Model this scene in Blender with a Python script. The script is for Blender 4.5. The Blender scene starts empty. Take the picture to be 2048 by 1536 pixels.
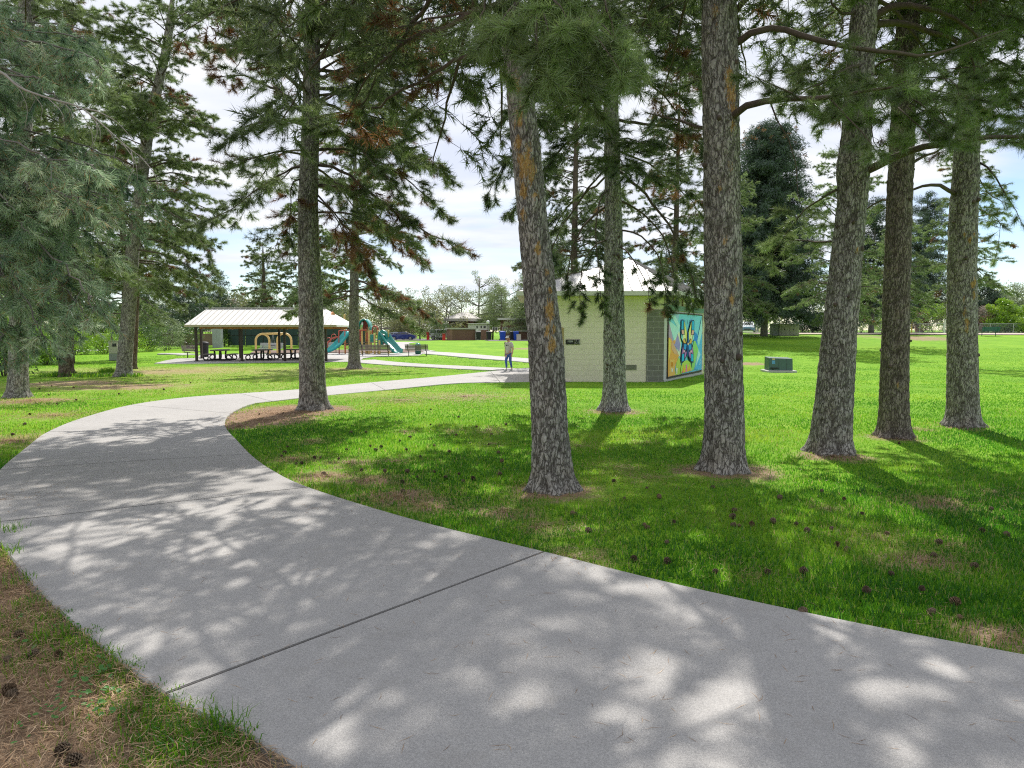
import bpy, math, random
import numpy as np
from mathutils import Vector, Matrix, noise as mn
rad = math.radians
PI = math.pi
rng = np.random.default_rng(11)
random.seed(11)
SC = bpy.context.scene
C = SC.collection
CAMZ, F = 1.85, 1420.0
TH = math.atan(105 / 1420)
CT, ST = math.cos(TH), math.sin(TH)

# ------------------------------------------------------------------ terrain
def terr(x, y):
    x = np.asarray(x, float); y = np.asarray(y, float)
    zl = np.interp(y, [-60, 8, 34, 50, 57, 70, 95, 120, 135, 250, 900], [0, 0, -.15, -.2, -.12, .0, .45, .4, .25, .6, 1.5])
    zr = np.interp(y, [-60, 8, 34, 40, 55, 75, 90, 200, 900], [0, 0, -.15, -.15, .35, 1.45, 1.7, 2.2, 3])
    t = np.clip((x - 3) / 15, 0, 1); t = t * t * (3 - 2 * t)
    return zl * (1 - t) + zr * t
def tz(x, y): return float(terr(x, y))
def ray(px, py):
    v = -(py - 768) / F
    return np.array([(px - 1024) / F, CT + v * ST, -ST + v * CT])
def at(px, py, Y):
    d = ray(px, py); t = Y / d[1]
    return np.array([d[0] * t, Y, CAMZ + d[2] * t])
_T = np.concatenate([np.linspace(1.5, 60, 12000), np.linspace(60, 400, 12000)])
def G(px, py):
    d = ray(px, py)
    h = CAMZ + d[2] * _T - terr(d[0] * _T, d[1] * _T)
    k = np.argmax(h < 0) if (h < 0).any() else len(_T) - 1
    t = _T[k]
    return np.array([d[0] * t, d[1] * t, tz(d[0] * t, d[1] * t)])

# ------------------------------------------------------------------ scene helpers
def tag(o, label=None, cat=None, group=None, kind=None):
    if label: o['label'] = label
    if cat: o['category'] = cat
    if group: o['group'] = group
    if kind: o['kind'] = kind
    return o
def thing(name, label, cat, loc=(0, 0, 0), rz=0, group=None):
    o = bpy.data.objects.new(name, None); C.objects.link(o)
    o.empty_display_size = .3
    o.location = [float(c) for c in loc]; o.rotation_euler = (0, 0, rz)
    return tag(o, label, cat, group)
def dup(root, loc, rz=0, label=None, group=None, scale=None):
    r = root.copy(); C.objects.link(r)
    r.location = [float(c) for c in loc]; r.rotation_euler = (0, 0, rz)
    if scale: r.scale = scale if hasattr(scale, '__len__') else (scale,) * 3
    if label: r['label'] = label
    if group: r['group'] = group
    for ch in list(root.children):
        c = ch.copy(); C.objects.link(c); c.parent = r
        for g in list(ch.children):
            d = g.copy(); C.objects.link(d); d.parent = c
    return r
def link(name, me, parent=None):
    o = bpy.data.objects.new(name, me); C.objects.link(o)
    if parent is not None: o.parent = parent
    return o
def cat_rom(P, n):
    P = np.asarray(P, float)
    if len(P) == 2:
        t = np.linspace(0, 1, n)[:, None]; return P[0] * (1 - t) + P[1] * t
    Q = np.vstack([2 * P[0] - P[1], P, 2 * P[-1] - P[-2]])
    out = []
    for u in np.linspace(0, len(P) - 1 - 1e-9, n):
        i = int(u); t = u - i
        a, b, c, d = Q[i:i + 4]
        out.append(.5 * (2 * b + (c - a) * t + (2 * a - 5 * b + 4 * c - d) * t * t + (3 * b - a - 3 * c + d) * t ** 3))
    return np.array(out)

class MB:
    def __init__(s): s.v = []; s.f = []; s.m = []; s.mi = 0
    def add(s, vs, fs):
        b = len(s.v); s.v += [tuple(map(float, v)) for v in vs]
        for f in fs: s.f.append([i + b for i in f]); s.m.append(s.mi)
        return s
    def box(s, lo, hi, rz=0, c=None):
        x0, y0, z0 = lo; x1, y1, z1 = hi
        V = [(x0, y0, z0), (x1, y0, z0), (x1, y1, z0), (x0, y1, z0), (x0, y0, z1), (x1, y0, z1), (x1, y1, z1), (x0, y1, z1)]
        if rz:
            cx, cy = c if c else ((x0 + x1) / 2, (y0 + y1) / 2); ca, sa = math.cos(rz), math.sin(rz)
            V = [(cx + (x - cx) * ca - (y - cy) * sa, cy + (x - cx) * sa + (y - cy) * ca, z) for x, y, z in V]
        return s.add(V, [(0, 3, 2, 1), (4, 5, 6, 7), (0, 1, 5, 4), (1, 2, 6, 5), (2, 3, 7, 6), (3, 0, 4, 7)])
    def cbox(s, c, sz, rz=0):
        return s.box([c[i] - sz[i] / 2 for i in range(3)], [c[i] + sz[i] / 2 for i in range(3)], rz)
    def bar(s, a, b, w, h=None):
        """rectangular bar from a to b"""
        a = Vector(a); b = Vector(b); h = h or w; d = (b - a).normalized()
        u = d.cross(Vector((0, 0, 1)))
        u = Vector((1, 0, 0)) if u.length < 1e-4 else u.normalized()
        n = u.cross(d)
        V = [p + u * (sx * w / 2) + n * (sy * h / 2) for p in (a, b) for sx, sy in ((-1, -1), (1, -1), (1, 1), (-1, 1))]
        return s.add(V, [(3, 2, 1, 0), (4, 5, 6, 7), (0, 1, 5, 4), (1, 2, 6, 5), (2, 3, 7, 6), (3, 0, 4, 7)])
    def tube(s, pts, r, n=8, caps=True):
        P = np.asarray(pts, float); m = len(P)
        r = np.broadcast_to(np.asarray(r, float), (m,))
        T = np.gradient(P, axis=0); T /= np.linalg.norm(T, axis=1)[:, None] + 1e-9
        ref = np.array([0, 0, 1.]) if abs(T[0][2]) < .9 else np.array([1., 0, 0])
        u = np.cross(ref, T[0]); u /= np.linalg.norm(u)
        V = []
        a = np.arange(n) * 2 * PI / n
        for i in range(m):
            u = u - T[i] * np.dot(u, T[i]); u /= np.linalg.norm(u) + 1e-9
            w = np.cross(T[i], u)
            V.append(P[i] + r[i] * (np.cos(a)[:, None] * u + np.sin(a)[:, None] * w))
        V = np.vstack(V)
        Fs = [(i * n + j, i * n + (j + 1) % n, (i + 1) * n + (j + 1) % n, (i + 1) * n + j) for i in range(m - 1) for j in range(n)]
        if caps: Fs += [tuple(range(n - 1, -1, -1)), tuple((m - 1) * n + j for j in range(n))]
        return s.add(V, Fs)
    def prism(s, poly, off):
        n = len(poly); off = np.asarray(off, float)
        V = [np.asarray(p, float) for p in poly] + [np.asarray(p, float) + off for p in poly]
        return s.add(V, [tuple(range(n - 1, -1, -1)), tuple(range(n, 2 * n))] + [(i, (i + 1) % n, n + (i + 1) % n, n + i) for i in range(n)])
    def lathe(s, prof, n=16, c=(0, 0, 0)):
        V = []; m = len(prof)
        for r, z in prof:
            for j in range(n):
                a = 2 * PI * j / n; V.append((c[0] + r * math.cos(a), c[1] + r * math.sin(a), c[2] + z))
        Fs = [(i * n + j, i * n + (j + 1) % n, (i + 1) * n + (j + 1) % n, (i + 1) * n + j) for i in range(m - 1) for j in range(n)]
        Fs += [tuple(range(n - 1, -1, -1)), tuple((m - 1) * n + j for j in range(n))]
        return s.add(V, Fs)
    def poly(s, pts): return s.add(pts, [tuple(range(len(pts)))])
    def obj(s, name, mats, parent=None, smooth=False, bevel=0):
        me = bpy.data.meshes.new(name)
        me.from_pydata(s.v, [], s.f)
        for m in (mats if isinstance(mats, (list, tuple)) else [mats]): me.materials.append(m)
        me.polygons.foreach_set('material_index', s.m)
        if smooth: me.polygons.foreach_set('use_smooth', [True] * len(s.f))
        me.update()
        o = link(name, me, parent)
        if bevel:
            b = o.modifiers.new('b', 'BEVEL'); b.width = bevel; b.segments = 2; b.limit_method = 'ANGLE'; b.angle_limit = rad(35)
        if smooth and not bevel:
            pass
        return o

def soup(name, V, mat, tint=None, parent=None):
    """triangle soup from an (3n,3) array, tint per face"""
    n = len(V) // 3
    me = bpy.data.meshes.new(name)
    me.vertices.add(3 * n); me.vertices.foreach_set('co', np.ascontiguousarray(V, dtype=np.float32).ravel())
    me.loops.add(3 * n); me.loops.foreach_set('vertex_index', np.arange(3 * n, dtype=np.int32))
    me.polygons.add(n); me.polygons.foreach_set('loop_start', np.arange(0, 3 * n, 3, dtype=np.int32))
    me.update(calc_edges=True)
    if tint is not None:
        at_ = me.attributes.new('tint', 'FLOAT', 'FACE'); at_.data.foreach_set('value', np.ascontiguousarray(tint, dtype=np.float32))
    me.materials.append(mat)
    return link(name, me, parent)
def npmesh(name, V, Fq, mat, parent=None, attrs=None, smooth=True):
    """quad mesh from arrays with point attributes"""
    me = bpy.data.meshes.new(name); n = len(Fq)
    me.vertices.add(len(V)); me.vertices.foreach_set('co', np.ascontiguousarray(V, dtype=np.float32).ravel())
    me.loops.add(4 * n); me.loops.foreach_set('vertex_index', np.ascontiguousarray(Fq, dtype=np.int32).ravel())
    me.polygons.add(n); me.polygons.foreach_set('loop_start', np.arange(0, 4 * n, 4, dtype=np.int32))
    me.polygons.foreach_set('use_smooth', np.full(n, smooth))
    me.update(calc_edges=True)
    for k, a in (attrs or {}).items():
        d = me.attributes.new(k, 'FLOAT', 'POINT'); d.data.foreach_set('value', np.ascontiguousarray(a, dtype=np.float32))
    me.materials.append(mat)
    return link(name, me, parent)

# ------------------------------------------------------------------ materials
class NT:
    def __init__(s, name):
        s.m = bpy.data.materials.new(name); s.m.use_nodes = True
        s.t = s.m.node_tree; s.t.nodes.clear(); s.out = s.n('ShaderNodeOutputMaterial')
    def n(s, typ, **k):
        x = s.t.nodes.new(typ)
        for a, b in k.items(): setattr(x, a, b)
        return x
    def l(s, a, b): s.t.links.new(a, b)
    def coord(s, kind='Object', scale=(1, 1, 1)):
        c = s.n('ShaderNodeTexCoord'); m = s.n('ShaderNodeMapping'); m.inputs['Scale'].default_value = scale
        s.l(c.outputs[kind], m.inputs[0]); return m.outputs[0]
    def geo(s, scale=(1, 1, 1)):
        c = s.n('ShaderNodeNewGeometry'); m = s.n('ShaderNodeMapping'); m.inputs['Scale'].default_value = scale
        s.l(c.outputs['Position'], m.inputs[0]); return m.outputs[0]
    def noise(s, vec, scale, detail=4, rough=.55):
        x = s.n('ShaderNodeTexNoise'); x.inputs['Scale'].default_value = scale; x.inputs['Detail'].default_value = detail
        x.inputs['Roughness'].default_value = rough; s.l(vec, x.inputs['Vector']); return x.outputs['Fac']
    def ramp(s, fac, stops, interp='LINEAR'):
        x = s.n('ShaderNodeValToRGB'); e = x.color_ramp.elements; x.color_ramp.interpolation = interp
        while len(e) > 1: e.remove(e[0])
        for i, (p, c) in enumerate(stops):
            q = e[0] if i == 0 else e.new(p); q.position = p
            q.color = (*c, 1) if hasattr(c, '__len__') else (c, c, c, 1)
        s.l(fac, x.inputs[0]); return x.outputs[0]
    def mix(s, fac, a, b, mode='MIX'):
        x = s.n('ShaderNodeMix', data_type='RGBA', blend_type=mode)
        for i, v in ((0, fac), (6, a), (7, b)):
            if hasattr(v, 'is_output') or isinstance(v, bpy.types.NodeSocket): s.l(v, x.inputs[i])
            elif i == 0: x.inputs[0].default_value = v
            else: x.inputs[i].default_value = (*v, 1)
        return x.outputs[2]
    def math(s, op, a, b=0, clamp=False):
        x = s.n('ShaderNodeMath', operation=op, use_clamp=clamp)
        for i, v in ((0, a), (1, b)):
            if isinstance(v, bpy.types.NodeSocket): s.l(v, x.inputs[i])
            else: x.inputs[i].default_value = v
        return x.outputs[0]
    def attr(s, name): return s.n('ShaderNodeAttribute', attribute_name=name).outputs['Fac']
    def bump(s, h, strength=.3, dist=.01):
        x = s.n('ShaderNodeBump'); x.inputs['Strength'].default_value = strength; x.inputs['Distance'].default_value = dist
        s.l(h, x.inputs['Height']); return x.outputs[0]
    def principled(s, col, rough=.6, metal=0, normal=None, spec=.5, coat=0):
        p = s.n('ShaderNodeBsdfPrincipled')
        if isinstance(col, bpy.types.NodeSocket): s.l(col, p.inputs['Base Color'])
        else: p.inputs['Base Color'].default_value = (*col, 1)
        if isinstance(rough, bpy.types.NodeSocket): s.l(rough, p.inputs['Roughness'])
        else: p.inputs['Roughness'].default_value = rough
        p.inputs['Metallic'].default_value = metal; p.inputs['Specular IOR Level'].default_value = spec
        p.inputs['Coat Weight'].default_value = coat
        if normal is not None: s.l(normal, p.inputs['Normal'])
        s.l(p.outputs[0], s.out.inputs[0]); return s.m
    def leaf(s, col, trans=.45, gloss=.06, rough=.4, tcol=None):
        d = s.n('ShaderNodeBsdfDiffuse'); t = s.n('ShaderNodeBsdfTranslucent'); g = s.n('ShaderNodeBsdfGlossy')
        g.inputs['Roughness'].default_value = rough; g.inputs['Color'].default_value = (.9, .95, 1, 1)
        m1 = s.n('ShaderNodeMixShader'); m1.inputs[0].default_value = trans
        m2 = s.n('ShaderNodeMixShader'); m2.inputs[0].default_value = gloss
        s.l(col, d.inputs[0]); s.l(tcol if tcol is not None else col, t.inputs[0])
        s.l(d.outputs[0], m1.inputs[1]); s.l(t.outputs[0], m1.inputs[2])
        s.l(m1.outputs[0], m2.inputs[1]); s.l(g.outputs[0], m2.inputs[2])
        s.l(m2.outputs[0], s.out.inputs[0]); return s.m

def plain(name, col, rough=.55, var=.12, scale=6, metal=0, bump=0, spec=.4, coat=0):
    """painted / moulded surface: mottled colour, uneven gloss, a little bump"""
    t = NT(name); v = t.geo()
    n1 = t.noise(v, scale, 5); n2 = t.noise(v, scale * 9, 3)
    f = t.math('MULTIPLY_ADD', n1, .7); f = t.math('ADD', t.math('MULTIPLY', n1, .65), t.math('MULTIPLY', n2, .35))
    lo = [max(0, c * (1 - var)) for c in col]; hi = [min(1, c * (1 + var)) for c in col]
    c = t.ramp(f, [(.3, lo), (.7, hi)])
    r = t.math('ADD', rough - .08, t.math('MULTIPLY', n1, .16))
    nb = t.bump(n2, bump, .004) if bump else None
    return t.principled(c, r, metal, nb, spec, coat)

MAT = {}
def mats():
    M = MAT
    # concrete path
    t = NT('concrete'); v = t.geo()
    big = t.noise(v, .55, 6, .6); mid = t.noise(v, 7, 5, .6); fine = t.noise(v, 110, 3, .7)
    spk = t.noise(v, 260, 1)
    c = t.ramp(t.math('ADD', t.math('MULTIPLY', big, .6), t.math('MULTIPLY', mid, .4)), [(.3, (.37, .357, .345)), (.5, (.455, .44, .425)), (.72, (.52, .50, .475))])
    c = t.mix(t.ramp(fine, [(.40, 0), (.62, .55)]), c, (.22, .215, .215))
    c = t.mix(t.ramp(spk, [(.66, 0), (.73, .6)]), c, (.75, .74, .72))
    c = t.mix(t.ramp(t.attr('tone'), [(0, 0), (1, .30)]), c, (.30, .285, .27)); st = t.noise(v, 2.3, 6, .75)
    c = t.mix(t.ramp(st, [(.55, 0), (.8, .35)]), c, (.27, .24, .20))
    M['concrete'] = t.principled(c, .82, 0, t.bump(t.math('ADD', fine, t.math('MULTIPLY', spk, .5)), .35, .004), .3)
    # ground (lawn soil with grass colour)
    t = NT('lawn'); v = t.geo()
    n1 = t.noise(v, .22, 5, .6); n2 = t.noise(v, 2.2, 5, .65); n3 = t.noise(v, 38, 3, .7)
    vs = t.geo((1, .35, 1)); n4 = t.noise(vs, 1.3, 6, .7)
    g = t.ramp(t.math('ADD', t.math('MULTIPLY', n1, .45), t.math('ADD', t.math('MULTIPLY', n2, .25), t.math('MULTIPLY', n4, .3))),
               [(.33, (.105, .25, .010)), (.5, (.18, .37, .012)), (.63, (.28, .46, .03)), (.74, (.40, .48, .10))])
    g = t.mix(t.ramp(n3, [(.35, .5), (.6, 0)]), g, (.05, .13, .01))
    dl = t.mix(t.ramp(n3, [(.35, 0), (.65, 1)]), (.19, .115, .065), (.40, .28, .18))
    dl = t.mix(t.ramp(n2, [(.4, 0), (.62, .55)]), dl, (.26, .2, .15))
    lit = t.attr('litter'); nn = t.math('ADD', lit, t.math('ADD', t.math('MULTIPLY', t.math('SUBTRACT', n2, .5), 1.3), t.math('MULTIPLY', t.math('SUBTRACT', n3, .5), .5)))
    c = t.mix(t.ramp(nn, [(.3, 0), (.62, 1)]), g, dl)
    dry = t.attr('dry'); nd = t.math('ADD', dry, t.math('MULTIPLY', t.math('SUBTRACT', n4, .5), 1.1))
    c = t.mix(t.ramp(nd, [(.35, 0), (.8, .75)]), c, (.38, .33, .15))
    M['lawn'] = t.principled(c, .9, 0, t.bump(n3, .6, .03), .15)
    # grass blades
    t = NT('grass_blade'); a = t.attr('tint')
    c = t.ramp(a, [(0, (.018, .09, .018)), (.4, (.045, .165, .026)), (.7, (.12, .26, .038)), (.85, (.38, .35, .13)), (1, (.52, .42, .22))])
    tc = t.ramp(a, [(0, (.07, .26, .014)), (.4, (.17, .42, .016)), (.7, (.36, .55, .03)), (.85, (.46, .42, .15)), (1, (.55, .45, .22))])
    M['grass'] = t.leaf(c, .6, .025, .4, tc)
    # pine needles
    t = NT('pine_needle'); a = t.attr('tint')
    c = t.ramp(a, [(0, (.06, .095, .04)), (.35, (.135, .175, .07)), (.65, (.21, .28, .095)), (.86, (.28, .39, .13)), (.9, (.15, .072, .03)), (1, (.25, .115, .045))])
    M['needle'] = t.leaf(c, .52, .055, .35)
    t = NT('spruce_needle'); a = t.attr('tint')
    c = t.ramp(a, [(0, (.03, .055, .034)), (.5, (.07, .115, .065)), (.85, (.14, .19, .10)), (.9, (.2, .1, .04)), (1, (.26, .13, .05))])
    M['spruce'] = t.leaf(c, .25, .05, .45)
    t = NT('juniper_scale'); a = t.attr('tint')
    c = t.ramp(a, [(0, (.10, .19, .10)), (.4, (.33, .47, .28)), (.7, (.54, .68, .44)), (.86, (.74, .82, .58)), (.9, (.42, .26, .12)), (1, (.55, .36, .18))])
    M['juniper'] = t.leaf(c, .5, .05, .5)
    for nm, cs in (('leaf_bright', [(.14, .27, .015), (.22, .38, .025), (.34, .46, .05)]), ('leaf_green', [(.05, .1, .022), (.09, .16, .035), (.16, .23, .06)]),
                   ('leaf_olive', [(.11, .12, .045), (.19, .2, .07), (.3, .31, .12)]), ('leaf_pale', [(.16, .2, .11), (.25, .3, .17), (.38, .42, .26)]),
                   ('leaf_red', [(.1, .035, .03), (.18, .06, .05), (.27, .12, .09)]), ('leaf_tan', [(.2, .15, .12), (.32, .25, .2), (.42, .36, .3)])):
        t = NT(nm); M[nm] = t.leaf(t.ramp(t.attr('tint'), [(0, cs[0]), (.5, cs[1]), (1, cs[2])]), .42, .05, .4)
    t = NT('straw_needle'); M['straw'] = t.leaf(t.ramp(t.attr('tint'), [(0, (.17, .09, .045)), (.5, (.42, .26, .14)), (1, (.66, .48, .3))]), .15, .06, .45)
    # bark
    def bark(nm, plate, plate2, crackc, tan):
        t = NT(nm); v = t.geo((1, 1, .30)); v2 = t.geo()
        vo = t.n('ShaderNodeTexVoronoi', feature='DISTANCE_TO_EDGE'); vo.inputs['Scale'].default_value = 21
        wv = t.n('ShaderNodeTexNoise'); wv.inputs['Scale'].default_value = 16; wv.inputs['Detail'].default_value = 3; t.l(v, wv.inputs['Vector'])
        va = t.n('ShaderNodeVectorMath', operation='MULTIPLY_ADD'); va.inputs[1].default_value = (.13, .13, .13)
        t.l(wv.outputs['Color'], va.inputs[0]); t.l(v, va.inputs[2]); t.l(va.outputs[0], vo.inputs['Vector'])
        cr = t.ramp(vo.outputs['Distance'], [(.01, 0), (.13, 1)])
        n1 = t.noise(v2, 3, 5, .6); n2 = t.noise(v, 60, 5, .7); n3 = t.noise(v, 9, 4, .6)
        c = t.mix(t.ramp(n3, [(.35, 0), (.65, 1)]), plate, plate2)
        c = t.mix(t.ramp(n2, [(.34, .55), (.58, 0)]), c, crackc)
        c = t.mix(t.ramp(n1, [(.5, 0), (.75, .4)]), c, tan)
        k = t.attr('crack'); both = t.math('MULTIPLY', t.ramp(k, [(.03, .25), (.24, 1)]), t.math('ADD', .2, t.math('MULTIPLY', cr, .8)), True)
        c = t.mix(both, crackc, c)
        rs = t.attr('resin'); n5 = t.noise(t.geo((1, 1, .45)), 26, 6, .8)
        rr = t.ramp(t.math('ADD', rs, t.math('MULTIPLY', t.math('SUBTRACT', n5, .5), t.math('MULTIPLY', 2.6, t.ramp(rs, [(.05, 0), (.3, 1)])))), [(.5, 0), (.8, 1)])
        c = t.mix(rr, c, t.ramp(n2, [(.3, (.20, .10, .03)), (.5, (.42, .25, .085)), (.7, (.58, .45, .25))]))
        h = t.math('ADD', t.math('MULTIPLY', both, .8), t.math('MULTIPLY', n2, .6))
        return t.principled(c, .9, 0, t.bump(h, .9, .018), .15)
    M['bark'] = bark('pine_bark', (.53, .505, .475), (.345, .32, .295), (.045, .037, .031), (.40, .32, .25))
    M['bark_pale'] = bark('pale_pine_bark', (.68, .665, .65), (.46, .445, .43), (.05, .043, .038), (.46, .38, .31))
    M['bark_dark'] = bark('dark_pine_bark', (.36, .315, .285), (.23, .19, .165), (.045, .035, .03), (.3, .215, .15))
    M['bark_red'] = bark('pine_bark_reddish', (.29, .235, .2), (.19, .135, .1), (.04, .028, .02), (.34, .2, .11))
    M['bark_plain'] = plain('twig_bark', (.085, .068, .055), .9, .45, 14)
    M['bark_brown'] = plain('limb_bark', (.10, .075, .06), .9, .4, 10, bump=.5)
    M['bark_far'] = plain('grey_bark', (.2, .18, .165), .9, .35, 3, bump=.5)
    M['twig_pale'] = plain('bleached_twig', (.36, .33, .31), .85, .25, 10)
    # simple paints
    P = lambda k, *a, **b: M.__setitem__(k, plain(k, *a, **b))
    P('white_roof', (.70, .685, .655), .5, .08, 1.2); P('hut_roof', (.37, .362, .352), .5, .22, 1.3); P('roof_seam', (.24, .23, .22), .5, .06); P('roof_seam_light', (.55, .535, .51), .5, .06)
    P('brown_steel', (.045, .03, .025), .5, .2); P('black_steel', (.022, .022, .024), .45, .25); P('orange_wood', (.42, .17, .055), .65, .22, 4)
    P('table_top', (.2, .165, .155), .55, .15); P('yellow_paint', (.66, .46, .17), .45, .08); P('red_paint', (.5, .1, .07), .45, .12)
    P('teal_plastic', (.012, .25, .215), .3, .12, coat=.3); P('teal_light', (.02, .36, .36), .3, .1, coat=.3)
    P('windscreen', (.028, .055, .05), .8, .18, 1.5); P('grey_metal', (.36, .37, .4), .5, .12, 2); P('galv', (.42, .43, .44), .4, .1, metal=.4)
    P('wood_fence', (.2, .135, .1), .85, .25, 2); P('cream_block', (.0, 0, 0)); P('beige_panel', (.45, .38, .28), .6, .1, 2)
    P('green_beam', (.12, .25, .2), .5, .12, 3); P('brown_strip', (.16, .09, .05), .6, .15); P('door_tan', (.42, .30, .14), .5, .1)
    P('sign_black', (.02, .02, .022), .4, .2); P('sign_white', (.75, .75, .74), .5, .04); P('vent', (.26, .26, .2), .6, .12)
    P('util_green', (.055, .115, .095), .45, .14, 4); P('util_beige', (.47, .44, .37), .5, .1, 3); P('util_grey', (.27, .29, .28), .5, .1, 3)
    P('pad', (.5, .49, .46), .85, .12, 4); P('label_blue', (.1, .3, .55), .5, .1); P('label_yellow', (.6, .5, .2), .5, .1)
    P('asphalt', (.2, .195, .19), .9, .15, 1.2, bump=.4); P('mulch', (.17, .115, .09), .95, .35, 5, bump=.7)
    P('car_blue', (.015, .03, .2), .25, .08, coat=1); P('car_silver', (.4, .45, .55), .25, .06, coat=1); P('car_white', (.72, .73, .75), .3, .04, coat=.8)
    P('car_teal', (.08, .2, .3), .3, .06, coat=.8)
    P('glass', (.02, .025, .03), .08, .1, spec=.8); P('tyre', (.02, .02, .02), .8, .2); P('rim', (.4, .41, .42), .35, .1, metal=.7)
    P('lamp_red', (.45, .02, .02), .3, .1); P('lamp_white', (.7, .7, .68), .2, .05); P('bin_blue', (.01, .06, .4), .4, .12); P('bin_black', (.018, .018, .02), .5, .2)
    P('bin_tan', (.5, .46, .38), .5, .1)
    P('stone_cap', (.42, .4, .36), .85, .12, 3); P('trim_white', (.62, .6, .56), .6, .06); P('roof_grey', (.4, .38, .35), .7, .12, 2)
    P('hydrant', (.55, .03, .025), .4, .1); P('cone', (.14, .10, .066), .85, .6, 60); P('cone_red', (.18, .12, .072), .85, .4, 60)
    P('skin', (.58, .32, .22), .55, .08, 20); P('shirt', (.52, .49, .46), .9, .12, 12, bump=.3); P('print', (.06, .065, .075), .85, .1)
    P('jeans', (.065, .14, .40), .9, .3, 14, bump=.3); P('shoe', (.45, .46, .48), .6, .25, 18); P('sole', (.6, .6, .58), .6, .1); P('sock', (.72, .7, .67), .9, .06)
    P('beard', (.03, .018, .012), .9, .3, 60); P('cap_white', (.62, .62, .64), .85, .1); P('cap_dark', (.02, .022, .035), .85, .2)
    P('bench_green', (.02, .1, .085), .5, .15); P('pole_wood', (.26, .13, .08), .85, .25, 2); P('pole_yellow', (.65, .4, .06), .5, .1)
    P('wire', (.55, .55, .56), .5, .05); P('clover', (.05, .17, .02), .5, .25, 30)
    # masonry
    def block(nm, a, b, mort, w, h, msz, grime=.35):
        t = NT(nm); tc = t.n('ShaderNodeUVMap'); br = t.n('ShaderNodeTexBrick'); br.inputs['Scale'].default_value = 1
        br.inputs['Brick Width'].default_value = w; br.inputs['Row Height'].default_value = h; br.inputs['Mortar Size'].default_value = msz
        br.inputs['Color1'].default_value = (*a, 1); br.inputs['Color2'].default_value = (*b, 1); br.inputs['Mortar'].default_value = (*mort, 1)
        t.l(tc.outputs[0], br.inputs['Vector']); v = t.geo(); n = t.noise(v, 40, 4, .7); n2 = t.noise(v, 1.1, 4)
        c = t.mix(t.ramp(n, [(.35, grime), (.65, 0)]), br.outputs['Color'], [x * .6 for x in a])
        c = t.mix(t.ramp(n2, [(.45, 0), (.75, .25)]), c, [x * .72 for x in b])
        return t.principled(c, .88, 0, t.bump(t.math('SUBTRACT', n, t.math('MULTIPLY', br.outputs['Fac'], 1.5)), .5, .008), .2)
    M['cream_block'] = block('cream_block_wall', (.88, .80, .65), (.86, .78, .63), (.80, .72, .57), .42, .213, .007, .05)
    M['grey_block'] = block('grey_block', (.24, .235, .21), (.2, .198, .175), (.4, .39, .36), .42, .213, .012)
    M['pale_block'] = block('pale_block', (.62, .61, .59), (.58, .57, .55), (.72, .71, .69), .42, .213, .012)
    M['brick'] = block('red_brick', (.2, .09, .065), (.15, .065, .05), (.24, .19, .16), .4, .13, .018)
    M['brick_light'] = block('pinkish_brick', (.27, .13, .1), (.22, .1, .08), (.3, .24, .2), .4, .13, .018)
mats()

def wall_uv(o):
    """planar UVs in metres along each vertical face"""
    me = o.data; uv = me.uv_layers.new(name='UVMap')
    for p in me.polygons:
        n = p.normal; d = Vector((-n.y, n.x, 0)) if abs(n.z) < .9 else Vector((1, 0, 0))
        d.normalize()
        for li in p.loop_indices:
            c = me.vertices[me.loops[li].vertex_index].co
            uv.data[li].uv = (c.dot(d), c.z if abs(n.z) < .9 else c.y)
    return o
# ------------------------------------------------------------------ path layout
def GP(px, py): return G(px, py)[:2]
PAIRS = [  # (outer, inner, joint after?)
    ((7, -1.4), (8.6, 1.5), 0), ((3.6, -.15), (5.3, 2.75), 0), ((1, 1.3), (2.87, 3.99), 0), ((-1.05, 3.01), GP(1420, 1184), 0),
    (GP(330, 1390), GP(1090, 1104), 1), ((-3.18, 4.76), GP(815, 1036), 0), ((-5.06, 6.74), GP(618, 975), 1), ((-6.2, 8.4), GP(543, 939), 0),
    ((-6.9, 9.45), GP(501, 908), 1), (GP(52, 895), GP(472, 878), 0), (GP(95, 864), GP(455, 860), 1), (GP(165, 836), GP(450, 845), 0),
    (GP(262, 810), GP(462, 827), 1), (GP(370, 795), GP(500, 809), 0), (GP(480, 787), GP(543, 802.5), 1), (GP(600, 778.6), GP(640, 792), 0),
    (GP(742, 765), GP(770, 780), 1), (GP(878, 753), GP(905, 767), 0), (GP(981, 742.7), GP(1000, 764.5), 1), (GP(1056, 736), GP(1056, 763.6), 0), ((1.35, 36), (2.35, 27.8), 0)]
SUB = 8
OUT = cat_rom([p[0] for p in PAIRS], (len(PAIRS) - 1) * SUB + 1)
INN = cat_rom([p[1] for p in PAIRS], (len(PAIRS) - 1) * SUB + 1)
PATH_POLY = np.vstack([OUT, INN[::-1]])
PLAZA = [GP(*p) for p in ((308, 727), (330, 721.5), (352, 717.5), (388, 716.5), (400, 710.5), (500, 707.8), (640, 706.2), (720, 706), (800, 706.6), (846, 707), (838, 711), (752, 713), (726, 716.5), (718, 723.5), (650, 724), (500, 725.5), (400, 727))]
STRIPS = [[(715, 720.5, 2.6), (750, 724.2, 2.5), (783, 727, 2.5), (835, 730.5, 2.4), (886, 733, 2.4), (950, 736.5, 2.4), (1012, 739, 2.2)],
          [(822, 703.5, 3.6), (860, 705.5, 3.2), (905, 708.5, 3.1), (950, 712.5, 3.0), (1000, 716.5, 3), (1060, 721, 3), (1130, 727, 3)],
          [(846, 702.5, 2.5), (812, 697, 2.6), (797, 691, 3), (786, 687, 4), (800, 684, 5)],
          [(150, 700.5, 2.5), (180, 701, 2.5), (206, 701.6, 2.2)], [(318, 707.5, 1.4), (345, 707.3, 1.5), (385, 709.5, 1.6)]]
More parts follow.
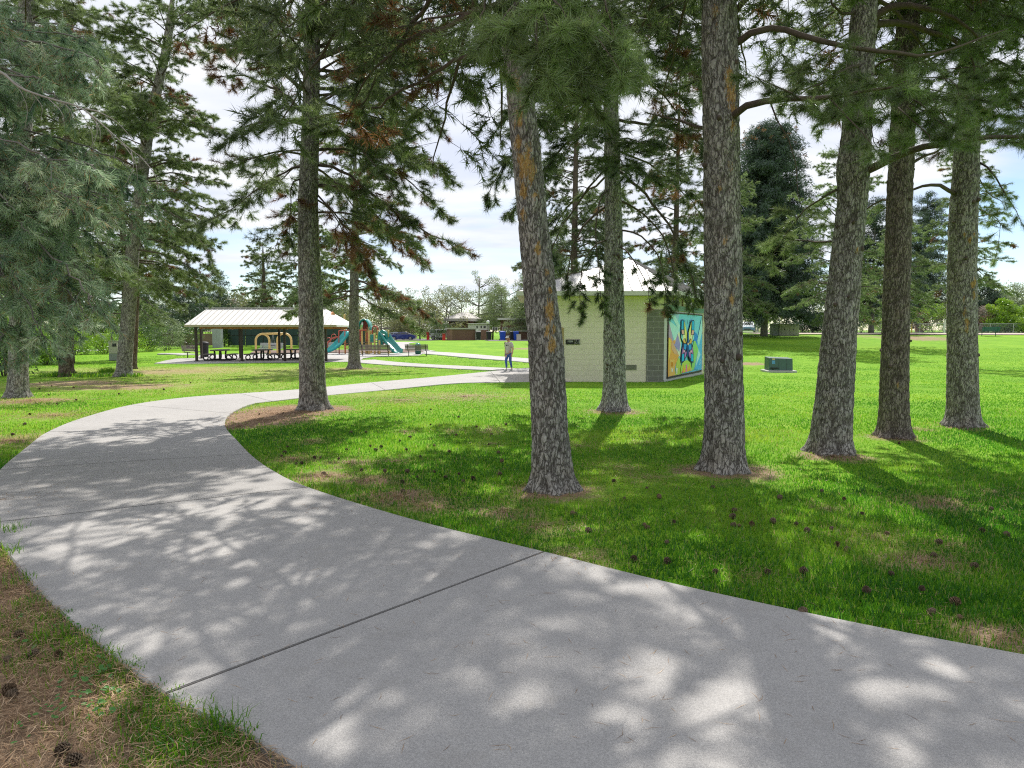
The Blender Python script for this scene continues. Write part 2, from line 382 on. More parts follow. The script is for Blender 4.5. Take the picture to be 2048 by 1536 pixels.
def strip_poly(pts):
    c = np.array([GP(a, b) for a, b, w in pts]); w = np.interp(np.linspace(0, len(pts) - 1, 40), range(len(pts)), [q[2] for q in pts])
    c = cat_rom(c, 40); T = np.gradient(c, axis=0); T /= np.linalg.norm(T, axis=1)[:, None]; N = np.stack([-T[:, 1], T[:, 0]], 1)
    return c + N * w[:, None] / 2, c - N * w[:, None] / 2
STRIP_LR = [strip_poly(s) for s in STRIPS]
def inside(P, poly):
    poly = np.asarray(poly); x, y = P[:, 0], P[:, 1]; r = np.zeros(len(P), bool)
    lo, hi = poly.min(0), poly.max(0)
    k = np.where((x >= lo[0]) & (x <= hi[0]) & (y >= lo[1]) & (y <= hi[1]))[0]
    xs, ys = x[k], y[k]; c = np.zeros(len(k), bool)
    a = poly; b = np.roll(poly, -1, axis=0)
    for (x0, y0), (x1, y1) in zip(a, b):
        if y0 == y1: continue
        m = ((y0 > ys) != (y1 > ys)) & (xs < (x1 - x0) * (ys - y0) / (y1 - y0) + x0)
        c ^= m
    r[k] = c
    return r

# building footprint (restroom): front corner A, front-left B, far right D, far left E
BA = np.array([5.97, 27.95]); BB = np.array([.78, 27.95]); BD = BA + np.array([.47, .883]) * 6.6; BE = np.array([1.0, 33.78])
REST = [BA, BD, BE, BB]

LIT = [(1108, 980, .55, .95), (1460, 943, .7, .9), (1405, 940, .5, .85), (1665, 912, .55, .9), (1787, 876, .5, .85), (1925, 852, .48, .85), (1229, 822, .7, .9), (590, 818, 1.2, 1.3),
       (520, 838, 1.1, 1.3), (555, 825, 1.2, 1.3), (640, 818, .8, 1.1), (478, 850, .6, .9), (800, 990, .55, .75), (855, 1008, .45, .7), (640, 950, .45, .65), (740, 958, .5, .65), (700, 925, .5, .5), (1090, 1050, .4, .45), (1150, 1060, .4, .4),
       (150, 766, 2.2, .8), (262, 772, 2.0, .85), (60, 800, 1.4, .7), (200, 775, 1.5, .7), (350, 742, 3.2, .65), (430, 735, 3, .45), (270, 745, 2, .9), (708, 737, 1.6, .7), (780, 735, 3, .35), (1700, 655, 3, .3), (1840, 676, 5, .7), (1720, 672, 4, .5), (1050, 697, 2.2, .8), (1490, 727, 1.6, .9), (930, 792, 2.5, .4), (800, 800, 1.6, .35), (1995, 1270, .35, .7), (1500, 1150, .4, .3), (1990, 985, .6, .3), (110, 830, 1.4, .45), (20, 880, 1.2, .55), (0, 1000, 1.0, .5)]
_r = random.Random(4)
LIT += [(_r.uniform(560, 2000), _r.uniform(830, 1130), _r.uniform(.2, .6), _r.uniform(.3, .62)) for _ in range(26)]
LITW = [(*G(a, b)[:2], r, s) for a, b, r, s in LIT]
def litter(x, y):
    v = np.zeros_like(x)
    for cx, cy, r, s in LITW: v = np.maximum(v, s * np.exp(-((x - cx) ** 2 + (y - cy) ** 2) / (r * r) * .9))
    # strip left of the near part of the path is all dropped needles
    d = (x + 1.05) * -.71 + (y - 3.01) * -.70
    v = np.maximum(v, np.where((y < 6.4) & (x < -.2), np.clip(.85 + d * .3, .4, 1.0) * (d > -.4), 0) * np.clip((6.6 - y) * .9, 0, 1))
    return v
def dryness(x, y):
    v = .5 * np.exp(-((x + 13) ** 2 / 130 + (y - 27) ** 2 / 130)) + .55 * np.exp(-((x + 18) ** 2 / 200 + (y - 38) ** 2 / 30)) + .3 * np.exp(-((x + 4) ** 2 / 18 + (y - 22) ** 2 / 5)) + .25 * np.exp(-((x + 2) ** 2 / 5 + (y - 8) ** 2 / 4))
    return v

# ------------------------------------------------------------------ ground sheet
def axis(lim_lo, lim_hi, near_lo, near_hi, st, g=1.09):
    a = list(np.arange(near_lo, near_hi, st)); s = st; x = near_hi
    while x < lim_hi: a.append(x); s *= g; x += s
    a.append(lim_hi); s = st; x = near_lo; b = []
    while x > lim_lo: s *= g; x -= s; b.append(max(x, lim_lo))
    return np.array(sorted(set(b + a)))
xs = axis(-700, 700, -16, 12, .14); ys = axis(-60, 900, 1.5, 30, .14, 1.06)
X, Y = np.meshgrid(xs, ys)
flat = np.stack([X.ravel(), Y.ravel()], 1)
Z = terr(X, Y).ravel()
hn = np.array([mn.noise((p[0] * .9, p[1] * .9, 0)) * .012 + mn.noise((p[0] * .25, p[1] * .25, 3)) * .03 if p[1] < 60 and abs(p[0]) < 40 else 0 for p in flat])
low = inside(flat, PATH_POLY) | inside(flat, np.array(PLAZA)) | inside(flat, np.array(REST))
for L_, R_ in STRIP_LR: low |= inside(flat, np.vstack([L_, R_[::-1]]))
Z = Z + hn - .02 - np.where(low, .07, 0)
nx, ny = len(xs), len(ys)
ii = (np.arange(ny - 1)[:, None] * nx + np.arange(nx - 1)).ravel()
quads = np.stack([ii, ii + 1, ii + 1 + nx, ii + nx], 1)
gobj = npmesh('lawn_ground', np.column_stack([flat, Z]), quads, MAT['lawn'], attrs={'litter': litter(flat[:, 0], flat[:, 1]), 'dry': dryness(flat[:, 0], flat[:, 1])})
tag(gobj, 'green lawn with worn patches of brown dropped needles under the pines', 'ground', kind='structure')

# ------------------------------------------------------------------ concrete
def slab(mb, A, B, h=.006, depth=.16, across=6):
    """slab between two matching edge polylines, rounded arris, real side walls"""
    n = len(A); rows = []
    for a, b in zip(A, B):
        L = np.linalg.norm(b - a); e = min(.012 / L, .1)
        us = [0, 0, e] + list(np.linspace(e, 1 - e, across + 1)[1:-1]) + [1 - e, 1, 1]
        zo = [-depth, h - .012, h] + [h] * (across - 1) + [h, h - .012, -depth]
        P = a + np.outer(us, b - a)
        rows.append(np.column_stack([P, terr(P[:, 0], P[:, 1]) + zo]))
    m = len(rows[0]); V = np.vstack(rows)
    Fs = [(i * m + j, i * m + j + 1, (i + 1) * m + j + 1, (i + 1) * m + j) for i in range(n - 1) for j in range(m - 1)]
    Fs += [tuple(range(m - 1, -1, -1)), tuple((n - 1) * m + j for j in range(m))]
    # orientation
    v0, v1, v2 = V[Fs[3][0]], V[Fs[3][1]], V[Fs[3][2]]
    if np.cross(v1 - v0, v2 - v1)[2] < 0: Fs = [f[::-1] for f in Fs]
    mb.add(V, Fs)
mb = MB(); start = 0; TONE = []
cuts = [i * SUB for i, p in enumerate(PAIRS) if p[2]] + [len(OUT) - 1]
for k in cuts:
    a = OUT[start:k + 1].copy(); b = INN[start:k + 1].copy()
    if start:
        for q in (a, b): q[0] += (q[1] - q[0]) / np.linalg.norm(q[1] - q[0]) * .016
    if k != cuts[-1]:
        for q in (a, b): q[-1] -= (q[-1] - q[-2]) / np.linalg.norm(q[-1] - q[-2]) * .012
    slab(mb, a, b); start = k; TONE += [random.uniform(0, 1)] * (len(mb.f) - len(TONE))
# thin tooled / hairline crack line near the left edge
pt = mb.obj('concrete_path', MAT['concrete'])
tag(pt, 'wide curving pale concrete path with dark joints in the foreground', 'path', kind='structure')
jm = MB()  # dark strips laid over the slab gaps, their colour standing in for shade
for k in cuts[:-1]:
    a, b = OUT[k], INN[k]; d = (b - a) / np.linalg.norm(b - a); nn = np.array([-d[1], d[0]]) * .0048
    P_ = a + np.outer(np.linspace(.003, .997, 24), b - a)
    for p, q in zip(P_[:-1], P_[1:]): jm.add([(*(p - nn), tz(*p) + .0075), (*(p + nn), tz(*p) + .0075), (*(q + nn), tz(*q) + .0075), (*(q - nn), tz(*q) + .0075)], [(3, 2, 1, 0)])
tag(jm.obj('path_joint_shade', plain('joint_shade', (.15, .14, .13), .95, .2)), 'dark strips painted as the shade in the joints between the path slabs', 'path joint shade', kind='structure')
na_ = len(pt.data.polygons); ta = pt.data.attributes.new('tone', 'FLOAT', 'FACE'); ta.data.foreach_set('value', np.array(TONE, dtype=np.float32))
mb = MB()
pz = np.array(PLAZA); cz = [(x, y, tz(x, y) + .012) for x, y in pz]
n = len(cz); mb.add(cz + [(x, y, z - .2) for x, y, z in cz], [tuple(range(n))] + [(i, n + i, n + (i + 1) % n, (i + 1) % n) for i in range(n)])
pl = mb.obj('pavilion_paving', MAT['concrete']); tag(pl, 'pale concrete paving under the picnic shelter', 'paving', kind='structure')
for k, (L_, R_) in enumerate(STRIP_LR):
    mb = MB(); slab(mb, L_, R_, .016 + .002 * k, .15, 2)
    o = mb.obj('concrete_path', MAT['concrete'])
    tag(o, ['narrow concrete path from the picnic shelter to the walking man', 'concrete path crossing the lawn behind the walking man', 'short concrete path leading from the playground to the car park', 'short bit of concrete path behind the left trunks', 'short bit of concrete path left of the picnic shelter'][k], 'path', kind='structure')
# mulch bed of the playground and car park asphalt, road at right
def sheet(name, pts, mat, h, label, cat):
    mb = MB(); P = [np.array(p[:2]) for p in pts]
    n = 10; A = cat_rom(P[:2], n); B = cat_rom([P[3], P[2]], n)
    rows = []
    for u in np.linspace(0, 1, 8): q = A * (1 - u) + B * u; rows.append(np.column_stack([q, terr(q[:, 0], q[:, 1]) + h]))
    V = np.vstack(rows); Fs = [(i * n + j, i * n + j + 1, (i + 1) * n + j + 1, (i + 1) * n + j) for i in range(7) for j in range(n - 1)]
    mb.add(V, Fs); o = mb.obj(name, mat); return tag(o, label, cat, kind='structure')
sheet('playground_mulch', [GP(500, 706.5), GP(850, 705), GP(835, 698), GP(510, 701.5)], MAT['mulch'], .035, 'brown bark mulch bed under the playground', 'mulch bed')
sheet('car_park', [(-32, 118), (-13, 112), (-8, 150), (-45, 150)], MAT['asphalt'], .04, 'sunlit grey car park behind the playground', 'car park')
sheet('service_road', [(-3.5, 108), (40, 104), (40, 118), (-5, 122)], MAT['asphalt'], .04, 'pale service yard in front of the long brick building', 'road')
sheet('road', [(24, 92), (90, 92), (100, 100), (24, 100)], MAT['pad'], .05, 'pale road along the chain link fence beyond the right lawn', 'road')
sheet('gravel_strip', [(28, 79.5), (78, 74), (84, 84), (28, 86)], plain('pinkish_gravel', (.46, .38, .32), .95, .15, 4), .06, 'pinkish gravel strip along the top of the right lawn', 'gravel strip')

# ------------------------------------------------------------------ grass blades (nobody could count them)
TRUNKS = []   # filled by (x, y, r) before grass is built
def build_grass(N=680000):
    a = rng.uniform(-.98, .98, N); d = np.exp(rng.uniform(math.log(2.3), math.log(58), N))
    x = a * d; y = d
    P = np.stack([x, y], 1)
    keep = ~inside(P, np.array(PLAZA)) & ~inside(P, np.array(REST))
    ins = inside(P, PATH_POLY)
    for L_, R_ in STRIP_LR: ins |= inside(P, np.vstack([L_, R_[::-1]]))
    keep &= ~ins
    lit = litter(x, y); nz = np.array([mn.noise((u * 1.1, v * 1.1, 5.)) for u, v in P]); nz2 = np.array([mn.noise((u * .35, v * .35, 9.)) for u, v in P])
    keep &= rng.random(N) > np.clip((lit + nz * .55 + rng.normal(0, .12, N) - .15) * 1.25, 0, .985)
    for tx, ty, r in TRUNKS: keep &= (x - tx) ** 2 + (y - ty) ** 2 > (r * 1.02) ** 2
    x, y, d, lit, nz, nz2 = [q[keep] for q in (x, y, d, lit, nz, nz2)]; n = len(x)
    dr = dryness(x, y)
    h = rng.uniform(.018, .042, n) * (1 + np.clip(nz, -.3, .6) * .5) * np.where(x < -2, 1.1, 1) * np.clip(1.2 - .035 * d, .3, 1)
    w = .0040 * (d / 4) ** .62 * rng.uniform(.7, 1.3, n)
    yaw = rng.uniform(0, 2 * PI, n); lean = rng.uniform(.1, 1.0, n) * h
    la = rng.uniform(0, 2 * PI, n)
    z = terr(x, y) - .02
    s = np.stack([np.cos(yaw) * w, np.sin(yaw) * w, np.zeros(n)], 1); b = np.stack([x, y, z], 1)
    tip = b + np.stack([np.cos(la) * lean, np.sin(la) * lean, h + .02], 1)
    V = np.stack([b - s, b + s, tip], 1).reshape(-1, 3)
    t = np.clip(.33 + rng.normal(0, .15, n) + nz2 * .5 + nz * .28 + dr * .5 + np.clip(lit, 0, .6) * .35, 0, .74)
    st = rng.random(n) < np.clip(.012 + dr * .4 + np.clip(lit, 0, .7) * .4 + np.maximum(nz2, 0) * .08, 0, .7)
    t[st] = rng.uniform(.8, 1, st.sum())
    o = soup('lawn_grass', V, MAT['grass'], t)
    tag(o, 'short mown lawn grass growing on both sides of the path', 'grass', kind='stuff')

def build_edge_plants():
    # long tufts at the bottom-left path edge
    V = []; T = []
    for px, py, r, k, hh in ((455, 1450, .09, 42, .13), (100, 1275, .10, 60, .13), (150, 1300, .12, 70, .1), (60, 1330, .14, 60, .07), (190, 1330, .16, 80, .09), (300, 1440, .16, 110, .09), (380, 1475, .18, 130, .09), (250, 1400, .15, 90, .06), (20, 1060, .16, 60, .11), (12, 1108, .12, 50, .12), (330, 1490, .2, 120, .07),
                             (30, 1160, .15, 60, .08), (60, 1205, .1, 50, .08), (270, 1500, .15, 70, .06), (350, 1440, .2, 220, .06), (400, 1500, .22, 260, .065), (300, 1400, .18, 180, .055), (240, 1340, .14, 160, .055), (160, 1270, .12, 110, .055), (200, 1310, .12, 110, .05), (110, 1230, .1, 80, .05), (440, 1480, .14, 140, .06), (430, 1500, .2, 110, .07), (130, 752, .45, 260, .28), (190, 752, .9, 420, .2), (215, 745, .4, 200, .3), (262, 752, .5, 260, .2), (110, 752, .6, 200, .2)):
        c = G(px, py)
        for _ in range(k):
            a = random.uniform(0, 2 * PI); q = r * math.sqrt(random.random()); x = c[0] + q * math.cos(a); y = c[1] + q * math.sin(a); z = tz(x, y) - .02
            h = hh * random.uniform(.5, 1.2); w = .0035 * (1 if c[1] < 10 else 4); b = random.uniform(0, 2 * PI); l = h * random.uniform(.2, 1.0); yw = random.uniform(0, 2 * PI)
            s = np.array([math.cos(yw) * w, math.sin(yw) * w, 0]); p0 = np.array([x, y, z]); p1 = p0 + np.array([math.cos(b) * l * .35, math.sin(b) * l * .35, h * .7]); p2 = p0 + np.array([math.cos(b) * l, math.sin(b) * l, h * random.uniform(.75, 1)])
            V += [p0 - s, p0 + s, p1 + s * .7, p0 - s, p1 + s * .7, p1 - s * .7, p1 - s * .7, p1 + s * .7, p2]; tt = random.uniform(.3, .68); T += [tt] * 3
    o = soup('long_grass', np.array(V), MAT['grass'], T); tag(o, 'tufts of long uncut grass at the path edge and round the left trunks', 'grass', kind='stuff')
    # clover and round weed leaves
    mb = MB()
    for px, py, r, k in ((215, 1330, .07, 7), (160, 1380, .14, 26), (195, 1400, .12, 18), (205, 1430, .1, 14), (95, 1440, .12, 12), (60, 1290, .1, 8), (120, 1260, .1, 7), (40, 1240, .1, 6), (180, 1360, .1, 12), (25, 1480, .08, 5)):
        c = G(px, py)
        for _ in range(k):
            a = random.uniform(0, 2 * PI); q = r * math.sqrt(random.random()); x = c[0] + q * math.cos(a); y = c[1] + q * math.sin(a); z = tz(x, y) + random.uniform(.015, .05)
            s = random.uniform(.006, .017); tx, ty = random.uniform(-.5, .5), random.uniform(-.5, .5); rot = random.uniform(0, 6)
            ring = []
            for j in range(9):
                an = rot + j * 2 * PI / 9; rr = s * (1 if j else .45); u, v = rr * math.cos(an), rr * math.sin(an); ring.append((x + u, y + v, z + u * tx + v * ty))
            mb.add([(x, y, z - s * .25)] + ring, [(0, j + 1, (j + 1) % 9 + 1) for j in range(9)])
    o = mb.obj('clover', MAT['clover']); tag(o, 'small round clover leaves among brown needles beside the path', 'weeds', kind='stuff')

def build_litter():
    V = []; T = []
    def strew(c, r, n, lmin, lmax, w, tint=(0, 1), zr=.03):
        a = rng.uniform(0, 2 * PI, n); q = r * np.sqrt(rng.random(n)); x = c[0] + q * np.cos(a); y = c[1] + q * np.sin(a)
        return x, y
    # dense mat lower left
    n = 110000; y = rng.uniform(2.0, 7.2, n); x = rng.uniform(-6.5, .5, n)
    d = (x + 1.05) * -.71 + (y - 3.01) * -.70
    P = np.stack([x, y], 1); k = ~inside(P, PATH_POLY) & (litter(x, y) > rng.uniform(.1, .8, n)) & (x > -.9 * y - .3) & (d > -1)
    xs_, ys_ = [x[k]], [y[k]]; ws = [np.full(k.sum(), .0021)]; zs = [np.full(k.sum(), .05)]
    for cx, cy, r, s in LITW:
        if cy < 24:
            m = int(900 * s * r * r * 3 * min(1, 12 / cy)); a = rng.uniform(0, 2 * PI, m); q = np.abs(rng.normal(0, r * .62, m)); xs_.append(cx + q * np.cos(a)); ys_.append(cy + q * np.sin(a)); ws.append(np.full(m, .0016 * max(1, cy / 6))); zs.append(np.full(m, .035))
    # sparse over the near lawn and on the path
    m = 5000; dd = np.exp(rng.uniform(math.log(3), math.log(16), m)); xs_.append(dd * rng.uniform(-.8, .9, m)); ys_.append(dd); ws.append(.0014 * np.maximum(1, dd / 6)); zs.append(np.full(m, .04))
    x = np.concatenate(xs_); y = np.concatenate(ys_); w = np.concatenate(ws); zr = np.concatenate(zs); n = len(x)
    P = np.stack([x, y], 1); on = inside(P, PATH_POLY); keep = ~on | (rng.random(n) < .16)
    for tx, ty, r in TRUNKS: keep &= (x - tx) ** 2 + (y - ty) ** 2 > r * r
    x, y, w, zr, on = x[keep], y[keep], w[keep], zr[keep], on[keep]; n = len(x)
    L = rng.uniform(.04, .13, n); a = rng.uniform(0, 2 * PI, n); z = terr(x, y) + np.where(on, .0085, -.015 + rng.random(n) ** 1.5 * zr)
    dz = np.where(on, 0, rng.normal(0, .12, n) * L); dx, dy = np.cos(a) * L / 2, np.sin(a) * L / 2
    bend = rng.normal(0, .12, n)[:, None] * np.stack([-dy, dx, 0 * dx], 1)
    c = np.stack([x, y, z], 1); u = np.stack([dx, dy, dz / 2], 1); s = np.stack([-dy, dx, np.zeros(n)], 1) / (L / 2)[:, None] * w[:, None]
    c2 = c + bend; up = np.array([0, 0, .001])
    V = np.stack([c - u, c2 + s, c2 - s, c + u, c2 - s, c2 + s], 1).reshape(-1, 3)
    t = np.repeat(np.clip(rng.normal(.5, .25, n), 0, 1), 2)
    o = soup('needle_litter', V, MAT['straw'], t); tag(o, 'dry brown fallen pine needles strewn over grass and path edge', 'pine needles', kind='stuff')

def build_cones():
    def cone_mesh(seed, mat, closed=0):
        r = random.Random(seed); mb = MB(); H = .075
        mb.tube([(0, 0, .0), (0, 0, H * .5), (0, 0, H * .95)], [.010, .014, .004], 6)
        n = 64
        for i in range(n):
            f = i / n; z = H * (.04 + .9 * f); a = i * 2.39996; R_ = .036 * math.sin(PI * (.16 + .8 * f)) ** .8 * r.uniform(.85, 1.1); up = .2 + .9 * f
            ca, sa = math.cos(a), math.sin(a); w = .011 * (1.1 - .5 * f)
            def p(rr, s, dz): return (ca * rr - sa * s, sa * rr + ca * s, z + dz)
            tz_ = R_ * up * .55
            mb.add([p(.008, -w * .4, 0), p(.008, w * .4, 0), p(R_, w, tz_), p(R_, -w, tz_), p(R_ * 1.02, -w * .7, tz_ + .007), p(R_ * 1.02, w * .7, tz_ + .007)], [(0, 1, 2, 3), (3, 2, 5, 4), (0, 3, 4), (1, 5, 2), (0, 4, 5, 1)])
        me = mb.obj('pine_cone', mat); C.objects.unlink(me); return me.data
    ms = [cone_mesh(3, MAT['cone']), cone_mesh(5, MAT['cone']), cone_mesh(8, MAT['cone_red']), cone_mesh(9, MAT['cone'])]
    first = {}
    def put(px, py, label, group, s=1.0, m=None):
        s *= .74
        g = G(px, py)
        for tx, ty, r in TRUNKS:
            if (g[0] - tx) ** 2 + (g[1] - ty) ** 2 < (r + .04) ** 2: return
        o = bpy.data.objects.new('pine_cone', m or random.choice(ms)); C.objects.link(o)
        o.location = (g[0], g[1], g[2] + .010); o.rotation_euler = (random.uniform(1.1, 1.9), random.uniform(-.3, .3), random.uniform(0, 6.28)); sc = s * random.uniform(.65, 1.15); o.scale = (sc,) * 3
        tag(o, label, 'pine cone', group)
    for px, py, s in ((10, 1385, 1.2), (55, 1315, 1), (20, 1325, 1), (120, 1310, 1.1), (35, 1395, 1), (135, 1495, 1.15), (165, 1520, 1.15), (50, 1270, .9)):
        put(px, py, 'large open brown pine cone in the needle litter left of the path', 'pine cones left of the near path', s)
    L1 = 'brown fallen pine cone lying on the shaded lawn right of the path'; g1 = 'pine cones on the right lawn'
    for px, py in ((1425, 1145), (1530, 1145), (1615, 1147), (1788, 1150), (1940, 1135), (1330, 1120), (1268, 1118), (1330, 1088), (1287, 1052), (1300, 1056), (1348, 1046), (1147, 1030), (1155, 1028), (1183, 1063), (1458, 1035), (1550, 1048), (1597, 1050), (1320, 998), (1430, 975), (1475, 1022), (1505, 1050), (1600, 1225), (1860, 1228), (1925, 1238), (1660, 1060), (1672, 1090), (1620, 1065), (1700, 1100), (1780, 1070), (1870, 1085), (1875, 1115), (1960, 1060), (1740, 1185), (1690, 1000), (1720, 1028), (1560, 1000), (1840, 1180), (1900, 1205), (2010, 1070)):
        put(px, py, L1, g1)
    for _ in range(8):
        px = random.uniform(1180, 2040); py = random.uniform(870, 1060); put(px, py, L1, g1, .95)
    L2 = 'brown fallen pine cone on the lawn inside the bend of the path'; g2 = 'pine cones inside the bend'
    for px, py in ((823, 875), (800, 882), (815, 900), (870, 893), (915, 870), (738, 893), (735, 865), (895, 905), (840, 913), (690, 900), (675, 920), (653, 948), (628, 917), (600, 928), (590, 930), (566, 914), (572, 895), (770, 945), (810, 945), (833, 955), (805, 963), (865, 945), (895, 955), (915, 950), (945, 958), (925, 965), (810, 985), (565, 905), (860, 850), (985, 870), (980, 890), (1000, 925), (995, 950), (1010, 850), (920, 835), (860, 820), (520, 830), (565, 827), (700, 865), (755, 900), (640, 918), (720, 940)):
        put(px, py, L2, g2)
    for _ in range(4): put(random.uniform(640, 1050), random.uniform(820, 960), L2, g2, .95)
    L3 = 'small dark pine cone in the dry grass near the left trunks'; g3 = 'pine cones under the left pines'
    for px, py in ((78, 766), (80, 778), (105, 772), (112, 808), (220, 768), (253, 768), (300, 760), (240, 788), (330, 780), (150, 775), (50, 850), (30, 870), (150, 800), (380, 765), (420, 758), (95, 790), (60, 830)):
        put(px, py, L3, g3, 1.2)
    # one cone hanging on the right, still on its limb
# ------------------------------------------------------------------ tree kit
def nrm(v): return v / (np.linalg.norm(v, axis=-1, keepdims=True) + 1e-9)
class Crown:
    """collects wood (tubes), twigs (thin prisms) and needle tufts of one tree"""
    def __init__(s):
        s.wood = MB(); s.tw = []; s.P = []; s.D = []; s.n = []; s.L = []; s.W = []; s.t = []
    def tuft(s, p, d, n, L, W, t):
        s.P.append(p); s.D.append(d); s.n.append(n); s.L.append(L); s.W.append(W); s.t.append(t)
    def needles(s, spread=.5, drop=.1):
        P = np.array(s.P); D = nrm(np.array(s.D)); n = np.array(s.n); i = np.repeat(np.arange(len(P)), n); m = len(i)
        L = np.array(s.L)[i]; W = np.array(s.W)[i]; D = D[i]
        b = P[i] - D * (L * rng.uniform(0, .75, m))[:, None]
        d = nrm(D * rng.uniform(.15, 1.1, m)[:, None] + rng.normal(0, spread, (m, 3)) + np.array([0, 0, -drop]))
        tip = b + d * (L * rng.uniform(.7, 1.1, m))[:, None]
        sd = nrm(np.cross(d, rng.normal(0, 1, (m, 3)))) * (W * .5)[:, None]
        t = np.array(s.t)[i]; t = np.where(t < .88, np.clip(t + rng.normal(0, .1, m), 0, .86), t)
        return np.stack([b - sd, b + sd, tip], 1).reshape(-1, 3), t
    def twigs(s):
        if not s.tw: return np.zeros((0, 3))
        a = np.array([q[0] for q in s.tw]); b = np.array([q[1] for q in s.tw]); r = np.array([q[2] for q in s.tw])[:, None]
        d = nrm(b - a); u = nrm(np.cross(d, np.array([.31, .2, .93]))); w = np.cross(d, u)
        A = [a + r * (u * math.cos(k) + w * math.sin(k)) for k in (0, 2.09, 4.19)]; B = [b + .6 * r * (u * math.cos(k) + w * math.sin(k)) for k in (0, 2.09, 4.19)]
        T = []
        for k in range(3):
            j = (k + 1) % 3; T += [A[k], A[j], B[j], A[k], B[j], B[k]]
        return np.stack(T, 1).reshape(-1, 3)

def limb(c, pts, r0, t0=.3, step=.17, tl=.8, nsub=3, tn=26, tL=.14, tW=.0045, droop=.22, tint=.4, dead=.03, bare=0., curl=.25, nseg=None, rend=.22, flat=.6, tv=.13):
    """one limb with side twigs and needle tufts, appended to crown c"""
    P = np.asarray(pts, float); Lg = np.linalg.norm(np.diff(P, axis=0), axis=1).sum()
    path = cat_rom(P, nseg or max(6, int(Lg / .22)))
    path[1:-1] += rng.normal(0, .012 * min(1.5, Lg / 3), (len(path) - 2, 3))
    c.wood.tube(path, np.linspace(1, rend, len(path)) ** 1.1 * r0, 7 if r0 > .03 else 5)
    cum = np.concatenate([[0], np.cumsum(np.linalg.norm(np.diff(path, axis=0), axis=1))]); tot = cum[-1]
    s = t0 * tot; side = 1; up = np.array([0, 0, 1.])
    dl = rng.random() < dead * 2
    while s < tot:
        k = min(np.searchsorted(cum, s) , len(path) - 1); k = max(k, 1)
        f = (s - cum[k - 1]) / (cum[k] - cum[k - 1] + 1e-9); p = path[k - 1] * (1 - f) + path[k] * f
        T = nrm(path[k] - path[k - 1]); S = nrm(np.cross(T, up)); u = s / tot
        d = nrm(T * rng.uniform(.35, .9) + S * side * rng.uniform(.4, 1.1) + up * rng.normal(0, .35) * flat)
        l = tl * rng.uniform(.5, 1.15) * (1 - .45 * max(0, u - .35) / .65)
        a = p; q1 = a + d * l * .55 + np.array([0, 0, -droop * l * .25]); q2 = q1 + nrm(d + np.array([0, 0, -droop + curl * rng.uniform(-.3, 1)])) * l * .45
        rr = max(.003, .007 * l)
        c.tw.append((a, q1, rr)); c.tw.append((q1, q2, rr * .6))
        if rng.random() > bare:
            isd = rng.random() < dead or (dl and rng.random() < .25); tt = rng.uniform(.9, 1) if isd else np.clip(tint + rng.normal(0, tv), .02, .85)
            dd = nrm(q2 - q1)
            for v in (.25, .62, 1.0): c.tuft(q1 * (1 - v) + q2 * v, dd + up * .15, tn, tL, tW, tt)
            for _ in range(nsub):
                v = rng.uniform(.25, 1); b = (a * (1 - v / .55) + q1 * (v / .55)) if v < .55 else (q1 * (1 - (v - .55) / .45) + q2 * ((v - .55) / .45))
                d2 = nrm(d * .7 + rng.normal(0, .55, 3) * np.array([1, 1, flat]) + np.array([0, 0, -droop * .5])); l2 = l * rng.uniform(.25, .5); e = b + d2 * l2
                c.tw.append((b, e, .0032 if tW < .01 else .005))
                c.tuft(e, d2 + up * .2, tn, tL, tW, tt)
                if l2 > .16: c.tuft(b * .45 + e * .55, d2, tn, tL, tW, tt)
        s += step * rng.uniform(.6, 1.4); side = -side
    c.tuft(path[-1], T, tn, tL, tW, tint)
    return path

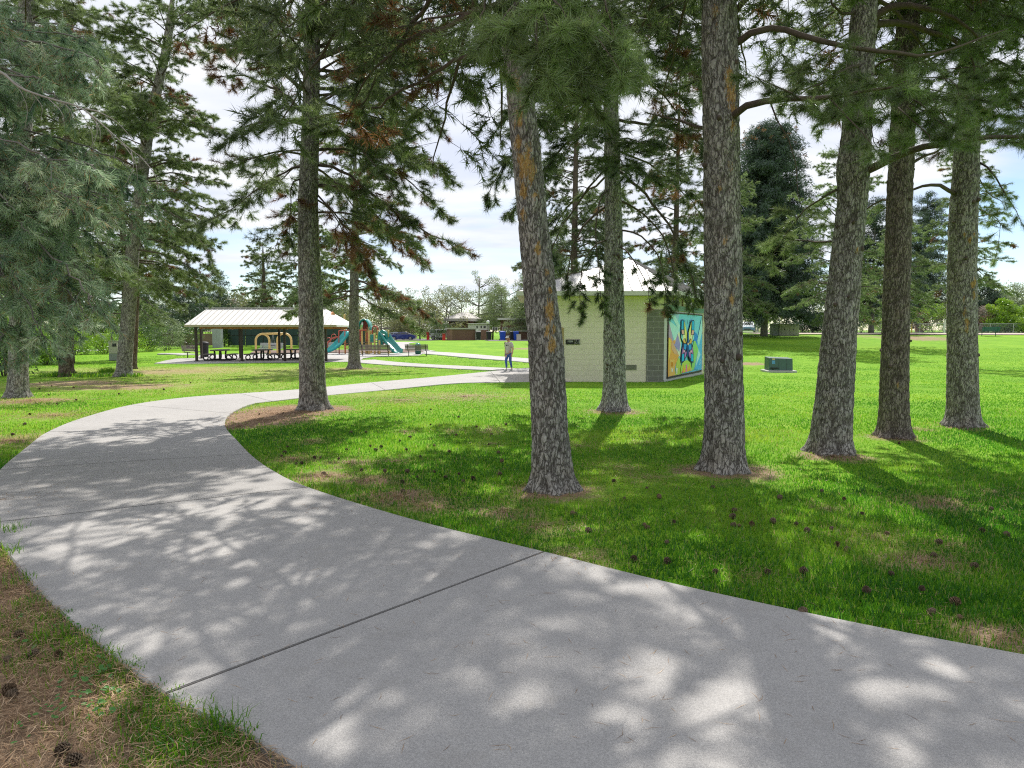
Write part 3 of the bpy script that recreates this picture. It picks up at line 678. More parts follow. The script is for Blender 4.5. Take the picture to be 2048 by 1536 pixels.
def trunk_geo(pts, H, seed=0, zstep=.035, na=56, bark=None, disp=.02, flare=1.22, resin=(), parent=None, name='trunk', wob=.0):
    """bark trunk through photo points (px, py, width px); returns fn z -> (pos, r)"""
    g = G(pts[0][0], pts[0][1]); Yb = g[1]
    K = [np.array([g[0], g[1], g[2]])]; Rr = [pts[0][2] * Yb / F / 2 * .88]
    for px, py, w in pts[1:]: K.append(at(px, py, Yb)); Rr.append(w * Yb / F / 2 * .93)
    K = np.array(K); K[:, 2] -= g[2]; zs = list(K[:, 2]); top = zs[-1]
    slope = (K[-1][:2] - K[-2][:2]) / (K[-1][2] - K[-2][2]) if len(K) > 1 else np.zeros(2)
    zz = zs + [top + (H - top) * .5, H]; xx = list(K[:, 0]) + [K[-1][0] + slope[0] * (H - top) * .3, K[-1][0] + slope[0] * (H - top) * .4]; rr = Rr + [Rr[-1] * .6, .03]
    x0 = g[0]; y0 = g[1]; tilt = rng.uniform(-.01, .01)
    def fn(z):
        return np.array([np.interp(z, zz, xx) - x0, tilt * z, z]), float(np.interp(z, zz, rr))
    Zs = np.concatenate([np.arange(-.15, min(7.2 if Yb < 15 else 12, H), zstep * (1 if Yb < 15 else 1.8)), np.arange(min(7.2 if Yb < 15 else 12, H), H, .5), [H]])
    A = np.arange(na) * 2 * PI / na
    V = np.zeros((len(Zs), na, 3)); ck = np.ones((len(Zs), na)); rs = np.zeros((len(Zs), na))
    rp = [(at(px, py, Yb - np.interp(at(px, py, Yb)[2] - g[2], zz, rr)) - np.array([x0, y0, g[2]]), s) for px, py, s in resin]
    for i, z in enumerate(Zs):
        p, r = fn(max(z, 0)); fl = 1 + (flare - 1) * math.exp(-max(z, 0) * 4.2) + .16 * math.exp(-max(z, 0) * 11)
        lob = 1 + .14 * math.exp(-max(z, 0) * 6.0) * np.cos(5 * A + seed * 1.7) + .05 * math.exp(-max(z, 0) * 9) * np.cos(9 * A + seed) + .05 * math.exp(-max(z, 0) * 2.5) * np.cos(3 * A + 2 * seed)
        rad_ = r * fl * lob
        ca, sa = np.cos(A), np.sin(A)
        for j in range(na):
            q = (ca[j] * r + seed * 3.1, sa[j] * r, z * .27)
            if Yb < 45 and z < 13:
                ds = mn.voronoi((q[0] * 18, q[1] * 18, q[2] * 18))[0]; f = min(1, (ds[1] - ds[0]) * 1.7)
                wn = mn.noise((q[0] * 5, q[1] * 5, q[2] * 7)) * .6 + mn.noise((q[0] * 30, q[1] * 30, q[2] * 60)) * .35
                ck[i, j] = f; dd = disp * (min(f, .55) * 1.4 - .45 + wn * .6)
            else: dd = 0
            rad_[j] += dd
        V[i, :, 0] = p[0] + ca * rad_; V[i, :, 1] = p[1] + sa * rad_; V[i, :, 2] = z
        for c_, s in rp:
            if abs(c_[2] - z) < s * 3:
                d2 = ((V[i] - c_) ** 2 * np.array([1, 1, .22])).sum(1); w = np.exp(-d2 / (s * s)); rs[i] = np.maximum(rs[i], w)
                V[i, :, :2] += (np.stack([ca, sa], 1)) * (w * .012)[:, None]
    n = len(Zs); ii = (np.arange(n - 1)[:, None] * na + np.arange(na)[None]); jj = (np.arange(n - 1)[:, None] * na + (np.arange(na)[None] + 1) % na)
    Fq = np.stack([ii, jj, jj + na, ii + na], 2).reshape(-1, 4)
    npmesh(name, V.reshape(-1, 3), Fq, bark or MAT['bark'], parent, {'crack': ck.ravel(), 'resin': rs.ravel()})
    TRUNKS.append((g[0], g[1], Rr[0] * flare * .95))
    return fn, g, Rr[0]

def finish(c, t, fn, H, wood='bark_brown', leaf='needle', crown='crown', spread=.5, drop=.1):
    q = [fn(z) for z in np.linspace(.3, H - .2, 24)]; c.wood.tube([a for a, r in q], [max(.012, r * .7) for a, r in q], 6)   # heart wood inside the trunk, where the limbs start
    if c.wood.v: c.wood.obj('branches', MAT[wood], t, smooth=True)
    if c.tw: soup('twigs', c.twigs(), MAT['bark_plain'], None, t)
    if c.P:
        V, tt = c.needles(spread, drop); soup(crown, V, MAT[leaf], tt, t)

def whorls(c, fn, z0, z1, Lmax, gap=.42, per=(2, 4), pw=.7, e0=-.25, e1=.55, dens=1., az=None, lmin=.5, **kw):
    z = z0
    while z < z1:
        u = (z - z0) / (z1 - z0); p, r = fn(z)
        for k in range(random.randint(*per)):
            a = rng.uniform(0, 2 * PI) if az is None else rng.uniform(*az); L = max(lmin, Lmax * (1 - u) ** pw * rng.uniform(.65, 1.1) * (.75 + .25 * min(1, (z - z0) / 1.5)))
            e = e0 + (e1 - e0) * u + rng.normal(0, .12); d = np.array([math.cos(a), math.sin(a), 0])
            zz = rng.uniform(-.15, .15); s = p + np.array([0, 0, zz]) + d * r * .7; dv = kw.get('sag', .12)
            pts = [s, s + d * L * .33 + np.array([0, 0, e * L * .33 + .05 * L]), s + d * L * .7 + np.array([0, 0, e * L * .6 - dv * L * .3]), s + d * L + np.array([0, 0, e * L * .85 - dv * L])]
            k2 = {q: v for q, v in kw.items() if q != 'sag'}
            limb(c, pts, min(r * .42, .012 + .0085 * L), **k2)
        z += gap * rng.uniform(.7, 1.3)

GP_NEAR = 'tall pines standing round the bend of the path'
def pine(name, label, pts, H, seed, bark='bark', resin=(), **kw):
    g = G(pts[0][0], pts[0][1]); t = thing(name, label, 'tree', g, group=GP_NEAR)
    fn, g, r = trunk_geo(pts, H, seed, bark=MAT[bark], resin=resin, parent=t, **kw)
    t['h'] = H; return t, fn, g
def HH(t):
    h = t['h']; del t['h']; return h
def rel(g, *pp):
    """photo points (px, py, Y) to points relative to the tree base"""
    return [at(a, b, y) - g for a, b, y in pp]

def stubs(c, fn, n, z0, z1):
    """short broken branch stubs and knots on the trunk"""
    for _ in range(n):
        z = rng.uniform(z0, z1); p, r = fn(z); a = rng.uniform(-PI, 0) if rng.random() < .8 else rng.uniform(0, PI); d = np.array([math.cos(a), math.sin(a), rng.uniform(-.1, .35)]); l = rng.uniform(.01, .045); k = rng.uniform(.014, .034) * min(1.3, r / .15)
        c.wood.tube([p + d * r * .8, p + d * (r + .015), p + d * (r + l)], [k * 1.5, k, k * .75], 7)
# ---- near pines
HI = dict(tn=22, tL=.18, tW=.014, step=.19, tl=1.0, nsub=4, tint=.4)      # high crown, out of frame (throws the dappled shade)
def near_pines():
    res1 = [(1040, 240, .07), (1035, 290, .06), (1050, 330, .11), (1060, 345, .09), (1042, 215, .05), (1048, 380, .06), (1070, 395, .05), (1037, 175, .06), (1045, 430, .05), (1075, 500, .05), (1100, 580, .03), (1093, 545, .035), (1100, 620, .08), (1104, 690, .06), (1095, 660, .05), (1058, 300, .05), (1110, 660, .04), (1030, 160, .05)]
    t, fn, g = pine('pine_tree', 'leaning pine with thick grey furrowed trunk and orange resin streaks, nearest to the path', [(1107, 977, 88), (1099, 850, 78), (1092, 700, 75), (1074, 520, 66), (1054, 320, 59), (1036, 150, 54), (1012, -40, 50)], 14.5, 1, resin=res1)
    c = Crown(); g1 = g; Y = g[1]
    near = dict(tn=44, tL=.17, tW=.0052, step=.12, tl=.5, nsub=3, tint=.62, dead=.0, droop=.2, t0=.15, curl=.1)
    for q in ([(1020, -300, Y - .2), (1060, -120, Y - 1.3), (1100, -20, Y - 1.9), (1150, 60, Y - 2.2)], [(1020, -300, Y - .2), (1000, -90, Y - 1.3), (975, 10, Y - 1.8), (950, 70, Y - 2.1)], [(1022, -260, Y - .1), (1130, -110, Y - 1.2), (1200, -10, Y - 1.7), (1240, 90, Y - 2)]):
        limb(c, rel(g, *q), .028, **{**near, 'step': .2})
    for k in range(34):
        an = rng.uniform(0, 2 * PI); u = math.sqrt(rng.random()); ex, ey = 1105 + 165 * u * math.cos(an), 95 + 120 * u * math.sin(an); ey += (ex - 1105) * .25; yy = Y - rng.uniform(1.5, 2.8)
        sx, sy = 1070 + (ex - 1070) * .45, -40 + (ey + 40) * .35
        limb(c, rel(g, (sx, sy, yy + .35), (sx * .45 + ex * .55, sy * .45 + ey * .55 - 14, yy + .12), (ex, ey, yy)), .008, **{**near, 't0': .35, 'tl': .34, 'step': .15, 'nsub': 2, 'tn': 46, 'tW': .0062, 'tint': rng.uniform(.55, .84)})
    lk = dict(tn=24, tL=.13, tW=.005, step=.26, tl=.5, nsub=2, tint=.3, dead=.05, t0=.45, bare=.35, droop=.1)
    limb(c, rel(g, (1016, 8, Y), (960, 22, Y + .3), (880, 58, Y + .8), (800, 92, Y + 1.3), (740, 150, Y + 1.8), (700, 215, Y + 2.2)), .045, **{**lk, 'bare': .05, 'step': .15, 'nsub': 4, 't0': .3, 'tl': .65})
    limb(c, rel(g, (1030, 70, Y), (985, 82, Y + .5), (900, 130, Y + 1.2), (800, 185, Y + 2), (720, 225, Y + 2.6), (560, 250, Y + 3.2)), .038, **{**lk, 't0': .6, 'tint': .62, 'bare': .0, 'tn': 36, 'step': .14, 'tl': .6, 'nsub': 4})
    limb(c, rel(g, (960, 22, Y + .3), (860, 40, Y + .9), (740, 60, Y + 1.6), (600, 62, Y + 2.4)), .02, **{**lk, 'bare': 0, 'step': .15, 'nsub': 4})
    whorls(c, fn, 6.3, 10.5, 5.6, gap=.5, per=(2, 3), pw=.3, az=(1.5, 2.9), **{**HI, 'step': .19, 'tl': 1.3, 'nsub': 4})
    whorls(c, fn, 6.5, 14.3, 4.3, gap=.42, per=(2, 5), pw=.55, **{**HI, 'step': .27})
    finish(c, t, fn, HH(t))

    res2 = [(1428, 20, .07), (1430, 50, .05), (1460, 160, .09), (1466, 190, .1), (1470, 215, .08), (1458, 150, .06), (1468, 250, .06), (1415, 285, .05), (1425, 275, .05), (1462, 330, .04), (1440, 375, .05), (1472, 60, .05), (1450, 480, .04), (1420, 590, .06), (1465, 600, .05), (1475, 560, .05), (1430, 520, .05)]
    t, fn, g = pine('pine_tree', 'straight thick pine with dark bark, ochre resin and a flared foot', [(1447, 940, 88), (1449, 850, 82), (1447, 700, 79), (1446, 500, 77), (1443, 300, 74), (1440, 100, 73), (1438, -50, 70)], 16, 2, resin=res2)
    c = Crown(); Y = g[1]; stubs(c, fn, 9, 1.2, 5.5)
    lk = dict(tn=40, tL=.15, tW=.005, step=.16, tl=.55, nsub=4, tint=.5, dead=.03, t0=.4, bare=.1, droop=.15)
    limb(c, rel(g, (1462, 92, Y), (1500, 68, Y - .2), (1550, 60, Y - .3), (1620, 78, Y - .5), (1700, 97, Y - .6), (1780, 108, Y - .7), (1860, 112, Y - .6), (1920, 90, Y - .4), (2010, 60, Y)), .05, **{**lk, 't0': .3, 'bare': .6, 'step': .3})
    limb(c, rel(g, (1455, 250, Y), (1480, 218, Y - .3), (1530, 203, Y - .6), (1600, 198, Y - .9), (1680, 190, Y - 1.1), (1760, 180, Y - 1.3), (1820, 160, Y - 1.5)), .055, **{**lk, 'step': .13})
    limb(c, rel(g, (1600, 198, Y - .9), (1570, 180, Y - 1.1), (1530, 163, Y - 1.2), (1490, 148, Y - 1.4)), .014, **{**lk, 't0': .1, 'step': .13, 'tl': .3, 'bare': .5})
    limb(c, rel(g, (1540, 203, Y - .6), (1560, 250, Y - .7), (1585, 300, Y - .7), (1592, 370, Y - .6), (1610, 440, Y - .5)), .011, **{**lk, 'bare': .95, 'tl': .35})
    limb(c, rel(g, (1655, 192, Y - 1.), (1690, 230, Y - 1.2), (1730, 270, Y - 1.4), (1750, 300, Y - 1.5)), .014, **{**lk, 't0': .3, 'bare': .3})
    limb(c, rel(g, (1465, 30, Y), (1500, -10, Y - .2), (1560, -40, Y - .3), (1650, -30, Y - .4)), .045, **lk)
    limb(c, rel(g, (1432, 260, Y), (1400, 255, Y + .3), (1350, 240, Y + .8), (1290, 225, Y + 1.2)), .035, **{**lk, 'bare': .8, 'dead': .5})
    whorls(c, fn, 7.2, 15.7, 4.0, gap=.5, per=(2, 4), pw=.6, **{**HI, 'step': .33, 'tn': 16})
    finish(c, t, fn, HH(t))

    t, fn, g = pine('pine_tree', 'pine with a crooked swollen trunk and a thick low limb reaching right', [(1660, 903, 84), (1664, 850, 80), (1676, 700, 72), (1692, 520, 62), (1705, 400, 60), (1707, 330, 66), (1711, 290, 60), (1719, 150, 54), (1729, 0, 50), (1733, -60, 48)], 15, 3, resin=[(1700, 440, .03), (1715, 500, .04)])
    c = Crown(); Y = g[1]; stubs(c, fn, 9, 1.2, 5.5)
    limb(c, rel(g, (1712, 350, Y), (1745, 335, Y - .2), (1800, 307, Y - .5), (1870, 290, Y - .8), (1950, 278, Y - 1.1), (2040, 274, Y - 1.4), (2140, 285, Y - 1.6)), .075, **{**lk, 't0': .38, 'tint': .5, 'tl': .75, 'step': .13, 'bare': .05, 'nsub': 4})
    limb(c, rel(g, (1735, 55, Y), (1770, 18, Y - .1), (1810, 10, Y - .2), (1880, 24, Y - .3), (1930, 50, Y - .3), (1975, 95, Y - .3)), .07, **{**lk, 'bare': .4})
    limb(c, rel(g, (1745, 50, Y), (1790, 45, Y + .2), (1850, 60, Y + .3), (1910, 80, Y + .3), (1940, 110, Y + .3), (1950, 160, Y + .2)), .06, **{**lk, 'bare': .4})
    limb(c, rel(g, (1672, 380, Y), (1640, 400, Y + .5), (1610, 420, Y + 1), (1570, 470, Y + 1.4), (1540, 520, Y + 1.7)), .02, **{**lk, 'tint': .6, 't0': .35, 'bare': .15})
    limb(c, rel(g, (1680, 480, Y), (1640, 485, Y + .8), (1590, 480, Y + 1.5), (1530, 490, Y + 2)), .02, **{**lk, 'tint': .6, 'bare': .2})
    for k in range(26):
        ex, ey = rng.uniform(1570, 1930), rng.uniform(120, 290); yy = Y - rng.uniform(.8, 2.4); sx, sy = ex + rng.uniform(-70, 70), ey - rng.uniform(-10, 45)
        limb(c, rel(g, (1718 + (sx - 1718) * .55, 150 + (sy - 150) * .5, yy * .4 + Y * .6), (sx, sy, yy + .2), (ex, ey, yy)), .009, **{**lk, 't0': .5, 'tl': .36, 'step': .16, 'nsub': 3, 'tn': 40, 'tint': rng.uniform(.4, .62), 'bare': .1})
    limb(c, rel(g, (1722, 180, Y), (1760, 170, Y - .6), (1830, 200, Y - 1.2), (1880, 250, Y - 1.5)), .03, **{**lk, 'tint': .5})
    limb(c, rel(g, (1722, 130, Y), (1690, 140, Y - .6), (1640, 170, Y - 1.2), (1590, 180, Y - 1.5)), .03, **{**lk, 'tint': .5, 'bare': .3})
    limb(c, rel(g, (1718, 20, Y), (1690, 30, Y - .2), (1660, 0, Y - .3), (1650, -60, Y - .3)), .03, **{**lk, 't0': .1})
    whorls(c, fn, 7.0, 14.8, 4.0, gap=.42, per=(3, 4), **HI)
    finish(c, t, fn, HH(t))

    t, fn, g = pine('pine_tree', 'slim dark straight pine trunk, middle one of the three right pines', [(1787, 873, 62), (1788, 800, 58), (1793, 600, 52), (1798, 450, 51), (1806, 250, 46), (1817, 50, 44), (1821, -60, 42)], 15.5, 4, bark='bark_dark', resin=[(1795, 770, .04)])
    c = Crown(); Y = g[1]; stubs(c, fn, 9, 1.2, 5.5)
    limb(c, rel(g, (1808, 335, Y), (1840, 315, Y + .2), (1880, 300, Y + .5), (1910, 260, Y + .8)), .035, **{**lk, 'bare': .6})
    limb(c, rel(g, (1800, 410, Y), (1760, 400, Y + .5), (1700, 440, Y + 1), (1640, 450, Y + 1.5)), .025, **{**lk, 'bare': .4})
    limb(c, rel(g, (1812, 130, Y), (1770, 120, Y - .3), (1720, 170, Y - .5), (1700, 260, Y - .5), (1690, 320, Y - .5)), .03, **{**lk, 'bare': .5})
    limb(c, rel(g, (1815, 80, Y), (1860, 60, Y - .4), (1920, 80, Y - .8), (1990, 130, Y - 1.1)), .035, **lk)
    limb(c, rel(g, (1812, 200, Y), (1860, 210, Y - .6), (1900, 250, Y - .9), (1900, 300, Y - 1.)), .025, **lk)
    whorls(c, fn, 7.3, 15.2, 3.2, gap=.45, **HI)
    finish(c, t, fn, HH(t))

    res5 = [(1915, 565, .05), (1918, 575, .05), (1928, 600, .05), (1930, 625, .05), (1922, 640, .06), (1935, 645, .06), (1910, 655, .05), (1945, 570, .05), (1950, 565, .06), (1949, 590, .05), (1930, 470, .05), (1948, 470, .04), (1935, 660, .04), (1940, 480, .05)]
    t, fn, g = pine('pine_tree', 'pine with pale resin lumps on its trunk, farthest right of the thick trunks', [(1925, 850, 64), (1925, 780, 60), (1924, 600, 56), (1926, 450, 54), (1932, 350, 50), (1937, 230, 44), (1945, 100, 42), (1952, 0, 40), (1954, -60, 39)], 16, 5, resin=res5)
    c = Crown(); Y = g[1]; stubs(c, fn, 9, 1.2, 5.5)
    limb(c, rel(g, (1912, 388, Y), (1880, 370, Y - .3), (1845, 372, Y - .5), (1800, 395, Y - .4), (1750, 430, Y)), .045, **{**lk, 'bare': .6, 't0': .6})
    limb(c, rel(g, (1950, 320, Y), (1985, 345, Y - .4), (2005, 380, Y - .5), (2025, 410, Y - .6), (2045, 450, Y - .6)), .022, **{**lk, 't0': .35, 'bare': .5, 'tl': .4})
    limb(c, rel(g, (1958, 110, Y), (1990, 60, Y - .2), (2020, 20, Y - .4), (2060, 10, Y - .5)), .05, **lk)
    limb(c, rel(g, (1950, 150, Y), (1990, 120, Y - .5), (2040, 150, Y - .9), (2090, 200, Y - 1)), .04, **{**lk, 'tint': .45})
    limb(c, rel(g, (1940, 250, Y), (1975, 220, Y - .8), (2010, 200, Y - 1.4), (2050, 190, Y - 1.8)), .03, **{**lk, 'tint': .45, 'tn': 46})
    for k in range(18):
        ex, ey = rng.uniform(1880, 2060), rng.uniform(60, 290); yy = Y - rng.uniform(1.2, 3.0); sx, sy = ex + rng.uniform(-40, 60), ey - rng.uniform(-10, 45)
        limb(c, rel(g, (1945 + (sx - 1945) * .5, 150 + (sy - 150) * .5, yy * .4 + Y * .6), (sx, sy, yy + .2), (ex, ey, yy)), .009, **{**lk, 't0': .5, 'tl': .38, 'step': .16, 'nsub': 3, 'tn': 44, 'tint': rng.uniform(.4, .62), 'bare': .1})
    limb(c, rel(g, (1945, 60, Y), (1900, 55, Y - .5), (1850, 90, Y - .9), (1790, 130, Y - 1.1)), .035, **{**lk, 'tint': .45})
    limb(c, rel(g, (1935, 180, Y), (1985, 170, Y - 1.), (2045, 210, Y - 2), (2100, 250, Y - 2.5)), .035, **{**lk, 'tint': .55, 'tn': 46})
    limb(c, rel(g, (1930, 440, Y), (1975, 430, Y + .6), (2000, 450, Y + .9), (1990, 520, Y + 1)), .015, **{**lk, 'tl': .35, 'bare': .3})
    limb(c, rel(g, (1935, 300, Y), (1970, 380, Y + .5), (2000, 400, Y + .8), (2010, 420, Y + 1)), .015, **{**lk, 'tl': .4, 'bare': .3})
    whorls(c, fn, 7.3, 15.7, 4.0, gap=.42, per=(3, 4), **HI)
    finish(c, t, fn, HH(t))

def mid_pines():
    MID = dict(tn=28, tL=.16, tW=.009, step=.105, tl=.8, nsub=5, tint=.46, dead=.03, droop=.3, t0=.22)
    HIm = dict(tn=16, tL=.2, tW=.02, step=.24, tl=1.0, nsub=3, tint=.4)
    # behind the leaning one: slender trunk, dark drooping crown right over the restroom
    t, fn, g = pine('pine_tree', 'slender pine in front of the cream restroom wall with dark drooping boughs', [(1229, 820, 56), (1229, 760, 48), (1228, 600, 43), (1227, 480, 38), (1225, 350, 33), (1222, 230, 31), (1218, 60, 29), (1216, -60, 27)], 17, 6, bark='bark_pale', resin=[])
    c = Crown(); Y = g[1]; stubs(c, fn, 16, 1.0, 4.5)
    for p, r, k in (([(1235, 340, Y), (1290, 390, Y - .3), (1350, 470, Y - .5), (1385, 560, Y - .6), (1395, 610, Y - .6)], .04, dict(t0=.55, bare=.2)), ([(1235, 400, Y), (1290, 430, Y + .2), (1330, 480, Y + .4), (1350, 560, Y + .5), (1345, 610, Y + .5)], .03, dict(t0=.5, bare=.25)),
                    ([(1238, 240, Y), (1300, 250, Y - .4), (1370, 265, Y - .7), (1430, 330, Y - .9), (1440, 420, Y - 1)], .04, dict(dead=.15)), ([(1215, 410, Y), (1180, 440, Y - .3), (1150, 480, Y - .6), (1135, 560, Y - .7), (1140, 600, Y - .7)], .034, dict(t0=.6, tl=.55, bare=.1)),
                    ([(1218, 235, Y), (1170, 260, Y + .2), (1120, 300, Y + .4), (1060, 380, Y + .6), (1020, 420, Y + .7)], .045, {}), ([(1215, 330, Y), (1160, 400, Y - .3), (1110, 480, Y - .5), (1080, 560, Y - .6)], .03, dict(bare=.4, t0=.5)),
                    ([(1235, 460, Y), (1280, 470, Y - .5), (1320, 520, Y - .8), (1330, 580, Y - .9), (1335, 620, Y - .9)], .026, dict(t0=.58, bare=.25, tl=.42)), ([(1215, 480, Y), (1190, 490, Y - .6), (1165, 530, Y - .9), (1160, 590, Y - 1), (1165, 640, Y - 1)], .026, dict(t0=.55, bare=.15, tl=.42)),
                    ([(1235, 490, Y), (1260, 510, Y - .8), (1290, 560, Y - 1.3), (1300, 605, Y - 1.4)], .022, dict(t0=.58, tl=.4, bare=.25)), ([(1215, 380, Y), (1200, 400, Y - .8), (1190, 470, Y - 1.2), (1200, 560, Y - 1.4), (1205, 630, Y - 1.4)], .024, dict(t0=.58, tl=.4, bare=.25)),
                    ([(1218, 180, Y), (1150, 190, Y + .5), (1080, 260, Y + .9), (1010, 330, Y + 1.2), (970, 400, Y + 1.4)], .04, {}), ([(1222, 150, Y), (1290, 160, Y + .4), (1350, 220, Y + .8), (1390, 300, Y + 1)], .04, dict(dead=.2)),
                    ([(1230, 300, Y), (1300, 330, Y + .8), (1380, 400, Y + 1.3), (1420, 470, Y + 1.6)], .03, dict(dead=.1)), ([(1220, 120, Y), (1150, 110, Y - .5), (1090, 170, Y - .8), (1010, 230, Y - 1)], .04, {}), ([(1220, 350, Y), (1180, 380, Y + .8), (1130, 420, Y + 1.3), (1090, 500, Y + 1.6), (1060, 560, Y + 1.7)], .03, dict(bare=.2)),
                    ([(1222, 60, Y), (1290, 50, Y - .4), (1350, 90, Y - .7), (1400, 160, Y - .9)], .04, dict(dead=.2)), ([(1222, 90, Y), (1300, 110, Y + .6), (1380, 130, Y + 1), (1420, 200, Y + 1.2)], .04, dict(dead=.15)), ([(1222, 10, Y), (1280, 0, Y + .5), (1360, 20, Y + .9), (1420, 70, Y + 1.2)], .04, {})):
        limb(c, rel(g, *p), r, **{**MID, 'tint': .26, 'step': .10, **k})
    whorls(c, fn, 5.8, 9.5, 3.2, gap=.55, pw=.15, **{**MID, 'tint': .27, 'step': .14})
    whorls(c, fn, 9.3, 16.7, 3.9, gap=.4, per=(3, 5), **HIm)
    finish(c, t, fn, HH(t))

    t, fn, g = pine('pine_tree', 'straight grey pine on bare earth inside the bend of the path with rusty drooping branches', [(628, 818, 60), (625, 760, 54), (622, 600, 50), (618, 480, 44), (617, 400, 40), (621, 300, 37), (624, 180, 34), (627, 50, 32), (628, -60, 30)], 17.5, 7, resin=[(622, 110, .12), (624, 150, .1)])
    c = Crown(); Y = g[1]
    for p, r, k in (([(635, 330, Y), (690, 345, Y - .2), (760, 400, Y - .4), (830, 450, Y - .5), (890, 480, Y - .5), (925, 495, Y - .5)], .04, dict(dead=.35, bare=.1)), ([(632, 370, Y), (690, 380, Y + .4), (750, 430, Y + .8), (800, 480, Y + 1), (850, 520, Y + 1.2)], .035, dict(dead=.45)),
                    ([(635, 425, Y), (690, 425, Y - .4), (740, 445, Y - .6), (790, 465, Y - .7), (850, 510, Y - .8)], .028, dict(dead=.3, bare=.4)), ([(635, 300, Y), (700, 300, Y + .6), (770, 330, Y + 1), (840, 380, Y + 1.3), (900, 440, Y + 1.4)], .04, dict(dead=.15)),
                    ([(605, 180, Y), (560, 140, Y - .2), (530, 110, Y - .3), (470, 60, Y - .5)], .055, dict(dead=.3, bare=.2)), ([(608, 225, Y), (570, 190, Y + .2), (530, 170, Y + .5), (480, 150, Y + .9), (420, 160, Y + 1.2)], .045, dict(dead=.5, bare=.3)), ([(612, 330, Y), (570, 345, Y - .2), (520, 375, Y - .3), (460, 420, Y - .4), (400, 450, Y - .4)], .03, dict(bare=.45)),
                    ([(610, 360, Y), (585, 365, Y - .4), (580, 420, Y - .5), (577, 480, Y - .5), (580, 520, Y - .5)], .02, dict(dead=.4, bare=.4, tl=.4)), ([(640, 110, Y), (690, 95, Y - .2), (740, 80, Y - .4), (820, 110, Y - .6), (880, 150, Y - .7)], .05, dict(dead=.1)), ([(638, 140, Y), (700, 150, Y + .5), (780, 170, Y + .9), (850, 210, Y + 1.2), (890, 270, Y + 1.3)], .045, dict(dead=.15)),
                    ([(638, 200, Y), (700, 230, Y + .6), (770, 280, Y + 1.2), (850, 320, Y + 1.6), (900, 360, Y + 1.8)], .04, {}), ([(638, 240, Y), (690, 270, Y - .8), (760, 340, Y - 1.3), (800, 390, Y - 1.5)], .035, {}), ([(610, 250, Y), (560, 240, Y - .9), (500, 250, Y - 1.5), (450, 280, Y - 1.8)], .035, dict(tint=.5)), ([(610, 300, Y), (560, 310, Y + .8), (520, 360, Y + 1.2), (480, 440, Y + 1.5)], .03, dict(bare=.2)),
                    ([(608, 150, Y), (550, 90, Y + .7), (480, 90, Y + 1.2), (410, 110, Y + 1.6)], .04, dict(dead=.3)), ([(635, 400, Y), (660, 420, Y + .5), (690, 470, Y + .9), (720, 520, Y + 1.1)], .025, dict(dead=.6)), ([(635, 390, Y), (680, 440, Y - .2), (720, 500, Y - .3), (740, 540, Y - .3)], .025, dict(dead=.4)),
                    ([(612, 420, Y), (590, 430, Y + .5), (560, 470, Y + .8), (540, 530, Y + 1)], .02, dict(dead=.2, bare=.3)), ([(630, 50, Y), (690, 20, Y + .3), (770, 40, Y + .7), (850, 70, Y + 1)], .045, {}), ([(620, 60, Y), (570, 30, Y + .4), (500, 10, Y + .8), (430, 20, Y + 1.1)], .045, {})):
        limb(c, rel(g, *p), r, **{**MID, 'tint': .42, **k})
    whorls(c, fn, 6.0, 10.5, 4.5, gap=.45, per=(1, 2), pw=.15, az=(-1.0, 1.3), **{**MID, 'step': .14, 'dead': .1})
    whorls(c, fn, 5.4, 10.5, 2.8, gap=.8, pw=.2, **{**MID, 'step': .14})
    whorls(c, fn, 9.8, 17.2, 4.3, gap=.38, per=(3, 5), **HIm)
    finish(c, t, fn, HH(t))

    # left group: full random crowns
    def left(label, pts, H, seed, z0, Lmax, bark='bark', kk=None, gap=.5, pw=.35, ex=()):
        t, fn, g = pine('pine_tree', label, pts, H, seed, bark=bark, na=36)
        c = Crown(); zt = min(H, CAMZ + 700 * g[1] / F)
        whorls(c, fn, z0, zt, Lmax, gap=gap, pw=pw, **{**MID, 'tW': .0085 * max(1, g[1] / 22), 'step': .13, **(kk or {})})
        for p, r, k in ex: limb(c, rel(g, *p), r, **{**MID, 'tW': .0085 * max(1, g[1] / 22), **k})
        if zt < H - 1: whorls(c, fn, zt, H - .3, Lmax * .8, gap=.55, **HIm)
        del t['h']; finish(c, t, fn, H); return t
    left('leftmost pine beside the path, its trunk half hidden by hanging juniper sprays', [(35, 793, 42), (36, 740, 37), (38, 600, 36), (40, 400, 35), (42, 250, 34), (46, 100, 32), (50, -50, 28)], 15, 8, 4.6, 3.6, kk=dict(tint=.5))
    left('reddish brown pine trunk second from the left edge, in a tuft of long grass', [(133, 752, 30), (132, 700, 27), (130, 600, 25), (132, 400, 22), (138, 200, 20), (142, 0, 18)], 16, 9, 4.8, 4.0, bark='bark_red', gap=.65, kk=dict(tint=.55))
    left('pine leaning right beside the beige utility cabinet on the left lawn', [(247, 752, 32), (252, 690, 30), (260, 600, 28), (266, 500, 26), (280, 400, 24), (300, 250, 21), (335, 100, 17), (345, 30, 15)], 16.5, 10, 4.2, 4.3, kk=dict(tint=.55), ex=[([(275, 500, 31), (330, 510, 31), (390, 540, 31), (440, 580, 31)], .04, {}), ([(280, 450, 31), (340, 450, 30.5), (400, 480, 30), (430, 540, 30)], .04, {})])
    left('thin orange barked trunk just behind the pine by the utility cabinet', [(266, 737, 15), (268, 700, 14), (272, 600, 13), (276, 500, 12), (282, 400, 11)], 15, 11, 5.0, 3.8, bark='bark_red', gap=.75)
    left('pale grey trunk standing far back between the left pines', [(166, 703, 16), (163, 680, 12), (160, 640, 10), (158, 560, 9)], 14, 12, 5.0, 3.6, kk=dict(tn=16, step=.3), gap=.7)
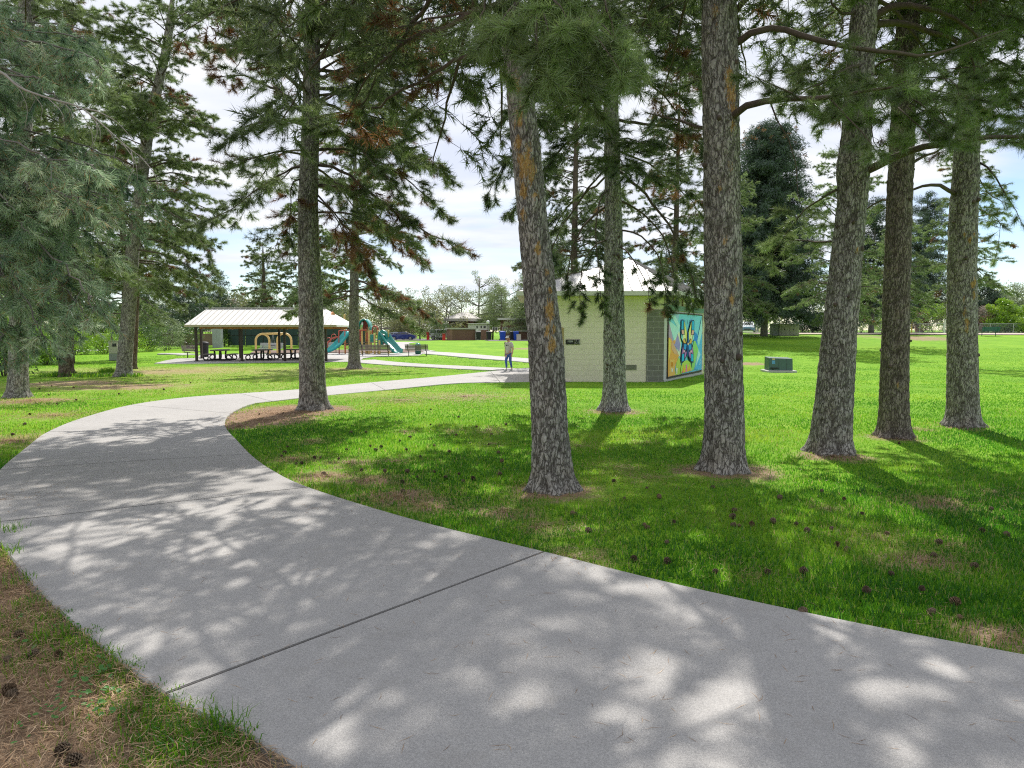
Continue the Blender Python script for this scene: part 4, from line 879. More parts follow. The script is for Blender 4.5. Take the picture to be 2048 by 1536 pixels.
    left('pine between the picnic shelter and the playground with an olive green crown', [(709, 736, 27), (708, 700, 23), (708, 620, 20), (709, 540, 18), (711, 450, 15)], 12, 13, 4.3, 4.2, kk=dict(tint=.55, dead=.08, step=.14), gap=.5, ex=[([(705, 590, 37), (660, 600, 36.5), (610, 612, 36), (570, 630, 36)], .05, dict(tint=.55)), ([(712, 560, 37), (770, 580, 36.5), (830, 610, 36), (870, 640, 36)], .05, dict(dead=.2, tint=.5)), ([(712, 590, 37), (760, 615, 37), (800, 635, 37), (840, 660, 37.5)], .04, dict(dead=.1, tint=.5))])

def back_pines():
    K = dict(tn=20, tL=.18, tW=.018, step=.2, tl=.95, nsub=4, tint=.4, dead=.015, droop=.3, t0=.2)
    def bp(label, px, Yb, H, seed, z0, Lmax, kk=None, gap=.55, wpx=16, pw=.45):
        b = base_at(px, 700, Yb) if not isinstance(Yb, tuple) else np.array([*Yb, tz(*Yb)])
        t = thing('pine_tree', label, 'tree', b, group='pines farther back' if not isinstance(Yb, tuple) else 'unseen pines added to cut sky light')
        r0 = wpx * Yb / F / 2 if not isinstance(Yb, tuple) else .2
        def fn(z): return np.array([.012 * z * math.sin(seed), 0, z]), r0 * (1 - z / H) ** .8 + .02
        w = MB(); q = [fn(z) for z in np.linspace(0, H, 24)]; w.tube([a - [0, 0, .2] for a, r in q], [r for a, r in q], 12); w.obj('trunk', MAT['bark_brown'], t, smooth=True)
        c = Crown(); whorls(c, fn, z0, H - .3, Lmax, gap=gap, pw=pw, **{**K, **(kk or {})}); finish(c, t, fn, H)
    bp('dark green pine rising behind the restroom between the two trunks', 1145, 40, 19, 1, 2.9, 3.8, dict(tint=.26, step=.16), gap=.5); bp('dark pine filling the gap right of the restroom roof tip', 1345, 44, 18, 2, 3.2, 3.6, dict(tint=.28, dead=.1, step=.18), gap=.55)
    bp('broad olive green pine behind the straight thick trunk', 1452, 64, 15, 13, 3.4, 5.2, dict(tint=.6, tW=.022)); bp('sunny pale green pine behind the crooked trunk', 1668, 56, 15.5, 3, 3.2, 5.4, dict(tint=.66)); bp('pale green pine behind the slim dark trunk', 1795, 60, 11, 4, 3.6, 3.6, dict(tint=.6)); bp('light green pine seen right of the farthest thick trunk', 1930, 40, 13, 5, 4.6, 2.6, dict(tint=.55, step=.26))
    bp('tall pine behind the utility cabinet with its trunk hidden by the leaning pine', 256, 52, 21, 6, 3.2, 5.0, dict(tint=.62)); bp('tall pine behind the left bushes whose crown fills the upper left', 139, 46, 21, 7, 3.4, 4.4, dict(tint=.6), gap=.7)
    for x, y, sd in ((-7, -4.5, 21), (-2.5, -9, 22), (4.5, -7, 23), (10, -4, 24), (-13.5, 2.5, 25)):  # unseen pines behind and left of the camera, added to dim the sky light
        bp('unseen pine added near the path to cut sky light', 0, (x, y), 15, sd, 3.0, 3.8, dict(step=.3, tn=14, tW=.03), gap=.7)
    bp('tall pine beyond the court with a crown above the shelter roof', 612, 84, 17, 8, 4.5, 6.0, dict(tint=.55, tL=.24, tW=.03, step=.3)); bp('pine behind the green windscreen fence seen above the roof of the shelter', 530, 88, 12.5, 9, 4, 4.5, dict(tint=.45, tL=.24, tW=.03, step=.3))

def juniper():
    gx, gy = -10.3, 10.4; g = np.array([gx, gy, tz(gx, gy)])
    t = thing('juniper_tree', 'hanging blue green juniper with tiny brown cones at the left edge', 'tree', g)
    mb = MB(); P = cat_rom([(0, 0, -.1), (.1, .05, 2), (.15, 0, 4.5), (.1, 0, 8)], 30); mb.tube(P, np.linspace(.2, .05, 30), 12)
    mb.obj('trunk', MAT['bark_far'], t, smooth=True); TRUNKS.append((gx, gy, .25))
    c = Crown()
    K = dict(tn=18, tL=.12, tW=.0085, step=.12, tl=.55, nsub=5, tint=.42, dead=.0, droop=.75, curl=-.1, t0=.3, flat=.9, tv=.24)
    pths = []
    for k in range(40):
        z = rng.uniform(2.2, 7.6); pe = (rng.uniform(-60, 215), rng.uniform(20, 690), rng.uniform(7.6, 11)); e = at(*pe) - g
        if e[2] > z: z = e[2] + rng.uniform(-.3, .6)
        s = np.array([.1, 0, min(max(z, 1.8), 7.8)]); m = s * .5 + e * .5 + np.array([0, 0, .35])
        pths.append([s, m, e * .85 + m * .15 + np.array([0, 0, .12]), e])
    for pe in ((150, 390, 8.5), (180, 450, 8.6), (120, 420, 8), (90, 430, 8), (60, 470, 7.8), (30, 420, 7.6), (100, 540, 8.4), (160, 540, 9), (40, 590, 8.2), (60, 650, 9), (20, 690, 8.5), (70, 700, 9), (215, 500, 9.5), (240, 430, 10), (300, 390, 10), (210, 380, 9.4), (260, 340, 9.7), (120, 620, 9.6), (140, 660, 10), (105, 720, 10.5), (280, 470, 10.4), (330, 440, 10.6), (200, 560, 10.3), (10, 530, 7.5), (130, 470, 8.2), (190, 420, 9), (70, 390, 7.9), (50, 520, 8.), (100, 480, 8)):
        e = at(*pe) - g; s = np.array([.1, 0, min(7.5, max(1.8, e[2] + rng.uniform(.2, .9)))]); m = s * .45 + e * .55 + np.array([0, 0, .45]); pths.append([s, m, e * .8 + m * .2 + np.array([0, 0, .15]), e])
    for p in pths: limb(c, p, .022, **K)
    for _ in range(26):   # sides away from the camera
        a = rng.uniform(0, 2 * PI); z = rng.uniform(1.5, 7.8); L = 2.2 * (1 - z / 10); d = np.array([math.cos(a), math.sin(a), 0])
        limb(c, [np.array([.1, 0, z]), np.array([.1, 0, z + .2]) + d * L * .5, np.array([.1, 0, z - .2]) + d * L], .02, **{**K, 'step': .2})
    if c.wood.v: c.wood.obj('branches', MAT['bark_far'], t, smooth=True)
    soup('twigs', c.twigs(), MAT['bark_far'], None, t); V, tt = c.needles(.30, .3); mk = rng.random(len(tt)) < .06 * (1 + np.sin(V[::3, 2] * 5 + V[::3, 0] * 3)); tt[mk] = rng.uniform(.9, 1, mk.sum()); soup('crown', V, MAT['juniper'], tt, t)
    # bleached bare bough arching across the top left
    mb = MB()
    def bough(pp, r):
        P = np.array([at(*q) - g for q in pp]); P = cat_rom(P, 30); mb.tube(P, np.linspace(r, .003, 30), 6); return P
    P = bough(((-60, 130, 7.6), (0, 143, 7.5), (40, 175, 7.45), (100, 197, 7.4), (160, 215, 7.4), (200, 245, 7.35), (250, 290, 7.3), (290, 320, 7.3)), .016)
    for i in range(6, 29, 2):
        d = np.array([rng.uniform(-.1, .25), rng.uniform(-.1, .1), rng.uniform(-.45, -.15)]); q = P[i]; mb.tube(cat_rom([q, q + d * .5 + [.06, 0, 0], q + d], 6), np.linspace(.005, .002, 6), 4)
    bough(((170, 217, 7.4), (200, 225, 7.4), (240, 250, 7.45), (285, 305, 7.5)), .008)
    mb.obj('dead_bough', MAT['twig_pale'], t, smooth=True)

# ---- background trees (crown of many leaf-sized faces through the volume)
def leafcloud(C_, R_, n, L, W, tint=(.0, 1.), up=0., jitter=.5, sd=None, dn=0.):
    """clumps with centres C_ radii R_, n faces each"""
    C_ = np.asarray(C_, float); R_ = np.asarray(R_, float); i = np.repeat(np.arange(len(C_)), n); m = len(i)
    d = nrm(rng.normal(0, 1, (m, 3))); p = C_[i] + d * (R_[i] * rng.uniform(.15, 1.0, m) ** .6)[:, None] * np.array([1, 1, .75])
    v = nrm(d * .8 + rng.normal(0, .7, (m, 3)) + np.array([0, 0, up - dn])); s = nrm(np.cross(v, rng.normal(0, 1, (m, 3))))
    l = L * rng.uniform(.6, 1.3, m)[:, None]; w = W * rng.uniform(.6, 1.3, m)[:, None]
    V = np.stack([p - s * w / 2, p + s * w / 2 + v * l * .15, p + v * l], 1).reshape(-1, 3)
    ct = rng.uniform(tint[0], tint[1], len(C_)); t = np.clip(ct[i] * .7 + rng.uniform(tint[0], tint[1], m) * .3, 0, 1)
    return V, t
def conifer(name, label, base, H, R_, z0, seed, leaf='spruce', group='evergreens in the background', bark='bark_far', n=46, L=.32, W=.07, tint=(.05, .8), gap=.5, tr=.018, shape=.85, sag=.25, cones=0, lean=0, cat='tree', per=9, br=True):
    t = thing(name, label, cat, base, group=group)
    P = cat_rom([(0, 0, -.2), (lean * .4, 0, H * .35), (lean, 0, H)], 16); w = MB(); w.tube(P, np.linspace(1, .08, 16) * H * tr, 10); w.obj('trunk', MAT[bark], t, smooth=True)
    cs, rs = [], []; b = MB(); z = z0
    while z < H * .985:
        u = (z - z0) / (H - z0); k = max(3, int(per * (1 - u * .6)))
        for j in range(k):
            a = rng.uniform(0, 2 * PI); l = max(.25, R_ * (1 - u) ** shape * rng.uniform(.7, 1.1)); x0 = lean * (z / H) ** 1.5
            e = np.array([math.cos(a) * l + x0, math.sin(a) * l, z + l * (.18 * u - sag * (1 - u))]); s = np.array([x0, 0, z])
            if br: b.tube([s, s * .5 + e * .5 + [0, 0, l * .06], e], [.012 * l + .012, .008 * l + .008, .006], 4)
            m = max(2, int(l / .5))
            for q in range(m):
                f = (q + 1.0) / m; c_ = s * (1 - f) + e * f + np.array([0, 0, l * .06 * math.sin(f * PI)]); cs.append(c_ + rng.normal(0, .12, 3)); rs.append(.22 + .18 * l / m + .1)
        z += gap * rng.uniform(.75, 1.25) * (1 - .35 * u)
    if br: b.tube([(lean * (z_ / H) ** 1.5, 0, z_) for z_ in np.linspace(z0 * .9, H * .99, 14)], np.linspace(.06, .02, 14), 4); b.obj('branches', MAT['bark_plain'], t)
    V, tt = leafcloud(cs, rs, n, L, W, tint, dn=.25)
    if cones:
        cc = [(rng.normal(0, R_ * .28), rng.normal(0, R_ * .28) - .3, H - rng.uniform(.8, cones)) for _ in range(60)]; V2, _ = leafcloud(cc, [.18] * 60, 16, .22, .09, dn=.8); V = np.vstack([V, V2]); tt = np.concatenate([tt, rng.uniform(.9, 1, len(V2) // 3)])
    soup('crown', V, MAT[leaf], tt, t); return t
def broadleaf(name, label, base, H, W_, seed, leaf='leaf_green', group='leafy trees in the background', stems=1, z0=.25, n=60, L=.22, Wf=.12, clump=.55, nb=26, bark='bark_far', cat='tree', dens=1.0, tr=.02, round_=1.0, tint=(0, 1)):
    t = thing(name, label, cat, base, group=group); r = random.Random(seed); w = MB(); cs, rs = [], []
    for s in range(stems):
        a = r.uniform(0, 6.28); top = np.array([math.cos(a) * W_ * .16 * (stems > 1), math.sin(a) * W_ * .16 * (stems > 1), H * .72]); b0 = np.array([math.cos(a) * .12, math.sin(a) * .12, -.15]) * (stems > 1) + np.array([0, 0, -.1])
        tp = cat_rom([b0, b0 * .5 + top * .35 + [r.uniform(-.1, .1) * W_ * .3, 0, 0], top], 10); w.tube(tp, np.linspace(1, .25, 10) * H * tr, 8)
        for k in range(int(nb / stems)):
            f = r.uniform(.25 if z0 < .3 else z0, .98); p = tp[int(f * 9)]; an = r.uniform(0, 6.28); h = p[2] / H
            l = W_ * .5 * r.uniform(.55, 1.0) * math.sin(PI * min(1, max(.15, (.15 + .85 * h)))) ** .5 * round_
            e = p + np.array([math.cos(an) * l, math.sin(an) * l, r.uniform(.1, .65) * l * (1.2 if h > .3 else .5)]); e[2] = min(e[2], H)
            m_ = p * .5 + e * .5 + np.array([0, 0, -.06 * l]); w.tube(cat_rom([p, m_, e], 5), np.linspace(.35, .1, 5) * H * tr, 5)
            for q in (.55, .78, 1.0):
                for _ in range(2): cs.append(p * (1 - q) + e * q + np.array([r.gauss(0, .35), r.gauss(0, .35), r.gauss(0, .3)]) * clump * 1.2); rs.append(clump * r.uniform(.6, 1.2))
    w.obj('trunk', MAT[bark], t, smooth=True)
    V, tt = leafcloud(cs, rs, int(n * dens), L, Wf, tint); soup('crown', V, MAT[leaf], tt, t); return t
def bush(name, label, base, W_, H, D_, seed, leaf='leaf_green', n=46, L=.16, Wf=.09, k=60, group='bushes along the edge of the park', tint=(0, 1), cat='bush'):
    t = thing(name, label, cat, base, group=group); cs = []; w = MB()
    for _ in range(k):
        a = rng.uniform(0, 2 * PI); q = math.sqrt(rng.random()); u = rng.random() ** .8; f = math.sqrt(max(0, 1 - u ** 2 * .8)); cs.append((math.cos(a) * q * W_ / 2 * f, math.sin(a) * q * D_ / 2 * f, .15 + u * (H - .3)))
    for cpt in cs[::5]: w.tube([(cpt[0] * .1, cpt[1] * .1, -.1), (cpt[0] * .6, cpt[1] * .6, cpt[2] * .55), cpt], [.025, .018, .008], 4)
    w.obj('stems', MAT['bark_plain'], t); V, tt = leafcloud(cs, [min(.42, H * .2) + .1] * len(cs), n, L, Wf, tint); soup('foliage', V, MAT[leaf], tt, t); return t

def base_at(px, py, Y=None):
    if Y is None: return G(px, py)
    d = ray(px, py); x = d[0] * Y / d[1]; return np.array([x, Y, tz(x, Y)])
def ht(py, Y, b): return at(1024, py, Y)[2] - b[2]

def background():
    # right of centre
    b = base_at(1528, 672); Y = b[1]
    conifer('spruce_tree', 'big dark spruce with brown cones in its top and splayed stems, behind the utility boxes', b, ht(250, Y, b), 6.0, 2.6, 1, n=60, L=.34, W=.07, gap=.45, cones=3.0, per=17, shape=.33, tint=(.0, .75))
    w = MB()
    b2 = base_at(1500, 662, 80); conifer('spruce_tree', 'dark spruce at the left behind the big cone topped spruce', base_at(1478, 668, 82), 12, 3.0, 2.6, 2, tint=(0, .7))
    b = base_at(1742, 666); Y = b[1]; conifer('spruce_tree', 'dark spruce with a bare grey trunk between two of the right pines', b, ht(395, Y, b), 6.2, 3.0, 3, shape=.5, sag=.32, tint=(0, .7), tr=.022, n=50)
    b = base_at(1838, 664); Y = b[1]; conifer('spruce_tree', 'dark spruce with low sweeping boughs and a leaning grey trunk on the right lawn', b, ht(385, Y, b), 7.0, 2.8, 4, shape=.5, sag=.34, tint=(0, .8), tr=.022, lean=.5, n=50)
    b = base_at(1625, 660, 88); bush('juniper_bush', 'low dark spreading juniper right of the beige utility boxes', b, 4.6, 2.3, 4, 5, leaf='spruce', k=110, L=.3, Wf=.07, tint=(0, .5), n=60)
    b = base_at(1976, 655, 105); conifer('spruce_tree', 'blue dark conifer far beyond the green bench at the right edge', b, ht(562, 105, b), 5.2, .8, 6, tint=(.1, .7), n=40, L=.4, W=.1)
    b = base_at(2032, 655, 112); broadleaf('poplar_tree', 'tall pale green leafy tree at the far right edge', b, ht(550, 112, b), 7, 7, leaf='leaf_pale', n=40, L=.3, Wf=.16, nb=34, clump=.8)
    b = base_at(2022, 658, 92); broadleaf('maple_tree', 'bright lime green young tree behind the fence at the right edge', b, ht(598, 92, b), 6.2, 8, leaf='leaf_bright', n=70, L=.26, Wf=.16, nb=40, clump=.6, z0=.1)
    for px, Yb, wd, h, lf, lb in ((1868, 93, 4.5, 3.8, 'leaf_bright', 'fresh green bush behind the chain link fence left of the pale knobbly trunk'), (1845, 95, 2.2, 2.6, 'leaf_red', 'dark red bush behind the chain link fence'), (1960, 94, 3, 3.4, 'leaf_tan', 'bare brownish bush behind the green bench'), (1975, 95, 2.2, 2.2, 'leaf_red', 'purple red bush right behind the green bench'), (2046, 88, 2.2, 2.0, 'leaf_bright', 'low yellow green bush at the right edge behind the fence'), (1770, 95, 3.4, 3.2, 'leaf_bright', 'lime green bush seen between the middle right trunks'), (1722, 94, 3, 3.6, 'leaf_bright', 'lime green bush left of the bare grey spruce trunk'), (1895, 97, 3.5, 4.2, 'leaf_olive', 'olive bush behind the fence left of the knobbly trunk'), (1515, 100, 3.4, 2.4, 'leaf_bright', 'low green bush by the far parked car'), (2000, 98, 4, 3.0, 'leaf_olive', 'olive green bush right of the green bench')):
        bush('bush', lb, base_at(px, 660, Yb), wd, h, wd, 1, leaf=lf, k=50)
    # centre: pines by the brick building
    for px, py, H, R_, z0, lb, kw in ((985, 679.5, 11, 4.2, 3.0, 'brown trunked pine left of the walking man before the brick building', dict(lean=.6)), (1003, 680, 9.5, 3.6, 3.6, 'thick grey trunked pine right behind the walking man', dict(bark='bark_far', tr=.034)), (1042, 678, 10, 3.6, 3.2, 'pine with a thin dark trunk beside the leaning pine trunk', {}), (1080, 678, 12, 4, 3, 'pine largely hidden behind the leaning pine trunk', {})):
        b = base_at(px, py); conifer('pine_tree', lb, b, H, R_, z0, 3, leaf='needle', tint=(.2, .8), n=40, L=.3, W=.05, gap=.6, shape=.5, sag=.1, group='pines before the brick building', bark='bark_brown' if 'bark' not in kw else kw['bark'], **{q: v for q, v in kw.items() if q != 'bark'})
    for px, Yb, top, wd, lf, lb in ((882, 128, 570, 13, 'leaf_olive', 'budding olive tree with several dark stems behind the white pickup'), (925, 140, 555, 12, 'leaf_pale', 'pale green tree behind the small brick house'), (840, 139, 590, 12, 'leaf_olive', 'brownish budding tree behind the parked cars'), (760, 135, 570, 13, 'leaf_olive', 'olive brown tree behind the playground'), (800, 150, 545, 12, 'leaf_pale', 'pale tree top rising behind the playground tower'), (960, 150, 510, 14, 'leaf_pale', 'tall grey green tree above the brick house roof'), (1010, 155, 540, 13, 'leaf_olive', 'olive tree above the long brick building'), (330, 88, 620, 8, 'leaf_pale', 'grey budding tree left of the picnic shelter'), (480, 112, 585, 7, 'leaf_tan', 'bare pinkish tree behind the picnic shelter roof'), (500, 125, 570, 9, 'leaf_olive', 'budding tree behind the picnic shelter ridge'), (690, 120, 590, 9, 'leaf_olive', 'olive tree behind the green windscreen fence'), (90, 85, 560, 10, 'leaf_bright', 'fresh green tree behind the left pines'), (215, 92, 600, 9, 'leaf_green', 'leafy green tree behind the beige utility cabinet'), (20, 70, 600, 8, 'leaf_bright', 'bright leafy tree at the left edge behind the pines')):
        b = base_at(px, 675, Yb); broadleaf('budding_tree', lb, b, ht(top, Yb, b), wd, int(px), leaf=lf, stems=3 if 'stems' in lb else 1, n=40, L=.28, Wf=.15, nb=30, clump=.75, dens=.8)
    for px, Yb, top, R_, lb in ((440, 100, 545, 3.6, 'dark spruce left of the blue gap above the shelter roof'), (530, 108, 535, 3.4, 'pine standing behind the middle of the shelter roof'), (405, 96, 560, 3.4, 'dark spruce at the left end of the shelter roof'), (610, 104, 560, 4, 'grey green pine behind the right end of the shelter roof'), (650, 112, 545, 4.2, 'pine behind the playground tower on the left'), (370, 90, 540, 3.6, 'dark conifer above the left lawn bushes'), (1060, 120, 520, 4.5, 'tall pine behind the leaning trunk and the restroom'), (1120, 90, 450, 4.2, 'dark pine rising behind the restroom roof on the left'), (1330, 80, 470, 4, 'dark conifer rising behind the restroom roof on the right'), (300, 84, 560, 3.6, 'conifer at the left behind the grey trunk')):
        b = base_at(px, 675, Yb); conifer('background_pine', lb, b, ht(top, Yb, b), R_, 2.0, 2, leaf='needle' if 'pine' in lb else 'spruce', tint=(.1, .75), n=36, L=.36, W=.07, gap=.65, shape=.6, sag=.1)
    for px, Yb, wd, h, lf, lb in ((300, 68, 4.5, 2.6, 'leaf_green', 'rounded green bush left of the picnic shelter'), (335, 72, 3.6, 3.0, 'leaf_pale', 'pale green bush beside the wooden fence'), (245, 66, 5, 2.2, 'leaf_bright', 'bright green bush behind the utility cabinet'), (375, 76, 3, 2.6, 'leaf_green', 'dark green bush before the wooden fence'), (210, 62, 4, 1.8, 'leaf_bright', 'fresh green bush left of the utility cabinet'), (90, 44, 3, 1.6, 'leaf_bright', 'bright bush between the two leftmost trunks'), (5, 32, 2.4, 2.2, 'leaf_green', 'leafy bush at the left edge behind the first trunk'), (448, 80, 1.6, 2.2, 'leaf_green', 'narrow bush at the end of the green windscreen fence'), (878, 122, 6, 3.2, 'leaf_green', 'dark bush behind the red post in the car park'), (820, 140, 9, 3.5, 'leaf_green', 'long dark hedge bush behind the parked cars'), (790, 143, 9, 4, 'leaf_olive', 'olive bush behind the parked silver car'), (150, 60, 3.4, 2.0, 'leaf_bright', 'yellow green bush behind the reddish trunk')):
        bush('bush', lb, base_at(px, 680, Yb), wd, h, wd * .8, 1, leaf=lf, k=55 if wd < 5 else 90)
    # far wood that reads as one mass all round the park
    cs, rs = [], []
    for k in range(1500):
        a = rng.uniform(-1.25, 1.25); d = rng.uniform(165, 230); x, y = math.sin(a) * d, math.cos(a) * d; h = (4 + 5 * (mn.noise((a * 9, 0, 0)) + .6)) * rng.random() ** .6
        cs.append((x, y, tz(x, y) + .5 + h)); rs.append(rng.uniform(1.4, 2.6))
    V, tt = leafcloud(cs, rs, 46, .9, .5); o = soup('far_woods', V, MAT['leaf_olive'], tt); tag(o, 'far off line of olive green trees beyond the park', 'woods', kind='stuff')
def satur(c):
    l = sum(c) / 3; return [min(.9, max(.01, (l + (v - l) * 1.12) * 1.3)) for v in c]
# ------------------------------------------------------------------ restroom building
def restroom():
    g = np.array([BA[0], BA[1], tz(*BA)]); t = thing('restroom_building', 'cream block restroom with white pyramid roof and a butterfly mural on its right wall', 'building', g)
    L = lambda p, z=0: np.array([p[0] - g[0], p[1] - g[1], z])
    A, B, D, E = [L(p) for p in (BA, BB, BD, BE)]
    H1 = 2.82
    def wallprism(mb, p, q, z0, z1, th, inward):
        p, q = np.array(p[:2]), np.array(q[:2]); n = np.array(inward) * th
        mb.prism([(*p, z0), (*q, z0), (*q, z1), (*p, z1)], (*n, 0))
    fd = (0, 1); md = np.array([-.883, .47]); w = MB()
    dx0, dx1 = at(1062, 760, BA[1])[0] - g[0], at(1127, 760, BA[1])[0] - g[0]
    pil = A + np.array([-.68, 0, 0])
    mb = MB(); wallprism(mb, pil, (dx1, 0, 0), -.3, H1, .2, fd); wallprism(mb, (dx0, 0, 0), B, -.3, H1, .2, fd); wallprism(mb, (dx1, 0), (dx0, 0), 2.12, H1, .2, fd)
    wall_uv(mb.obj('front_wall', MAT['cream_block'], t))
    mb = MB(); mb.prism([A + [0, -.03, -.3], A + [0, -.03, H1], pil + [0, -.03, H1], pil + [0, -.03, -.3]], (0, .2, 0)); wall_uv(mb.obj('corner_pilaster', MAT['grey_block'], t))
    dirm = (D - A) / np.linalg.norm(D - A); nm = np.array([dirm[1], -dirm[0], 0])
    mb = MB(); a2 = A + nm * .0 + dirm * .02; mb.prism([a2 + [0, 0, -.3], D + [0, 0, -.3], D + [0, 0, H1], a2 + [0, 0, H1]], -nm * .18); wall_uv(mb.obj('mural_wall', MAT['pale_block'], t))
    mb = MB(); wallprism(mb, D, E, -.3, H1, .2, (0, -1)); wallprism(mb, E, B, -.3, H1, .2, (1, 0)); wall_uv(mb.obj('rear_wall', MAT['cream_block'], t))
    mb = MB(); mb.prism([A + nm * .03 + [0, 0, -.3], D + nm * .03 + [0, 0, -.3], D + nm * .03 + [0, 0, .06], A + nm * .03 + [0, 0, .06]], -nm * .03 + [0, 0, 0]); mb.obj('plinth', MAT['pad'], t)
    # timber band: green beam then beige panels with brown battens, right and front
    mb = MB(); e = .05
    for p, q, n in ((A, D, nm),): mb.prism([p + n * e + [0, 0, H1 + .003], q + n * e + [0, 0, H1 + .003], q + n * e + [0, 0, H1 + .2], p + n * e + [0, 0, H1 + .2]], -n * .2)
    mb.obj('beam', MAT['green_beam'], t)
    mb = MB()
    for p, q, n in ((A, D, nm),): mb.prism([p + n * .02 + [0, 0, H1 + .203], q + n * .02 + [0, 0, H1 + .203], q + n * .02 + [0, 0, 3.42], p + n * .02 + [0, 0, 3.42]], -n * .12)
    mb.obj('upper_panel', MAT['beige_panel'], t); mb = MB(); wallprism(mb, A + [-.02, 0, 0], B, H1 + .003, 3.42, .2, fd); wall_uv(mb.obj('front_gable', MAT['cream_block'], t))
    for k in range(9):
        p = A + (D - A) * (k + .5) / 9; mb = MB(); mb.cbox(p + nm * .04 + np.array([0, 0, (H1 + .21 + 3.40) / 2]), (.09, .06, .36), math.atan2(dirm[1], dirm[0])); mb.obj('batten', MAT['brown_strip'], t)
    # roof: hipped pyramid with overhang and standing seams
    ov = .62; cen = (A + B + D + E) / 4; ap = np.array([at(1257, 517, BA[1] + 2.9)[0] - g[0], 2.9, at(1257, 517, BA[1] + 2.9)[2] - g[2]])
    ring = []
    for p in (A, D, E, B):
        v = p - cen; ring.append(p + v / np.linalg.norm(v[:2]) * ov * 1.25)
    ze = at(1340, 583, BA[1] - .5)[2] - g[2]
    top = MB(); n = 4
    for i in range(n):
        a, b = ring[i].copy(), ring[(i + 1) % n].copy(); a[2] = b[2] = ze; nn = np.cross(b - a, ap - a); nn = nn / np.linalg.norm(nn); nn = nn if nn[2] > 0 else -nn
        top.add([a, b, ap, a - [0, 0, .14], b - [0, 0, .14], ap - [0, 0, .14]], [(0, 1, 2) if np.cross(b - a, ap - a)[2] > 0 else (2, 1, 0), (3, 0, 1, 4)[::-1], (3, 4, 5)])
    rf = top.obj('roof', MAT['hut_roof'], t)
    sm = MB()
    for i in range(n):
        a, b = ring[i].copy(), ring[(i + 1) % n].copy(); a[2] = b[2] = ze; Ls = np.linalg.norm(b - a); k = int(Ls / .42)
        up = ap - (a + b) / 2; hgt = np.dot(ap - a, up / np.linalg.norm(up)); f0 = np.dot(ap - a, (b - a) / Ls) / Ls
        for j in range(1, k):
            f = j / k; base = a + (b - a) * f; frac = f / f0 if f < f0 else (1 - f) / (1 - f0)
            # seam runs up the slope, perpendicular to the eave
            foot = a + (b - a) * f0; sl = (ap - foot) * frac
            sm.bar(base + [0, 0, .02], base + sl + [0, 0, .02], .05, .06)
    sm.obj('roof_seam', MAT['roof_seam'], rf)
    mb = MB(); rr = [np.array([*p[:2], ze - .07]) for p in ring]
    for i in range(4): mb.bar(rr[i], rr[(i + 1) % 4], .05, .17)
    mb.obj('fascia', MAT['trim_white'], t)
    mb = MB(); mb.poly([np.array([*p[:2], ze - .16]) for p in ring]); mb.obj('soffit', MAT['beige_panel'], t)
    # door
    mb = MB(); 
    mb.box((dx0 + .003, -.03, -.2), (dx0 + .09, .12, 2.115)); mb.box((dx1 - .09, -.03, -.2), (dx1 - .003, .12, 2.115)); mb.box((dx0 + .093, -.03, 2.02), (dx1 - .093, .12, 2.115)); mb.obj('door_frame', MAT['door_tan'], t, bevel=.006)
    mb = MB(); mb.box((dx0 + .093, .06, -.2), (dx1 - .093, .11, 2.017)); dr = mb.obj('door', MAT['door_tan'], t)
    mb = MB(); mb.box((dx1 - .3, .052, .62), (dx1 - .11, .058, 1.0)); mb.obj('notice', MAT['sign_white'], dr)
    mb = MB(); mb.lathe([(.028, 0), (.03, .03), (.02, .05)], 10, (dx1 - .17, .035, 1.02)); mb.obj('handle', MAT['black_steel'], dr); mb = MB(); mb.box((dx1 - .26, .045, 1.38), (dx1 - .1, .06, 1.42)); mb.obj('door_closer', MAT['black_steel'], dr)
    # door sign (two plates)
    yy = -.012; z0, z1 = at(1140, 689, BA[1])[2] - g[2], at(1140, 679, BA[1])[2] - g[2]; x0, xm, x1 = [at(q, 684, BA[1])[0] - g[0] for q in (1131.5, 1149.6, 1160)]
    mb = MB(); mb.box((x0, yy - .012, z0), (xm - .01, .0, z1)); s1 = mb.obj('sign_plate', MAT['sign_black'], t, bevel=.003)
    mb = MB(); mb.box((xm + .01, yy - .012, z0), (x1, .0, z1)); s2 = mb.obj('sign_plate', MAT['sign_black'], t, bevel=.003)
    cu = bpy.data.curves.new('sign_text', 'FONT'); cu.body = 'MEN'; cu.size = .1; cu.align_x = 'CENTER'; cu.align_y = 'CENTER'; cu.extrude = .002
    to = bpy.data.objects.new('text_source', cu); C.objects.link(to); bpy.context.view_layer.update(); tm = bpy.data.meshes.new_from_object(to.evaluated_get(bpy.context.evaluated_depsgraph_get())); bpy.data.objects.remove(to); to = link('sign_text', tm); to.location = ((x0 + xm) / 2, yy - .0145, (z0 + z1) / 2 + .02); to.rotation_euler = (PI / 2, 0, 0); to.parent = s1; to.data.materials.clear(); to.data.materials.append(MAT['sign_white'])
    mb = MB(); cx, cz, y2 = (xm + x1) / 2 - .04, (z0 + z1) / 2, yy - .0145     # wheelchair mark and a standing figure
    def disc(x, z, r, n=12): mb.poly([(x + r * math.cos(-2 * PI * k / n), y2, z + r * math.sin(-2 * PI * k / n)) for k in range(n)])
    disc(cx - .012, cz + .07, .012); mb.bar((cx - .012, y2, cz + .052), (cx - .008, y2, cz - .0), .01, .003); mb.bar((cx - .008, y2, cz), (cx + .028, y2, cz), .01, .003); mb.bar((cx + .028, y2, cz), (cx + .04, y2, cz - .045), .01, .003)
    mb.tube([(cx - .012 + .035 * math.cos(a), y2, cz - .025 + .035 * math.sin(a)) for a in np.linspace(2.2, 6.4, 14)], .004, 4)
